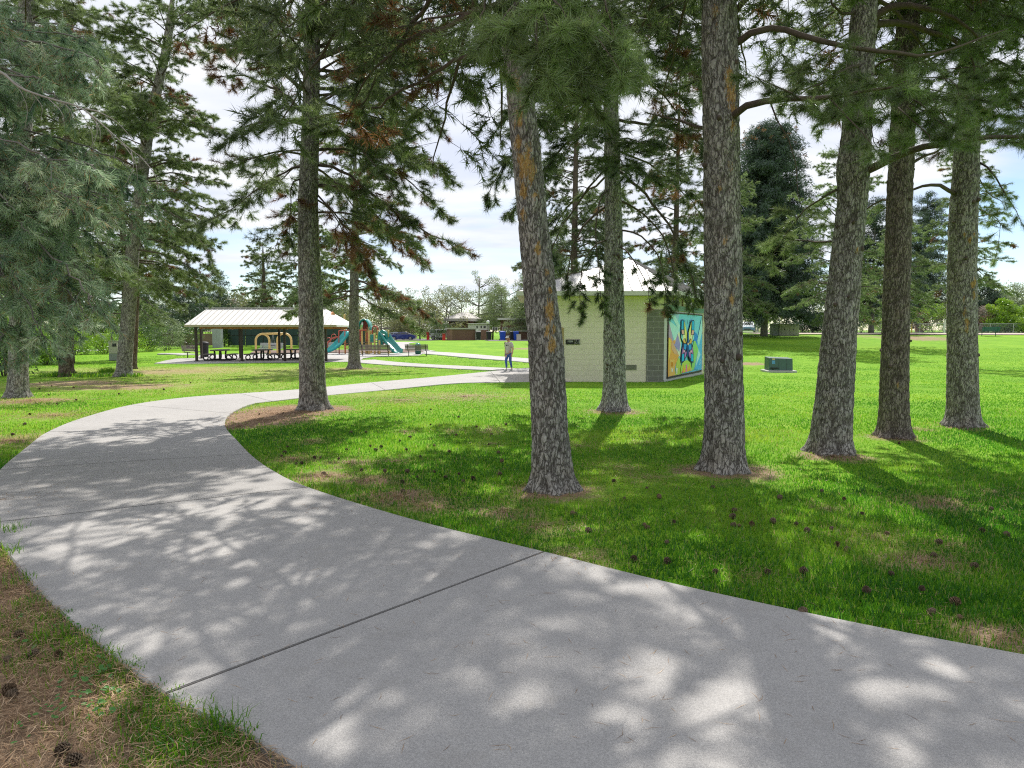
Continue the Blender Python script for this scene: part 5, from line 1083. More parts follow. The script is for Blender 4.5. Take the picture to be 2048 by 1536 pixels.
    px_ = x1 - .035; disc(px_, cz + .065, .012); mb.bar((px_, y2, cz + .05), (px_, y2, cz - .065), .024, .003)
    mb.obj('sign_symbol', MAT['sign_white'], s2)
    # louvred vent low on the wall
    vx0, vx1 = at(1252, 735, BA[1])[0] - g[0], at(1273, 735, BA[1])[0] - g[0]; vz0, vz1 = at(1260, 739.5, BA[1])[2] - g[2], at(1260, 729.5, BA[1])[2] - g[2]
    mb = MB(); mb.box((vx0, -.015, vz0), (vx1, .0, vz1))
    for k in range(7): z = vz0 + (k + .5) * (vz1 - vz0) / 7; mb.box((vx0 + .02, -.026, z - .006), (vx1 - .02, -.0153, z + .006))
    mb.obj('vent', MAT['vent'], t)
    # mural
    mu0, mu1 = .075, .935; P0 = A + (D - A) * mu0; P1 = A + (D - A) * mu1; zt, zb = 2.70, .16
    def q(x, y, k):
        f = (x - 465) / (1010 - 465); f = min(1, max(0, f)); tp, bt = 200 + 35 * f, 1345 - 110 * f; v = min(1, max(0, (bt - y) / (bt - tp))); s = f / (1.16 - f * .16)
        p = P0 + (P1 - P0) * s + nm * (.03 + .0016 * k); return (p[0], p[1], zb + (zt - zb) * v)
    pm = MB(); cols = []; lay = [0]
    def pg(col, pts):
        lay[0] += 1; cols.append(col); pm.mi = len(cols) - 1; pm.poly([q(x, y, lay[0]) for x, y in pts])
    fr = MB()
    for a, b in ((P0, P1),):
        for z in (zb - .05, zt + .02): fr.bar(P0 - dirm * .055 + nm * .03 + [0, 0, z], P1 + dirm * .055 + nm * .03 + [0, 0, z], .04, .05)
        for p in (P0 - dirm * .03, P1 + dirm * .03): fr.bar(p + nm * .03 + [0, 0, zb - .02], p + nm * .03 + [0, 0, zt - .012], .04, .05)
    sky = (.20, .52, .74); navy = (.015, .03, .09)
    pg(sky, [(465, 1345), (1010, 1235), (1010, 235), (465, 200)])
    pg((.33, .5, .72), [(470, 200), (640, 211), (620, 330), (520, 300)][::-1])
    pg((.42, .66, .66), [(470, 330), (640, 480), (655, 700), (560, 690), (500, 480)]); pg((.66, .74, .52), [(640, 520), (668, 700), (668, 1000), (636, 960), (560, 690)]); pg((.44, .68, .74), [(500, 230), (560, 230), (650, 420), (640, 520)])
    pg((.30, .27, .52), [(560, 770), (615, 570), (660, 760), (645, 900)]); pg((.40, .30, .42), [(465, 350), (500, 480), (560, 760), (640, 960), (600, 1000), (465, 620)]); pg((.72, .33, .12), [(540, 690), (585, 690), (570, 760), (545, 740)])
    pg((.42, .53, .12), [(640, 990), (600, 1080), (580, 1325), (690, 1300), (665, 1080)])
    pg((.68, .34, .10), [(465, 640), (490, 640), (540, 740), (640, 965), (590, 1110), (560, 1325), (465, 1345)]); pg((.82, .56, .16), [(468, 650), (498, 700), (500, 900), (470, 1060)]); pg((.60, .36, .22), [(505, 720), (540, 745), (635, 960), (560, 930), (520, 860)]); pg((.74, .42, .14), [(485, 1040), (560, 1030), (580, 1320), (480, 1335)]); pg((.50, .22, .03), [(505, 1085), (545, 1080), (545, 1160), (505, 1165)])
    pg((.72, .7, .6), [(512, 1180), (530, 1210), (548, 1180), (535, 1260), (522, 1260)]); pg((.8, .78, .6), [(592, 1190), (615, 1190), (610, 1300), (596, 1300)])
    pg((.05, .22, .60), [(880, 530), (925, 570), (960, 720), (960, 1225), (885, 1225), (850, 1000)]); pg((.12, .40, .75), [(925, 700), (1010, 560), (1010, 1232), (900, 1225)]); pg((.36, .62, .86), [(930, 690), (1000, 240), (1010, 520), (955, 800)]); pg((.26, .54, .18), [(845, 910), (870, 700), (898, 700), (950, 850), (885, 1225), (845, 1240)]); pg((.42, .66, .80), [(950, 850), (985, 950), (905, 1190)])
    pg((.40, .60, .12), [(662, 1200), (690, 1090), (760, 1045), (820, 1090), (850, 1240), (668, 1290)]); 
    pg((.84, .46, .08), [(692, 1275), (702, 1110), (722, 1185), (750, 1205), (788, 1180), (806, 1105), (830, 1245)]); pg((.72, .22, .38), [(742, 1270), (745, 1130), (765, 1130), (768, 1265)]); pg((.62, .14, .2), [(680, 1285), (690, 1235), (702, 1280)]); pg((.7, .25, .35), [(805, 1245), (818, 1205), (828, 1240)])
    for mir in (0, 1):
        m = (lambda pts: [(1518 - x, y + 4) for x, y in pts]) if mir else (lambda pts: pts)
        for col, pts in ((navy, [(655, 335), (664, 312), (702, 314), (756, 560), (754, 748), (700, 746), (676, 700), (653, 640)]), ((.05, .38, .66), [(663, 335), (690, 325), (692, 490), (661, 490)]), ((.85, .68, .22), [(704, 340), (752, 560), (750, 744), (714, 590)]), ((.86, .42, .12), [(688, 600), (740, 742), (704, 738), (684, 690)]), ((.88, .74, .45), [(682, 585), (716, 590), (726, 650), (690, 660)]), ((.8, .4, .36), [(662, 504), (692, 500), (704, 580), (668, 570)]), ((.3, .66, .84), [(660, 580), (672, 590), (690, 690), (676, 690), (658, 640)]),
                         (navy, [(692, 742), (756, 742), (756, 945), (716, 1062), (692, 1094), (660, 1092), (664, 905)]), ((.06, .30, .70), [(704, 758), (746, 760), (736, 858), (702, 846)]), ((.36, .16, .42), [(684, 800), (700, 870), (690, 930), (670, 930)]), ((.84, .40, .52), [(694, 868), (720, 870), (720, 906), (694, 906)]), ((.05, .40, .70), [(672, 942), (706, 930), (702, 1060), (668, 1072)]), ((.42, .2, .5), [(716, 910), (748, 890), (730, 990), (712, 1010)])): pg(col, m(pts))
    pg((.02, .1, .3), [(750, 540), (768, 540), (772, 760), (762, 985), (750, 985), (746, 760)]); pg((.8, .5, .4), [(748, 735), (770, 735), (768, 775), (750, 775)])
    for x in (742, 770): pg(navy, [(x, 320), (x + 5, 320), (x + 5, 385), (x, 385)])
    for _ in range(26):
        x, y = rng.uniform(905, 1005), rng.uniform(870, 1215)
        if x + (y - 870) * .0 > 1005 - (y - 870) * .28: pg((.7, .8, .88), [(x, y), (x + 7, y), (x + 7, y + 12), (x, y + 12)])
    mm = [plain('mural_paint_%d' % i, satur(c), .7, .1, 9) for i, c in enumerate(cols)]
    for i, f in enumerate(pm.f): pass
    mo = pm.obj('mural', mm, t); fo = fr.obj('mural_frame', MAT['brown_steel'], mo)

# ------------------------------------------------------------------ picnic shelter, tables and bins
def shelter():
    f0 = G(393.5, 723); Yf = f0[1]
    t = thing('picnic_shelter', 'open picnic shelter with a white metal hip roof on dark brown posts', 'shelter', f0); g = f0
    Yr = Yf + 4.4; ze = at(520, 650, Yf - .8)[2] - g[2]; zp = ze - .1
    for px in (393.5, 484, 570, 652.5):
        x = at(px, 720, Yf)[0]; mb = MB(); z0 = tz(x, Yf) - g[2]; mb.cbox((x - g[0], 0, (z0 + zp) / 2), (.15, .15, zp - z0)); mb.cbox((x - g[0], 0, z0 + .03), (.26, .26, .05)); mb.obj('post', MAT['brown_steel'], t, bevel=.008)
    for px in (403.5, 481, 559.4, 637):
        x = at(px, 715, Yr)[0]; mb = MB(); z0 = tz(x, Yr) - g[2]; mb.cbox((x - g[0], Yr - Yf, (z0 + zp) / 2), (.15, .15, zp - z0)); mb.cbox((x - g[0], Yr - Yf, z0 + .03), (.26, .26, .05)); mb.obj('post', MAT['brown_steel'], t, bevel=.008)
    xl, xr = at(368, 650, Yf - .8)[0] - g[0], at(673, 650, Yf - .8)[0] - g[0]; yf, yb = -.8, Yr - Yf + .8; ym = (yf + yb) / 2
    zr = at(520, 617, Yf + ym)[2] - g[2]; rl, rr_ = at(414, 617, Yf + ym)[0] - g[0], at(650, 617, Yf + ym)[0] - g[0]
    mb = MB(); a, b, c_, d = (xl, yf, ze), (xr, yf, ze), (xr, yb, ze), (xl, yb, ze); r1, r2 = (rl, ym, zr), (rr_, ym, zr)
    mb.add([a, b, c_, d, r1, r2, *[(x, y, z - .12) for x, y, z in (a, b, c_, d)], (rl, ym, zr - .12), (rr_, ym, zr - .12)], [(0, 1, 5, 4), (1, 2, 5), (2, 3, 4, 5), (3, 0, 4), (6, 10, 11, 7), (7, 11, 8), (8, 11, 10, 9), (9, 10, 6), (0, 6, 7, 1), (1, 7, 8, 2), (2, 8, 9, 3), (3, 9, 6, 0)])
    rf = mb.obj('roof', MAT['white_roof'], t); sm = MB()
    for k in range(1, 26):
        x = xl + (xr - xl) * k / 26
        top = min(1, (x - xl) / (rl - xl) if x < rl else ((xr - x) / (xr - rr_) if x > rr_ else 1))
        for y0, s in ((yf, 1), (yb, -1)): sm.bar((x, y0, ze + .02), (x, y0 + (ym - y0) * top, ze + .02 + (zr - ze) * top), .03, .05)
    sm.bar((rl - .1, ym, zr + .03), (rr_ + .1, ym, zr + .03), .3, .06); sm.obj('roof_seam', MAT['roof_seam_light'], rf)
    mb = MB(); mb.bar((xl, yf, ze - .06), (xr, yf, ze - .06), .03, .15); mb.obj('fascia', MAT['beige_panel'], t)
    for y in (0, Yr - Yf):
        mb = MB(); mb.bar((xl + .7, y, zp - .02), (xr - .5, y, zp - .02), .16, .26); mb.obj('beam', MAT['orange_wood'], t, bevel=.01)
    for k in range(7):
        x = xl + 1.0 + (xr - xl - 2.0) * k / 6; mb = MB(); mb.bar((x, yf + .25, ze - .2), (x, ym, zr - .3), .1, .16); mb.bar((x, yb - .25, ze - .2), (x, ym, zr - .3), .1, .16); mb.obj('rafter', MAT['orange_wood'], t)
    for px in (414.5, 559): pass
    # tables
    def table(px, py, rz, label):
        p = G(px, py); t = thing('picnic_table', label, 'picnic table', p, rz, 'picnic tables under the shelter')
        mb = MB(); mb.cbox((0, 0, .74), (.82, 1.85, .09)); mb.obj('table_top', MAT['table_top'], t, bevel=.02)
        for s in (-1, 1):
            mb = MB(); mb.cbox((s * .80, 0, .44), (.34, 1.85, .085)); mb.obj('seat', MAT['table_top'], t, bevel=.012)
        for y in (-.62, .62):
            mb = MB()
            for s in (-1, 1):
                mb.tube(cat_rom([(s * .2, y, .72), (s * .16, y, .4), (s * .2, y, .12), (s * .45, y, .07), (s * .8, y, .05)], 14), .062, 6); mb.tube(cat_rom([(s * .55, y, .08), (s * .9, y, .1), (s * .92, y, .3), (s * .72, y, .42)], 10), .045, 6); mb.tube(cat_rom([(s * .7, y, .06), (s * .62, y, .25), (s * .7, y, .42)], 8), .04, 6)
            mb.bar((-.2, y, .71), (.2, y, .71), .05); mb.bar((-.9, y, .045), (.9, y, .045), .06, .08); mb.obj('frame', MAT['black_steel'], t, smooth=True)
    table(441, 721, rad(4), 'picnic table left of the middle post of the shelter'); table(525, 720.5, rad(-3), 'picnic table before the yellow arched swing'); table(596, 719, rad(-16), 'picnic table half hidden by the straight grey trunk')
    # bin
    def wheelie(p, label, col, group=None, s=1.0, rz=0):
        t = thing('wheeled_bin', label, 'bin', p, rz, group); m = MAT[col]
        mb = MB(); w0, w1 = .25 * s, .31 * s; mb.add([(-w0, -w0, .05 * s), (w0, -w0, .05 * s), (w0, w0, .05 * s), (-w0, w0, .05 * s), (-w1, -w1, .95 * s), (w1, -w1, .95 * s), (w1, w1, .95 * s), (-w1, w1, .95 * s)], [(3, 2, 1, 0), (4, 5, 6, 7), (0, 1, 5, 4), (1, 2, 6, 5), (2, 3, 7, 6), (3, 0, 4, 7)]); mb.obj('body', m, t, bevel=.03)
        mb = MB(); w = .34 * s; mb.add([(-w, -w, .955 * s), (w, -w, .955 * s), (w, w, .955 * s), (-w, w, .955 * s), (-w * .9, -w * .8, 1.04 * s), (w * .9, -w * .8, 1.04 * s), (w * .9, w * .8, 1.09 * s), (-w * .9, w * .8, 1.09 * s)], [(3, 2, 1, 0), (4, 5, 6, 7), (0, 1, 5, 4), (1, 2, 6, 5), (2, 3, 7, 6), (3, 0, 4, 7)]); mb.obj('lid', m, t, bevel=.02)
        for s_ in (-1, 1): mb = MB(); mb.tube([(s_ * .24 * s, .26 * s, .1 * s), (s_ * .31 * s, .26 * s, .1 * s)], .1 * s, 12); mb.obj('wheel', MAT['tyre'], t)
        mb = MB(); mb.tube([(-.2 * s, .36 * s, .96 * s), (.2 * s, .36 * s, .96 * s)], .018 * s, 6); mb.obj('handle', m, t); return t
    p = base_at(409, 711, 55.5); t = thing('litter_bin', 'black bin with a domed lid behind the left posts of the shelter', 'bin', p)
    mb = MB(); mb.lathe([(.30, 0), (.31, .7), (.32, .95), (.33, .97)], 18); mb.obj('body', MAT['bin_black'], t, smooth=True, bevel=.01); mb = MB(); mb.lathe([(.36, .98), (.36, 1.08), (.3, 1.16), (.15, 1.2), (.02, 1.21)], 18); mb.obj('lid', MAT['bin_black'], t, smooth=True, bevel=.01)
    G1 = 'wheeled bins by the long brick building'
    for px, Yb, c_, lb, rz in ((957, 118, 'bin_black', 'black wheeled bin at the right end of the brick enclosure', 0), (978, 119, 'bin_black', 'black wheeled bin behind the brown trunk left of the man', .2), (1005, 114, 'bin_blue', 'blue wheeled bin leaning behind the head of the man', .3), (1025, 115, 'bin_black', 'black wheeled bin between the two blue bins', .1), (1032, 114.5, 'bin_blue', 'blue wheeled bin right of the black one, beside the small tan bin', 0)):
        p = base_at(px, 676, Yb); p[2] += .02; wheelie(p, lb, c_, G1, 1.35, rz)
    p = base_at(1037.5, 676, 113); t = thing('utility_bin', 'small tan box bin at the foot of the thin dark trunk', 'bin', p); mb = MB(); mb.cbox((0, 0, .45), (.7, .6, .9)); mb.obj('body', MAT['bin_tan'], t, bevel=.04); mb = MB(); mb.cbox((0, 0, .955), (.76, .66, .1)); mb.obj('lid', MAT['bin_tan'], t, bevel=.03)
    p = base_at(836, 697, 60.5); t = thing('litter_bin', 'green litter bin behind the park bench by the path', 'bin', p); mb = MB(); mb.lathe([(.22, 0), (.25, .1), (.27, .6), (.24, .64)], 14); mb.obj('body', MAT['bench_green'], t, smooth=True); mb = MB(); mb.lathe([(.27, .645), (.27, .78), (.18, .92), (.05, .97)], 14); mb.obj('lid', MAT['teal_plastic'], t, smooth=True)
    # benches
    def bench(p, rz, w, label, group='park benches', col='black_steel', slat='table_top'):
        t = thing('park_bench', label, 'bench', p, rz, group); 
        mb = MB()
        for k in range(4): mb.cbox((0, -.18 + .12 * k, .44), (w, .1, .035))
        mb.obj('seat', MAT[slat], t, bevel=.006)
        mb = MB()
        for k in range(4): mb.cbox((0, .27 + .035 * k, .55 + .11 * k), (w, .03, .095))
        mb.obj('backrest', MAT[slat], t, bevel=.006)
        for s in (-1, 1):
            x = s * (w / 2 - .22); mb = MB(); mb.bar((x, -.02, -.03), (x, -.02, .42), .05); mb.bar((x, -.24, .41), (x, .24, .41), .05, .03); mb.bar((x, .22, .40), (x, .42, .95), .05, .03); mb.obj('leg', MAT[col], t)
        return t
    bench(base_at(751, 708.5, 57), rad(180), 2.5, 'long dark bench with its back to us before the teal slides'); bench(base_at(835, 707.5, 57.5), rad(174), 1.9, 'dark park bench beside the green litter bin, facing away')
    bench(base_at(541, 702, 62), rad(0), 2.0, 'pale bench behind the yellow arched swing', slat='galv'); bench(base_at(385, 712, 54.5), rad(80), 1.7, 'dark bench seen end on left of the shelter posts')
    bench(base_at(656, 706, 64), 0, 1.9, 'grey bench right of the straight grey trunk behind the shelter', slat='galv')
    p = base_at(1978, 661, 74); bench(p, rad(180), 1.85, 'green bench on the gravel along the right fence', col='bench_green', slat='bench_green')
    return wheelie, bench

# ------------------------------------------------------------------ playground
def playground():
    Yb = 61.0; g = base_at(735, 706, Yb); t = thing('playground_structure', 'playground climbing tower with yellow posts, red panels and teal slides', 'playground', g)
    def X(px): return at(px, 700, Yb)[0] - g[0]
    def Zp(py): return at(735, py, Yb)[2] - g[2]
    S = lambda a, b: (a, b)
    # posts  px, top py, dy
    for px, top, dy in ((681.5, 628, 1.6), (726.5, 641, 1.2), (724.5, 655, 0), (730.5, 661, .8), (738, 654, 0), (749.5, 668, 0), (754, 661, .6), (760.5, 681, -.3), (776, 661, .3), (735, 662, 1.6)):
        mb = MB(); x = X(px); z1 = Zp(top); mb.tube([(x, dy, -.15), (x, dy, z1 - .06)], .085, 12); mb.lathe([(.085, 0), (.08, .05), (.05, .085), (.01, .1)], 12, (x, dy, z1 - .06)); mb.obj('post', MAT['yellow_paint'], t, smooth=False)
    # tower roof: curved teal hood
    mb = MB(); xs_ = [X(p) for p in (716, 720, 728, 734, 738, 740)]; zs_ = [Zp(p) for p in (660, 645, 638, 641, 648, 659)]
    prof = cat_rom([(a, 0, b) for a, b in zip(xs_, zs_)], 14); V = [(p[0], y, p[2]) for p in prof for y in (-.3, 1.5)] + [(p[0] * .97 + prof[7][0] * .03, y, p[2] - .06) for p in prof for y in (-.3, 1.5)]
    n = 14; mb.add(V, [(2 * i, 2 * i + 1, 2 * i + 3, 2 * i + 2) for i in range(n - 1)] + [(2 * n + 2 * i + 2, 2 * n + 2 * i + 3, 2 * n + 2 * i + 1, 2 * n + 2 * i) for i in range(n - 1)] + [(2 * i, 2 * i + 2, 2 * n + 2 * i + 2, 2 * n + 2 * i) for i in range(n - 1)] + [(2 * i + 3, 2 * i + 1, 2 * n + 2 * i + 1, 2 * n + 2 * i + 3) for i in range(n - 1)])
    mb.obj('tower_roof', MAT['teal_plastic'], t, smooth=True)
    for px, x2, a, b, dy, col in ((718, 724, 662, 683, .3, 'red_paint'), (731, 736, 665, 683, .4, 'red_paint'), (740, 749, 669, 684, .1, 'teal_plastic'), (722, 732, 640, 658, 1.0, 'red_paint'), (754, 775, 684, 688, .5, 'red_paint')):
        mb = MB(); mb.box((X(px), dy, Zp(b)), (X(x2), dy + .05, Zp(a))); mb.obj('panel', MAT[col], t, bevel=.015)
    mb = MB(); mb.box((X(718), .0, Zp(686)), (X(778), 1.5, Zp(684.8))); mb.obj('deck', MAT['brown_steel'], t); mb = MB(); mb.box((X(682), .3, Zp(672)), (X(718), 1.5, Zp(671))); mb.obj('deck', MAT['brown_steel'], t)
    # overhead rail & arches
    def tub(pts, r, nm, m): mb = MB(); mb.tube(cat_rom(pts, 24), r, 8); mb.obj(nm, MAT[m], t, smooth=True)
    tub([(X(680), -.3, 0), (X(680), -.3, Zp(668)), (X(681), -.3, Zp(662)), (X(690), -.3, Zp(661)), (X(715), -.3, Zp(660.5)), (X(736), -.3, Zp(660))], .05, 'rail', 'red_paint')
    tub([(X(692), -.3, Zp(661)), (X(692), -.3, 0)], .045, 'rail', 'red_paint'); tub([(X(742), .8, Zp(668)), (X(742), .8, Zp(656)), (X(747), .8, Zp(652)), (X(752), .8, Zp(656)), (X(751), .8, Zp(668))], .06, 'arch', 'red_paint')
    tub([(X(679), -.5, Zp(674)), (X(672), -.5, Zp(675)), (X(664), -.5, Zp(680)), (X(659), -.5, Zp(687)), (X(657.5), -.5, 0)], .05, 'climber', 'red_paint')
    for cx, cz in ((671, 673), (661, 680)): tub([(X(cx) + .2 * math.cos(a), -.5, Zp(cz) + .2 * math.sin(a)) for a in np.linspace(0, 2 * PI, 9)], .03, 'climber_loop', 'red_paint')
    for k in range(3): tub([(X(683), .9, Zp(687 + 5 * k)), (X(691), .9, Zp(687 + 5 * k))], .03, 'rung', 'red_paint')
    # slides: U channel swept along a path
    def slide(path, w, mat, wall=.22, label=None):
        P = cat_rom(path, 26); mb = MB(); T = np.gradient(P, axis=0); T = nrm(T); S_ = nrm(np.cross(T, [0, 0, 1.])); N = np.cross(S_, T)
        sec = [(-w / 2 - .03, wall), (-w / 2, wall), (-w / 2 + .03, .06), (-w * .25, .0), (w * .25, .0), (w / 2 - .03, .06), (w / 2, wall), (w / 2 + .03, wall), (w / 2 + .02, -.02), (w * .25, -.06), (-w * .25, -.06), (-w / 2 - .02, -.02)]
        V = [P[i] + S_[i] * a + N[i] * b for i in range(len(P)) for a, b in sec]; m = len(sec)
        mb.add(V, [(i * m + j, i * m + (j + 1) % m, (i + 1) * m + (j + 1) % m, (i + 1) * m + j) for i in range(len(P) - 1) for j in range(m)] + [tuple(range(m - 1, -1, -1)), tuple((len(P) - 1) * m + j for j in range(m))]); return mb.obj('slide', MAT[mat], t, smooth=True)
    slide([(X(699), .5, Zp(663)), (X(694), .2, Zp(668)), (X(684), -.3, Zp(683)), (X(675), -.9, Zp(695)), (X(666), -1.3, Zp(702)), (X(658), -1.5, Zp(703.5))], .75, 'teal_light')
    slide([(X(764), .4, Zp(668)), (X(769), .1, Zp(673)), (X(778), -.3, Zp(684)), (X(789), -.9, Zp(695)), (X(797), -1.4, Zp(702)), (X(803), -1.7, Zp(704))], .8, 'teal_plastic', .3)
    # slide hood with a round opening
    mb = MB(); hx0, hx1 = X(755.5), X(775.5); n = 16; cz0 = Zp(690)
    out = [(hx0, Zp(690)), (hx0 + .02, Zp(668)), (hx0 + .2, Zp(662)), ((hx0 + hx1) / 2, Zp(659.5)), (hx1 - .2, Zp(662)), (hx1, Zp(668)), (hx1 + .02, Zp(684)), (X(772), Zp(680)), (X(770), Zp(668)), (X(766), Zp(667)), (X(763), Zp(671)), (X(765), Zp(679)), (X(766), Zp(690))]
    mb.prism([(a, -.05, b) for a, b in out][::-1], (0, .45, 0)); mb.obj('slide_hood', MAT['teal_plastic'], t, bevel=.03)
    # arched swing
    g2 = base_at(548, 709, 58.5); s = thing('arched_swing', 'yellow double arched swing seen through the picnic shelter', 'swing', g2); Xs = lambda p: at(p, 700, 58.5)[0] - g2[0]; Zs = lambda p: at(548, p, 58.5)[2] - g2[2]
    for a, b, top in ((512, 539, 668), (555, 583, 667)):
        mb = MB(); r_ = (Xs(b) - Xs(a)) / 2; cx = (Xs(a) + Xs(b)) / 2; zt_ = Zs(top); P = [(cx - r_, 0, -.1), (cx - r_, 0, zt_ - r_)] + [(cx - r_ * math.cos(q), 0, zt_ - r_ + r_ * math.sin(q)) for q in np.linspace(.15, PI - .15, 14)] + [(cx + r_, 0, zt_ - r_), (cx + r_, 0, -.1)]
        mb.tube(P, .085, 10); mb.obj('arch', MAT['yellow_paint'], s, smooth=True)
    mb = MB(); mb.tube([(Xs(524), 0, Zs(667.8)), (Xs(570), 0, Zs(666.8))], .09, 10); mb.obj('top_bar', MAT['yellow_paint'], s, smooth=True)
    for dx in (-.12, .12):
        mb = MB(); mb.tube([(Xs(546.5) + dx * .3, 0, Zs(669)), (Xs(546.5) + dx, 0, Zs(690))], .012, 5); mb.obj('chain', MAT['galv'], s)
    mb = MB(); mb.cbox((Xs(546.5), 0, Zs(691)), (.34, .2, .05)); mb.obj('swing_seat', MAT['black_steel'], s, bevel=.01)

# ------------------------------------------------------------------ fences, boxes, poles
def infrastructure():
    # green windscreen fence of the tennis court
    Yb = 80; x0, x1 = base_at(457, 690, Yb)[0], base_at(738, 690, Yb)[0]; g = np.array([x0, Yb, tz(x0, Yb)]); t = thing('windscreen_fence', 'tall dark green windscreen fence round the court behind the shelter', 'fence', g); h = at(600, 643, Yb)[2] - g[2]
    n = 9
    for k in range(n):
        x = (x1 - x0) * k / (n - 1); z = tz(x0 + x, Yb) - g[2]; mb = MB(); mb.tube([(x, 0, z - .3), (x, 0, h + .05)], .05, 8); mb.obj('post', MAT['black_steel'], t)
    mb = MB()
    for k in range(n - 1):
        xa, xb = (x1 - x0) * k / (n - 1) + .05, (x1 - x0) * (k + 1) / (n - 1) - .05; m = 12
        V = []; 
        for j in range(m + 1):
            x = xa + (xb - xa) * j / m; yo = .03 * math.sin(j * 1.9 + k) + .02 * rng.normal(); z = tz(x0 + x, Yb) - g[2]; V += [(x, -.07 + yo * .4, z + .12), (x, -.07 + yo, (z + h) / 2), (x, -.07 + yo * .3, h)]
        mb.add(V, [q for j in range(m) for q in ((3 * j, 3 * j + 3, 3 * j + 4, 3 * j + 1), (3 * j + 1, 3 * j + 4, 3 * j + 5, 3 * j + 2))])
    o = mb.obj('screen_cloth', MAT['windscreen'], t); sd = o.modifiers.new('s', 'SOLIDIFY'); sd.thickness = .01
    for z in (h, h * .45): mb = MB(); mb.tube([(0, -.1, z), (x1 - x0, -.1, z)], .03, 6); mb.obj('rail', MAT['black_steel'], t)
    # wooden fence
    Yw = 84; x0 = base_at(325, 690, Yw)[0]; x1 = base_at(432, 690, Yw)[0]; g = np.array([x0, Yw, tz(x0, Yw)]); t = thing('wooden_fence', 'weathered brown board fence behind the bushes left of the shelter', 'fence', g); mb = MB(); x = 0
    while x < x1 - x0: mb.box((x, 0, -.1), (x + .135, .025, 1.35 + rng.uniform(-.03, .03))); x += .145
    mb.obj('boards', MAT['wood_fence'], t)
    for z in (.35, 1.05): mb = MB(); mb.box((0, .028, z), (x1 - x0, .08, z + .09)); mb.obj('rail', MAT['wood_fence'], t)
    # tall grey cabinet behind the shelter
    p = base_at(436, 693, 77); t = thing('utility_cabinet', 'tall pale grey metal enclosure behind the left picnic table', 'utility cabinet', p); mb = MB(); mb.cbox((0, 0, 1.15), (.95, .6, 2.5))
    mb.obj('body', MAT['grey_metal'], t, bevel=.02); mb = MB()
    for k in range(5): mb.box((-.40 + .18 * k, -.32, .1), (-.36 + .18 * k, -.303, 2.3))
    mb.obj('rib', MAT['grey_metal'], t); mb = MB(); mb.cbox((0, 0, 2.44), (1.05, .7, .08)); mb.obj('lid', MAT['galv'], t, bevel=.015)
    # beige cabinet left
    p = G(226.5, 721); t = thing('utility_cabinet', 'beige utility cabinet with a dark louvre beside the leaning left pine', 'utility cabinet', p); h = at(226, 682.5, p[1])[2] - p[2]; w = 17 * p[1] / F
    mb = MB(); mb.cbox((0, .3, h * .68), (w, .6, h * .64)); mb.obj('body', MAT['util_beige'], t, bevel=.02); mb = MB(); mb.cbox((0, .3, h * .18), (w * 1.0, .58, h * .36)); mb.obj('base', MAT['util_grey'], t, bevel=.01)
    mb = MB(); mb.cbox((0, .3, h * 1.012), (w * 1.08, .66, .04)); mb.obj('lid', MAT['util_beige'], t, bevel=.01)
    mb = MB(); mb.box((-.02, -.012, h * .72), (w * .42, -.002, h * .88))
    for k in range(6): z = h * .73 + k * h * .025; mb.box((0, -.02, z), (w * .4, -.0125, z + .008))
    mb.obj('louvre', MAT['black_steel'], t)
    # green pad transformer
    p = G(1562, 744); p[1] += .4; Y = p[1]; k = Y / F; t = thing('pad_transformer', 'green metal utility box on a concrete pad in the shade of the right lawn', 'utility box', p, rad(-6))
    mb = MB(); mb.cbox((.02, 0, .02), (1.45, 1.3, .12)); mb.obj('pad', MAT['pad'], t, bevel=.02)
    mb = MB(); mb.add([(-.55, -.5, .082), (.58, -.5, .082), (.58, .5, .082), (-.55, .5, .082), (-.55, -.42, .70), (.58, -.42, .66), (.58, .5, .70), (-.55, .5, .74)], [(3, 2, 1, 0), (4, 5, 6, 7), (0, 1, 5, 4), (1, 2, 6, 5), (2, 3, 7, 6), (3, 0, 4, 7)]); mb.obj('body', MAT['util_green'], t, bevel=.02)
    mb = MB(); mb.add([(-.085, -.515, .1), (.255, -.515, .1), (.255, -.437, .65), (-.085, -.437, .65), (-.085, -.49, .1), (.255, -.49, .1), (.255, -.41, .65), (-.085, -.41, .65)], [(0, 1, 2, 3), (0, 4, 5, 1), (1, 5, 6, 2), (2, 6, 7, 3), (3, 7, 4, 0)]); mb.obj('door', MAT['util_green'], t, bevel=.006)
    mb = MB(); mb.bar((.26, -.508, .12), (.26, -.436, .64), .012, .012); mb.bar((-.5, -.525, .2), (-.12, -.525, .2), .04, .05); mb.bar((-.35, -.52, .12), (-.42, -.515, .22), .03); mb.obj('latch', MAT['black_steel'], t)
    mb = MB(); mb.add([(-.42, -.468, .40), (-.27, -.468, .40), (-.27, -.445, .57), (-.42, -.445, .57)], [(0, 1, 2, 3)]); mb.obj('warning_label', MAT['label_blue'], t); mb = MB(); mb.add([(-.40, -.443, .60), (-.27, -.443, .60), (-.27, -.433, .67), (-.40, -.433, .67)], [(0, 1, 2, 3)]); mb.obj('warning_label', MAT['label_yellow'], t)
    # twin beige boxes + grey box in the distance
    p = base_at(1572, 670.5); Y = p[1]; s = Y / F; t = thing('utility_box', 'pair of pale beige double door utility boxes with a grey side under the big spruce', 'utility box', p); h = 23 * s
    mb = MB(); mb.box((-13.6 * s, 0, -.2), (26 * s, 1.2, h)); mb.obj('body', MAT['util_beige'], t, bevel=.03); mb = MB(); mb.box((-25.5 * s, .1, -.2), (-13.65 * s, 1.1, h * .99)); mb.obj('side_box', MAT['util_grey'], t, bevel=.03)
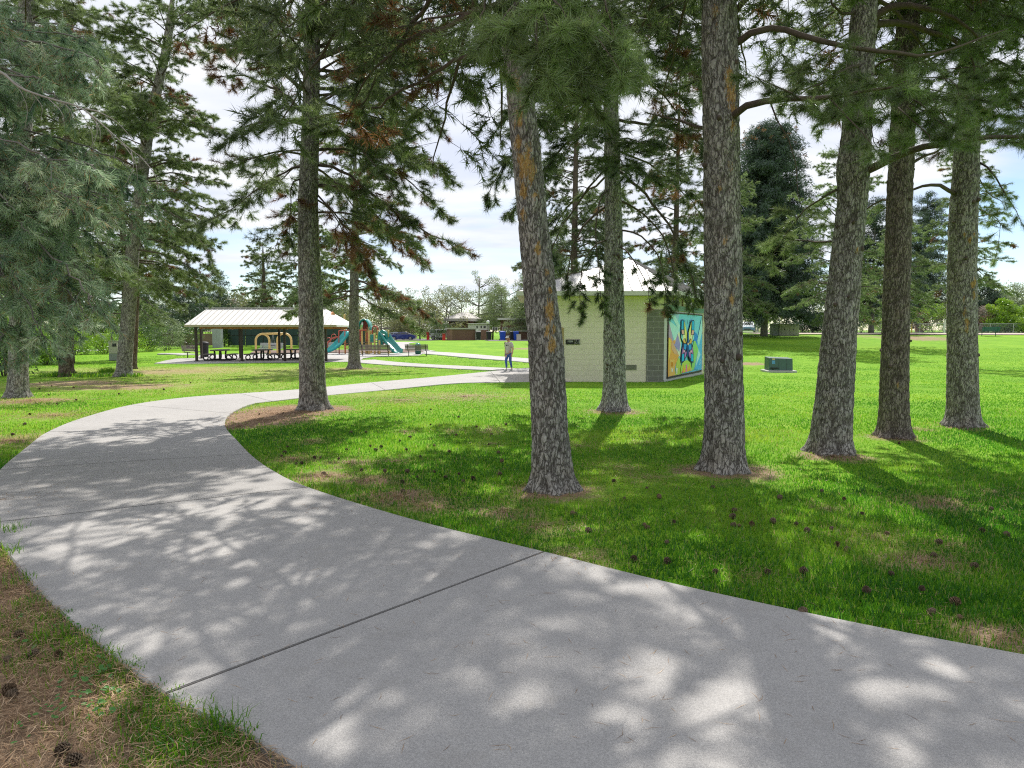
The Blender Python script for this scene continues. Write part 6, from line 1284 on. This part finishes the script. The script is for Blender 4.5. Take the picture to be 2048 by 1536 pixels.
    for a, b in ((-9.5, 4), (7.5, 22)): mb = MB(); mb.box((a * s, -.03, .05), (b * s, -.003, h * .9)); d = mb.obj('door', MAT['util_beige'], t, bevel=.01); mb = MB(); mb.cbox(((a + b) / 2 * s, -.05, h * .5), (.06, .035, .16)); mb.obj('handle', MAT['black_steel'], d)
    for a, w in ((-21, 4), (3, 2.2)): mb = MB(); mb.box((a * s, .5, h + .003), ((a + w) * s, .7, h + 8 * s)); mb.obj('vent_pipe', MAT['util_beige'], t)
    # chain link fence
    Yf = 88; xa, xb = base_at(1465, 660, Yf)[0], 88; g = np.array([xa, Yf, tz(xa, Yf)]); t = thing('chain_link_fence', 'long galvanised chain link fence along the top of the right lawn', 'fence', g); h = at(1700, 647.5, Yf)[2] - g[2]; n = 22; st = (xb - xa) / (n - 1)
    for k in range(n): x = st * k; z = tz(xa + x, Yf) - g[2]; mb = MB(); mb.tube([(x, 0, z - .2), (x, 0, z + h + .05)], .035, 6); mb.obj('post', MAT['galv'], t)
    P = [(st * k, 0, tz(xa + st * k, Yf) - g[2] + h) for k in range(n)]
    mb = MB(); mb.tube(P, .03, 6); mb.obj('rail', MAT['galv'], t)
    V = []
    for k in range(int((xb - xa) / .16)):
        x = k * .16; z = tz(xa + x, Yf) - g[2]
        for d in (-1, 1):
            if 0 <= x + d * h <= xb - xa: a = np.array([x, -.01, z]); b = np.array([x + d * h, -.01, z + h]); w = np.array([.006, 0, 0]); V += [a - w, a + w, b + w, a - w, b + w, b - w]
    soup('wire_mesh', np.array(V), MAT['galv'], None, t)
    def pole(px, py0, py1, Yp, r, mat, label, arm=False):
        p = base_at(px, py0, Yp); h = at(px, py1, Yp)[2] - p[2]; t = thing('utility_pole' if arm else 'post', label, 'pole' if arm else 'post', p); mb = MB(); mb.tube([(0, 0, -.3), (0, 0, h * .5), (0, 0, h)], [r, r * .9, r * .8], 10); mb.obj('shaft', MAT[mat], t)
        mb = MB(); mb.cbox((0, 0, h + .02), (r * 2.2, r * 2.2, .05)); mb.obj('cap', MAT[mat], t)
        if arm:
            mb = MB(); mb.bar((0, -1.1, h - .5), (0, 1.1, h - .5), .12); mb.obj('crossarm', MAT[mat], t)
        return p, h
    pole(1832, 660, 615, 96, .14, 'pole_wood', 'brown timber pole behind the fence beside the leaning grey trunk'); pole(1823, 662, 640, 90, .09, 'pole_yellow', 'short yellow post beside the brown timber pole')
    pole(1889, 660, 640, 87, .1, 'sign_white', 'short white post at the fence left of the knobbly trunk'); pole(856, 676, 665, 121, .28, 'hydrant', 'short red post in front of the dark car park bush'); pole(888, 680, 668, 116, .3, 'hydrant', 'red post at the left end of the brick enclosure')
    pole(1515, 660, 643, 100, .12, 'sign_white', 'white post left of the far blue car')
    # power lines between two poles outside the picture
    q1, h1 = pole(1700, 655, 520, 135, .16, 'pole_wood', 'tall utility pole hidden behind the crooked pine trunk', True); q2, h2 = pole(2500, 655, 480, 110, .16, 'pole_wood', 'tall utility pole beyond the right edge of the lawn', True)
    for k, (f1, f2, dy) in enumerate(((575, 566, -.9), (600, 589, .9), (617, 613, 0))):
        a = at(1700, f1, 135); b = at(2500, f2, 110); a[1] = 135 + dy; b[1] = 110 + dy; P = [a * (1 - u) + b * u - np.array([0, 0, 1.2 * 4 * u * (1 - u) * .5]) for u in np.linspace(0, 1, 24)]; mb = MB(); mb.tube(P, .022, 5); o = mb.obj('power_line', MAT['wire']); tag(o, ['topmost pale power line crossing the blue sky at the right', 'middle power line crossing the sky at the right', 'lowest power line passing just above the bright green tree'][k], 'power line', 'power lines at the right')

# ------------------------------------------------------------------ cars
def car(label, p, rz, col, kind='sedan', group='parked cars'):
    t = thing('parked_car', label, 'car', p, rz, group); Ln = 4.75 if kind == 'sedan' else 5.4; W = 1.84
    if kind == 'sedan':
        body = [(-2.36, .35), (-2.38, .62), (-2.3, .82), (-1.6, .95), (-.9, .98), (1.2, .98), (2.05, .92), (2.33, .78), (2.38, .5), (2.3, .3), (1.85, .22), (-1.9, .22)]
        roof = [(-1.75, .94), (-.75, 1.38), (.05, 1.46), (.75, 1.40), (1.75, .97)]
    else:
        body = [(-2.7, .5), (-2.72, .95), (-2.55, 1.1), (-1.2, 1.14), (2.6, 1.12), (2.66, .6), (2.6, .45), (-2.5, .4)]; roof = [(-1.45, 1.1), (-.75, 1.78), (-.4, 1.86), (2.4, 1.84), (2.6, 1.12)]
    def shell(prof, w0, w1, zlo, zhi, nm, m, bev):
        mb = MB(); n = len(prof); ww = lambda z: w0 + (w1 - w0) * min(1, max(0, (z - zlo) / (zhi - zlo)))
        V = [(x, -ww(z) / 2, z) for x, z in prof] + [(x, ww(z) / 2, z) for x, z in prof]
        mb.add(V, [tuple(range(n)), tuple(range(2 * n - 1, n - 1, -1))] + [(i, n + i, n + (i + 1) % n, (i + 1) % n) for i in range(n)]); return mb.obj(nm, m, t, bevel=bev)
    shell(body, W, W * .96, .3, 1.1, 'body', MAT[col], .06); hz = max(z for x, z in roof)
    shell(roof, W * .92, W * .72, roof[0][1], hz, 'cabin', MAT[col], .04)
    # windows, proud of the cabin by a few mm
    def wy(z): return (W * .92 + (W * .72 - W * .92) * (z - roof[0][1]) / (hz - roof[0][1])) / 2 + .006
    z0 = roof[0][1] + .06; z1 = hz - .1
    spans = [(-1.35, -.35, -.66, -.3), (-.25, .6, -.25, .6), (.7, 1.45, .7, .95)] if kind == 'sedan' else [(-1.2, -.35, -.75, -.35), (-.2, 1.0, -.2, 1.0), (1.1, 2.35, 1.1, 2.3)]
    for s in (-1, 1):
        for a, b, a2, b2 in spans:
            mb = MB(); pts = [(a, s * wy(z0), z0), (b, s * wy(z0), z0), (b2, s * wy(z1), z1), (a2, s * wy(z1), z1)]; mb.prism(pts if s < 0 else pts[::-1], (0, -s * .015, 0)); mb.obj('window', MAT['glass'], t)
    for (xa, za), (xb, zb) in ((roof[0], roof[1]), (roof[-1], roof[-2])):
        sg = 1 if xa > 0 else -1; f = lambda u: (xa + (xb - xa) * u, za + (zb - za) * u); (u0, v0), (u1, v1) = f(.1), f(.92); mb = MB(); ya, yb = wy(v0) - .12, wy(v1) - .1
        mb.prism([(u0 + sg * .008, -ya, v0 + .008), (u0 + sg * .008, ya, v0 + .008), (u1 + sg * .008, yb, v1 + .008), (u1 + sg * .008, -yb, v1 + .008)], (-sg * .004, 0, -.004)); mb.obj('windscreen', MAT['glass'], t)
    r = .33 if kind == 'sedan' else .38; wx = 1.42 if kind == 'sedan' else 1.65
    for x in (-wx, wx):
        for s in (-1, 1):
            mb = MB(); mb.tube([(x, s * (W / 2 - .2), r), (x, s * (W / 2 + .012), r)], r, 20); w = mb.obj('wheel', MAT['tyre'], t); mb = MB(); mb.tube([(x, s * (W / 2 + .013), r), (x, s * (W / 2 + .02), r)], r * .66, 14)
            for k in range(5): a = k * 2 * PI / 5; mb.bar((x, s * (W / 2 + .024), r), (x + r * .6 * math.cos(a), s * (W / 2 + .024), r + r * .6 * math.sin(a)), .06, .008)
            mb.obj('rim', MAT['rim'], w)
    bz = .7 if kind == 'sedan' else .85; xe = body[1][0]
    for s in (-1, 1):
        mb = MB(); mb.cbox((xe + .06, s * .68, bz), (.1, .34, .12)); mb.obj('headlight', MAT['lamp_white'], t, bevel=.02); mb = MB(); mb.cbox((-xe - .04, s * .68, bz), (.1, .34, .14)); mb.obj('taillight', MAT['lamp_red'], t, bevel=.02)
        mb = MB(); mb.cbox((-1.0, s * (W / 2 + .06), 1.0 if kind == 'sedan' else 1.2), (.12, .16, .1)); mb.obj('mirror', MAT[col], t, bevel=.02)
    mb = MB(); mb.cbox((xe - .0, 0, .42), (.06, .9, .14)); mb.obj('grille', MAT['black_steel'], t)
    for s in (-1, 1):
        mb = MB(); mb.cbox((.15, s * (W / 2 - .012), .86), (.16, .03, .03)); mb.obj('handle', MAT[col], t)
    return t
def cars():
    car('deep blue sedan parked side on beyond the playground slide', base_at(806, 680, 127), 0, 'car_blue'); car('silver blue sedan parked behind the deep blue one', base_at(791, 680, 131.5), rad(6), 'car_silver'); car('white pickup with a camper shell beside the brick enclosure', base_at(888, 680, 124), rad(180 - 24), 'car_white', 'truck')
    car('pale teal car far off under the trees right of the thick straight trunk', base_at(1496, 662, 97), rad(70), 'car_teal')

# ------------------------------------------------------------------ brick buildings
def brick_buildings():
    # low enclosure
    p = base_at(900, 680, 116); t = thing('brick_enclosure', 'low brick enclosure with a pale stone cap left of the pines', 'brick wall', p, 0); k = 116 / F; x0, xm, x1 = -11.5 * k, 0, 50 * k; h = 22 * k
    mb = MB(); mb.prism([(xm, 0, -.4), (x1, 2.2, -.4), (x1, 2.2, h), (xm, 0, h)], (-.02, .4, 0)); wall_uv(mb.obj('front_wall', MAT['brick'], t)); mb = MB(); mb.prism([(xm - .003, 0, -.4), (xm - .003, 0, h), (x0, 4, h), (x0, 4, -.4)], (.4, .12, 0)); wall_uv(mb.obj('side_wall', MAT['brick_light'], t))
    mb = MB(); mb.bar((xm - .1, .15, h + .12), (x1 + .1, 2.35, h + .12), .6, .23); mb.bar((xm, .3, h + .122), (x0, 4.1, h + .122), .6, .22); mb.obj('stone_cap', MAT['stone_cap'], t)
    # small brick house with hip roof
    Yh = 134; k = Yh / F; p = base_at(915, 680, Yh); t = thing('brick_house', 'small brick building with a pale hipped roof behind the brick enclosure', 'building', p, rad(-8)); zf = lambda py: at(915, py, Yh)[2] - p[2]; zt = zf(642.5)
    mb = MB()
    for a, b in ((-18, -14), (-4.5, -2), (8.5, 11.5), (15, 30)): mb.box((a * k, 0, -.5), (b * k, .5, zt))
    mb.box((-17.9 * k, .003, zf(668)), (29 * k, .45, zf(657))); wall_uv(mb.obj('wall', MAT['brick'], t))
    mb = MB(); mb.box((-18 * k, .52, -.5), (30 * k, 7, zt)); wall_uv(mb.obj('rear_wall', MAT['brick'], t))
    for a, b in ((-13.8, -4.7), (-1.8, 8.3)):
        mb = MB(); mb.box((a * k, .30, zf(656.8)), (b * k, .34, zt - .02)); w = mb.obj('window', MAT['glass'], t); mb = MB(); n = 3
        for q in range(n + 1): x = a * k + (b - a) * k * q / n; mb.box((x - .05, .24, zf(656.8)), (x + .05, .297, zt - .02))
        mb.obj('window_frame', MAT['brown_steel'], w)
    mb = MB(); e0, e1, y0, y1 = -25 * k, 36 * k, -1.2, 8.4; z1 = zf(630); mb.add([(e0, y0, zt + .003), (e1, y0, zt + .003), (e1, y1, zt + .003), (e0, y1, zt + .003), (e0, y0, zf(637)), (e1, y0, zf(637)), (e1, y1, zf(637)), (e0, y1, zf(637)), (-2 * k, 3.5, z1 + .6), (14 * k, 3.5, z1 + .6)], [(3, 2, 1, 0), (0, 1, 5, 4), (1, 2, 6, 5), (2, 3, 7, 6), (3, 0, 4, 7), (4, 5, 9, 8), (5, 6, 9), (6, 7, 8, 9), (7, 4, 8)]); mb.obj('roof', MAT['roof_grey'], t)
    # white link block and long brick building
    Yl = 128; k = Yl / F; p = base_at(955, 677, Yl); t = thing('white_building', 'white rendered entrance block with small dark windows between the brick buildings', 'building', p); zf = lambda py: at(955, py, Yl)[2] - p[2]
    mb = MB(); mb.box((-19 * k, 0, -.5), (23 * k, 6, zf(648.5))); mb.obj('wall', MAT['trim_white'], t); mb = MB(); mb.box((-20 * k, -.3, zf(648.4)), (24 * k, 6.2, zf(646.5))); mb.obj('parapet', MAT['trim_white'], t)
    for a, b, y0, y1 in ((-2.2, .6, 656.5, 652), (6.2, 9, 656.5, 652), (12, 16.5, 656.5, 652)):
        mb = MB(); mb.box((a * k, -.02, zf(y0)), (b * k, -.003, zf(y1))); mb.obj('window', MAT['glass'], t)
    mb = MB(); mb.box((-5 * k, -.05, -.3), (2 * k, -.003, zf(658.5))); mb.obj('door', MAT['sign_white'], t)
    for a, b in ((7, 20.5),): mb = MB(); mb.box((a * k, -.25, -.4), (b * k, -.02, zf(660))); wall_uv(mb.obj('brick_panel', MAT['brick_light'], t))
    Yl = 124; k = Yl / F; p = base_at(978, 676, Yl); t = thing('school_building', 'long brick building with a pale sill band and paired windows behind the pines', 'building', p); zf = lambda py: at(978, py, Yl)[2] - p[2]; x1 = 260 * k
    mb = MB(); mb.box((2, .1, -.5), (x1, 8, zf(661.8))); mb.box((2, .1, zf(661.7) + .001), (x1, 8, zf(640))); wall_uv(mb.obj('wall', MAT['brick'], t)); mb = MB(); mb.box((1.9, -.05, zf(663)), (x1, .097, zf(661))); mb.obj('sill_band', MAT['trim_white'], t); mb = MB(); mb.box((1.5, -.8, zf(640) + .003), (x1, 8.5, zf(636))); mb.obj('roof', MAT['trim_white'], t)
    for px in (990, 1010, 1033, 1052, 1072, 1095, 1118, 1150, 1180):
        a, b = (px - 978 - 4.5) * k, (px - 978 + 4.5) * k; mb = MB(); mb.box((a, .06, zf(660.8)), (b, .095, zf(654.5))); w = mb.obj('window', MAT['glass'], t); mb = MB()
        for x in (a, (a + b) / 2, b): mb.box((x - .06, -.02, zf(660.8)), (x + .06, .057, zf(654.5)))
        mb.box((a, -.021, zf(654.6)), (b, .056, zf(654.0))); mb.obj('window_frame', MAT['trim_white'], w)
    # globe lamp by the pines
    p = base_at(976, 678, 112); t = thing('street_lamp', 'white globe lamp beside the brown pine trunk', 'lamp', p); h = at(976, 644, 112)[2] - p[2]; mb = MB(); mb.tube([(0, 0, -.2), (0, 0, h - .2)], .06, 8); mb.obj('pole', MAT['black_steel'], t); mb = MB(); mb.lathe([(.05, -.26), (.2, -.2), (.29, 0), (.2, .2), (.03, .29)], 14, (0, 0, h)); mb.obj('globe', MAT['lamp_white'], t, smooth=True)

# ------------------------------------------------------------------ the walking man
def man():
    p = G(1017.5, 742.5); p[2] += .01; H = 1.78
    def skin(name, J, E, mat, parent=None, sub=2, root=0):
        me = bpy.data.meshes.new(name); me.from_pydata([j[:3] for j in J], E, []); me.materials.append(mat); o = link(name, me, parent); m = o.modifiers.new('skin', 'SKIN')
        m.use_smooth_shade = True
        sv = me.skin_vertices[0].data
        for i, j in enumerate(J): r = j[3]; sv[i].radius = (r if hasattr(r, '__len__') else (r, r)); sv[i].use_root = (i == root)
        s = o.modifiers.new('sub', 'SUBSURF'); s.levels = sub; s.render_levels = sub; return o
    # local frame: he faces -x,-y (towards the left and us); +x is his left hand side in the picture
    fw = np.array([-.62, -.78, 0]); lf = np.array([.78, -.62, 0])
    def W(f, l, z): q = fw * f + lf * l; return (q[0], q[1], z)
    J = []; E = []
    def add(f, l, z, r, par=None): J.append((*W(f, l, z), r)); i = len(J) - 1; 
    def a_(f, l, z, r, par=None):
        J.append((*W(f, l, z), r)); i = len(J) - 1
        if par is not None: E.append((par, i))
        return i
    pel = a_(0, 0, .95, (.13, .10)); sp = a_(.0, 0, 1.10, (.125, .095), pel); ch = a_(.01, 0, 1.30, (.15, .105), sp); nk = a_(.0, 0, 1.46, (.085, .07), ch); n2 = a_(.02, 0, 1.53, .052, nk); hd = a_(.05, .0, 1.60, (.068, .078), n2); h2 = a_(.055, 0, 1.685, (.072, .088), hd); h3 = a_(.045, 0, 1.74, (.052, .062), h2)
    ns = a_(.155, -.01, 1.635, .013, hd); 
    for s in (-1, 1):
        ear = a_(.04, s * .082, 1.64, .014, hd)
        sh = a_(0, s * .17, 1.43, .062, ch); sw = -.10 if s < 0 else .08
        ue = a_(-.02 + sw * .3, s * .24, 1.27, .048, sh); el = a_(-.03 + sw * .6, s * .285, 1.13, .042, ue); fa = a_(sw * 1.0, s * .31, 1.0, .036, el); wr = a_(.02 + sw * 1.3, s * .32, .89, .026, fa); pa = a_(.04 + sw * 1.35, s * .322, .83, (.030, .020), wr)
        for k, (df, L) in enumerate(((-.028, .068), (-.010, .08), (.010, .085), (.028, .076))):
            k1 = a_(.045 + sw * 1.4 + df, s * .325, .79, .009, pa); k2 = a_(.055 + sw * 1.42 + df * 1.1, s * .315, .79 - L * .5, .0085, k1); a_(.05 + sw * 1.42 + df * 1.1, s * .30, .79 - L * .9, .0075, k2)
        th = a_(.075 + sw * 1.38, s * .305, .83, .011, wr); a_(.09 + sw * 1.4, s * .295, .79, .009, th)
        st = .10 if s < 0 else -.10
        hp = a_(0, s * .085, .90, .088, pel); kn = a_(.05 + st * .9, s * .08, .50, .055, hp); cf = a_(.0 + st * .9, s * .078, .33, .048, kn); an = a_(-.03 + st * 1.2, s * .075, .09, .034, cf); toe = a_(.13 + st * 1.2, s * .08, .03, .030, an)
    body = skin('person', J, E, MAT['skin']); body.location = [float(c) for c in p]; tag(body, 'man in grey T-shirt, blue jeans and white cap walking along the path', 'person')
    # shirt
    S = []; SE = []
    def s_(f, l, z, r, par=None):
        S.append((*W(f, l, z), r)); i = len(S) - 1
        if par is not None: SE.append((par, i))
        return i
    r0 = s_(0, 0, 1.14, (.158, .128)); r_1 = s_(0, 0, .98, (.165, .135), r0); s_(0, 0, .88, (.168, .138), r_1); c1 = s_(.01, 0, 1.30, (.17, .125), r0); c2 = s_(.0, 0, 1.43, (.125, .095), c1); s_(.005, 0, 1.485, (.075, .068), c2)
    for s in (-1, 1):
        sw = -.10 if s < 0 else .08
        b = s_(0, s * .17, 1.42, .076, c1); d = s_(-.01 + sw * .25, s * .235, 1.29, .068, b); s_(-.025 + sw * .5, s * .275, 1.18, .066, d)
    skin('t_shirt', S, SE, MAT['shirt'], body)
    mb = MB(); q = []
    for l, z in ((-.09, 1.33), (.08, 1.33), (.08, 1.275), (-.09, 1.275)): q.append(W(.146 - abs(l) * .25, l, z))
    mb.add(q + [tuple(np.array(v) - np.array(W(.02, 0, 0))) for v in q], [(3, 2, 1, 0), (0, 1, 5, 4), (1, 2, 6, 5), (2, 3, 7, 6), (3, 0, 4, 7)]); mb.obj('chest_print', MAT['print'], body)
    Jn = []; JE = []
    def j_(f, l, z, r, par=None):
        Jn.append((*W(f, l, z), r)); i = len(Jn) - 1
        if par is not None: JE.append((par, i))
        return i
    w0 = j_(0, 0, .93, (.145, .115)); 
    for s in (-1, 1):
        st = .10 if s < 0 else -.10
        a = j_(0, s * .085, .84, .098, w0); b = j_(.05 + st * .85, s * .08, .50, .068, a); c_ = j_(.0 + st * .9, s * .078, .33, .060, b); j_(-.025 + st * 1.15, s * .076, .16, .052, c_)
    skin('jeans', Jn, JE, MAT['jeans'], body)
    for s in (-1, 1):
        st = .10 if s < 0 else -.10; bx = -.03 + st * 1.2
        skin('sock', [(*W(bx - .0, s * .075, .17), .042), (*W(bx, s * .075, .08), .043)], [(0, 1)], MAT['sock'], body)
        sh = skin('shoe', [(*W(bx - .04, s * .077, .055), .05), (*W(bx + .06, s * .08, .05), .048), (*W(bx + .17, s * .085, .036), .04)], [(0, 1), (1, 2)], MAT['shoe'], body)
        mb = MB(); c0 = np.array(W(bx + .055, s * .08, .012)); mb.cbox(c0, (.30, .095, .022), math.atan2(fw[1], fw[0])); mb.obj('sole', MAT['sole'], sh, bevel=.01)
    # beard, cap, eyes, mouth
    skin('beard', [(*W(.095, 0, 1.555), .042), (*W(.075, .05, 1.585), .028), (*W(.05, .076, 1.63), .016), (*W(.075, -.05, 1.585), .028), (*W(.05, -.076, 1.63), .016)], [(0, 1), (1, 2), (0, 3), (3, 4)], MAT['beard'], body, 1)
    cap = MB(); cx, cy, _ = W(.05, 0, 0); cap.lathe([(.098, 1.69), (.100, 1.72), (.092, 1.765), (.06, 1.795), (.01, 1.805)], 16, (cx, cy, 0)); co = cap.obj('cap', MAT['cap_dark'], body, smooth=True)
    fp = MB(); ring = []
    for u in np.linspace(-1.1, 1.1, 9): f, l = .05 + .099 * math.cos(u), .099 * math.sin(u); ring.append((f, l))
    V = [W(f, l, 1.695) for f, l in ring] + [W(.05 + (f - .05) * .9, l * .92, 1.775) for f, l in ring]; fp.add(V, [(i, i + 1, 10 + i, 9 + i) for i in range(8)]); fo = fp.obj('cap_front', MAT['cap_white'], co); sd = fo.modifiers.new('s', 'SOLIDIFY'); sd.thickness = .012; sd.offset = 1
    V = [W(f, l, 1.70) for f, l in ring] + [W(.05 + (f - .05) * 1.0 + .085 * math.cos(u), l * .9, 1.675) for (f, l), u in zip(ring, np.linspace(-1.1, 1.1, 9))]; bp = MB(); bp.add(V, [(i, i + 1, 10 + i, 9 + i) for i in range(8)]); bo = bp.obj('cap_brim', MAT['cap_white'], co); sd = bo.modifiers.new('s', 'SOLIDIFY'); sd.thickness = .008
    for s in (-1, 1): e = MB(); e.lathe([(.004, -.009), (.011, 0), (.004, .009)], 8, W(.132, s * .032, 1.655)); e.obj('eye', MAT['cap_dark'], body)
    mo = MB(); mo.cbox(W(.138, 0, 1.588), (.045, .012, .010), math.atan2(lf[1], lf[0])); mo.obj('mouth', MAT['lamp_red'], body)
# ------------------------------------------------------------------ light, sky, camera
AZ, EL = rad(11), rad(50)
def light():
    s = np.array([math.sin(AZ) * math.cos(EL), math.cos(AZ) * math.cos(EL), math.sin(EL)])
    L = bpy.data.lights.new('sun', 'SUN'); L.energy = 5.0; L.angle = rad(.55); L.color = (1, .955, .88)
    o = bpy.data.objects.new('sun', L); C.objects.link(o); o.rotation_euler = Vector(-s).to_track_quat('-Z', 'Y').to_euler(); o.location = (10, 40, 60)
    w = bpy.data.worlds.new('World'); SC.world = w; w.use_nodes = True; nt = w.node_tree; nt.nodes.clear()
    N = lambda t, **k: [setattr(x, a, b) for x in [nt.nodes.new(t)] for a, b in k.items()] and nt.nodes[-1] or nt.nodes[-1]
    sky = nt.nodes.new('ShaderNodeTexSky'); sky.sky_type = 'NISHITA'; sky.sun_disc = False; sky.sun_elevation = EL; sky.sun_rotation = AZ; sky.altitude = 1300; sky.air_density = 1.0; sky.dust_density = .6
    b1 = nt.nodes.new('ShaderNodeBackground'); b1.inputs[1].default_value = .13; nt.links.new(sky.outputs[0], b1.inputs[0])
    # thin bright cloud sheet over most of the sky, open blue low down on the right
    tc = nt.nodes.new('ShaderNodeTexCoord'); sp = nt.nodes.new('ShaderNodeSeparateXYZ'); nt.links.new(tc.outputs['Generated'], sp.inputs[0])
    m1 = nt.nodes.new('ShaderNodeMath'); m1.operation = 'MAXIMUM'; m1.inputs[1].default_value = .0; nt.links.new(sp.outputs[2], m1.inputs[0])
    m2 = nt.nodes.new('ShaderNodeMath'); m2.operation = 'ADD'; m2.inputs[1].default_value = .14; nt.links.new(m1.outputs[0], m2.inputs[0])
    dv = nt.nodes.new('ShaderNodeVectorMath'); dv.operation = 'DIVIDE'; cb = nt.nodes.new('ShaderNodeCombineXYZ')
    for i in range(3): nt.links.new(m2.outputs[0], cb.inputs[i])
    nt.links.new(tc.outputs['Generated'], dv.inputs[0]); nt.links.new(cb.outputs[0], dv.inputs[1])
    mp = nt.nodes.new('ShaderNodeMapping'); mp.inputs['Scale'].default_value = (.55, 1.0, 0); mp.inputs['Location'].default_value = (.7, .3, 0); nt.links.new(dv.outputs[0], mp.inputs[0])
    nz = nt.nodes.new('ShaderNodeTexNoise'); nz.inputs['Scale'].default_value = 1.1; nz.inputs['Detail'].default_value = 7; nz.inputs['Roughness'].default_value = .55; nt.links.new(mp.outputs[0], nz.inputs['Vector'])
    # bias: more cloud higher up
    bi = nt.nodes.new('ShaderNodeMapRange'); bi.inputs[1].default_value = .0; bi.inputs[2].default_value = .25; bi.inputs[3].default_value = -.12; bi.inputs[4].default_value = .34; nt.links.new(sp.outputs[2], bi.inputs[0])
    bx = nt.nodes.new('ShaderNodeMapRange'); bx.inputs[1].default_value = .40; bx.inputs[2].default_value = .56; bx.inputs[3].default_value = 0; bx.inputs[4].default_value = -.26; nt.links.new(sp.outputs[0], bx.inputs[0])
    ad = nt.nodes.new('ShaderNodeMath'); ad.operation = 'ADD'; nt.links.new(nz.outputs['Fac'], ad.inputs[0]); a0 = nt.nodes.new('ShaderNodeMath'); a0.operation = 'ADD'; nt.links.new(bi.outputs[0], a0.inputs[0]); nt.links.new(bx.outputs[0], a0.inputs[1]); nt.links.new(a0.outputs[0], ad.inputs[1])
    cr = nt.nodes.new('ShaderNodeValToRGB'); cr.color_ramp.elements[0].position = .42; cr.color_ramp.elements[0].color = (.0, .0, .0, 1); cr.color_ramp.elements[1].position = .62; cr.color_ramp.elements[1].color = (.93, .93, .93, 1); nt.links.new(ad.outputs[0], cr.inputs[0])
    cc = nt.nodes.new('ShaderNodeValToRGB'); cc.color_ramp.elements[0].position = .35; cc.color_ramp.elements[0].color = (.74, .785, .93, 1); cc.color_ramp.elements[1].position = .65; cc.color_ramp.elements[1].color = (1, 1, 1, 1)
    n2 = nt.nodes.new('ShaderNodeTexNoise'); n2.inputs['Scale'].default_value = 2.6; n2.inputs['Detail'].default_value = 6; nt.links.new(mp.outputs[0], n2.inputs['Vector']); nt.links.new(n2.outputs['Fac'], cc.inputs[0])
    b2 = nt.nodes.new('ShaderNodeBackground'); b2.inputs[1].default_value = .96; nt.links.new(cc.outputs[0], b2.inputs[0])
    mx = nt.nodes.new('ShaderNodeMixShader'); nt.links.new(cr.outputs[0], mx.inputs[0]); nt.links.new(b1.outputs[0], mx.inputs[1]); nt.links.new(b2.outputs[0], mx.inputs[2])
    out = nt.nodes.new('ShaderNodeOutputWorld'); nt.links.new(mx.outputs[0], out.inputs[0])
def camera():
    c = bpy.data.cameras.new('camera'); c.sensor_width = 36; c.sensor_fit = 'HORIZONTAL'; c.lens = 36 * F / 2048; c.clip_start = .05; c.clip_end = 3000
    o = bpy.data.objects.new('camera', c); C.objects.link(o); o.location = (0, 0, CAMZ); o.rotation_euler = (PI / 2 - TH, 0, 0); SC.camera = o
    v = SC.view_settings; v.view_transform = 'Standard'; v.look = 'None'; v.exposure = .2; v.gamma = 1; v.use_curve_mapping = False
    SC.cycles.max_bounces = 6; SC.cycles.diffuse_bounces = 3; SC.cycles.glossy_bounces = 2; SC.cycles.transmission_bounces = 3; SC.cycles.caustics_reflective = False; SC.cycles.caustics_refractive = False
    SC.render.film_transparent = False; SC.cycles.use_denoising = False; SC.cycles.pixel_filter_type = 'BLACKMAN_HARRIS'; SC.cycles.filter_width = 1.15

import time, os
_t0 = time.time()
def step(f):
    f(); print('STEP', f.__name__, round(time.time() - _t0, 1))
for f in (near_pines, mid_pines, back_pines, juniper, background, restroom, shelter, playground, infrastructure, cars, brick_buildings, man, build_grass, build_edge_plants, build_litter, build_cones, light, camera): step(f)
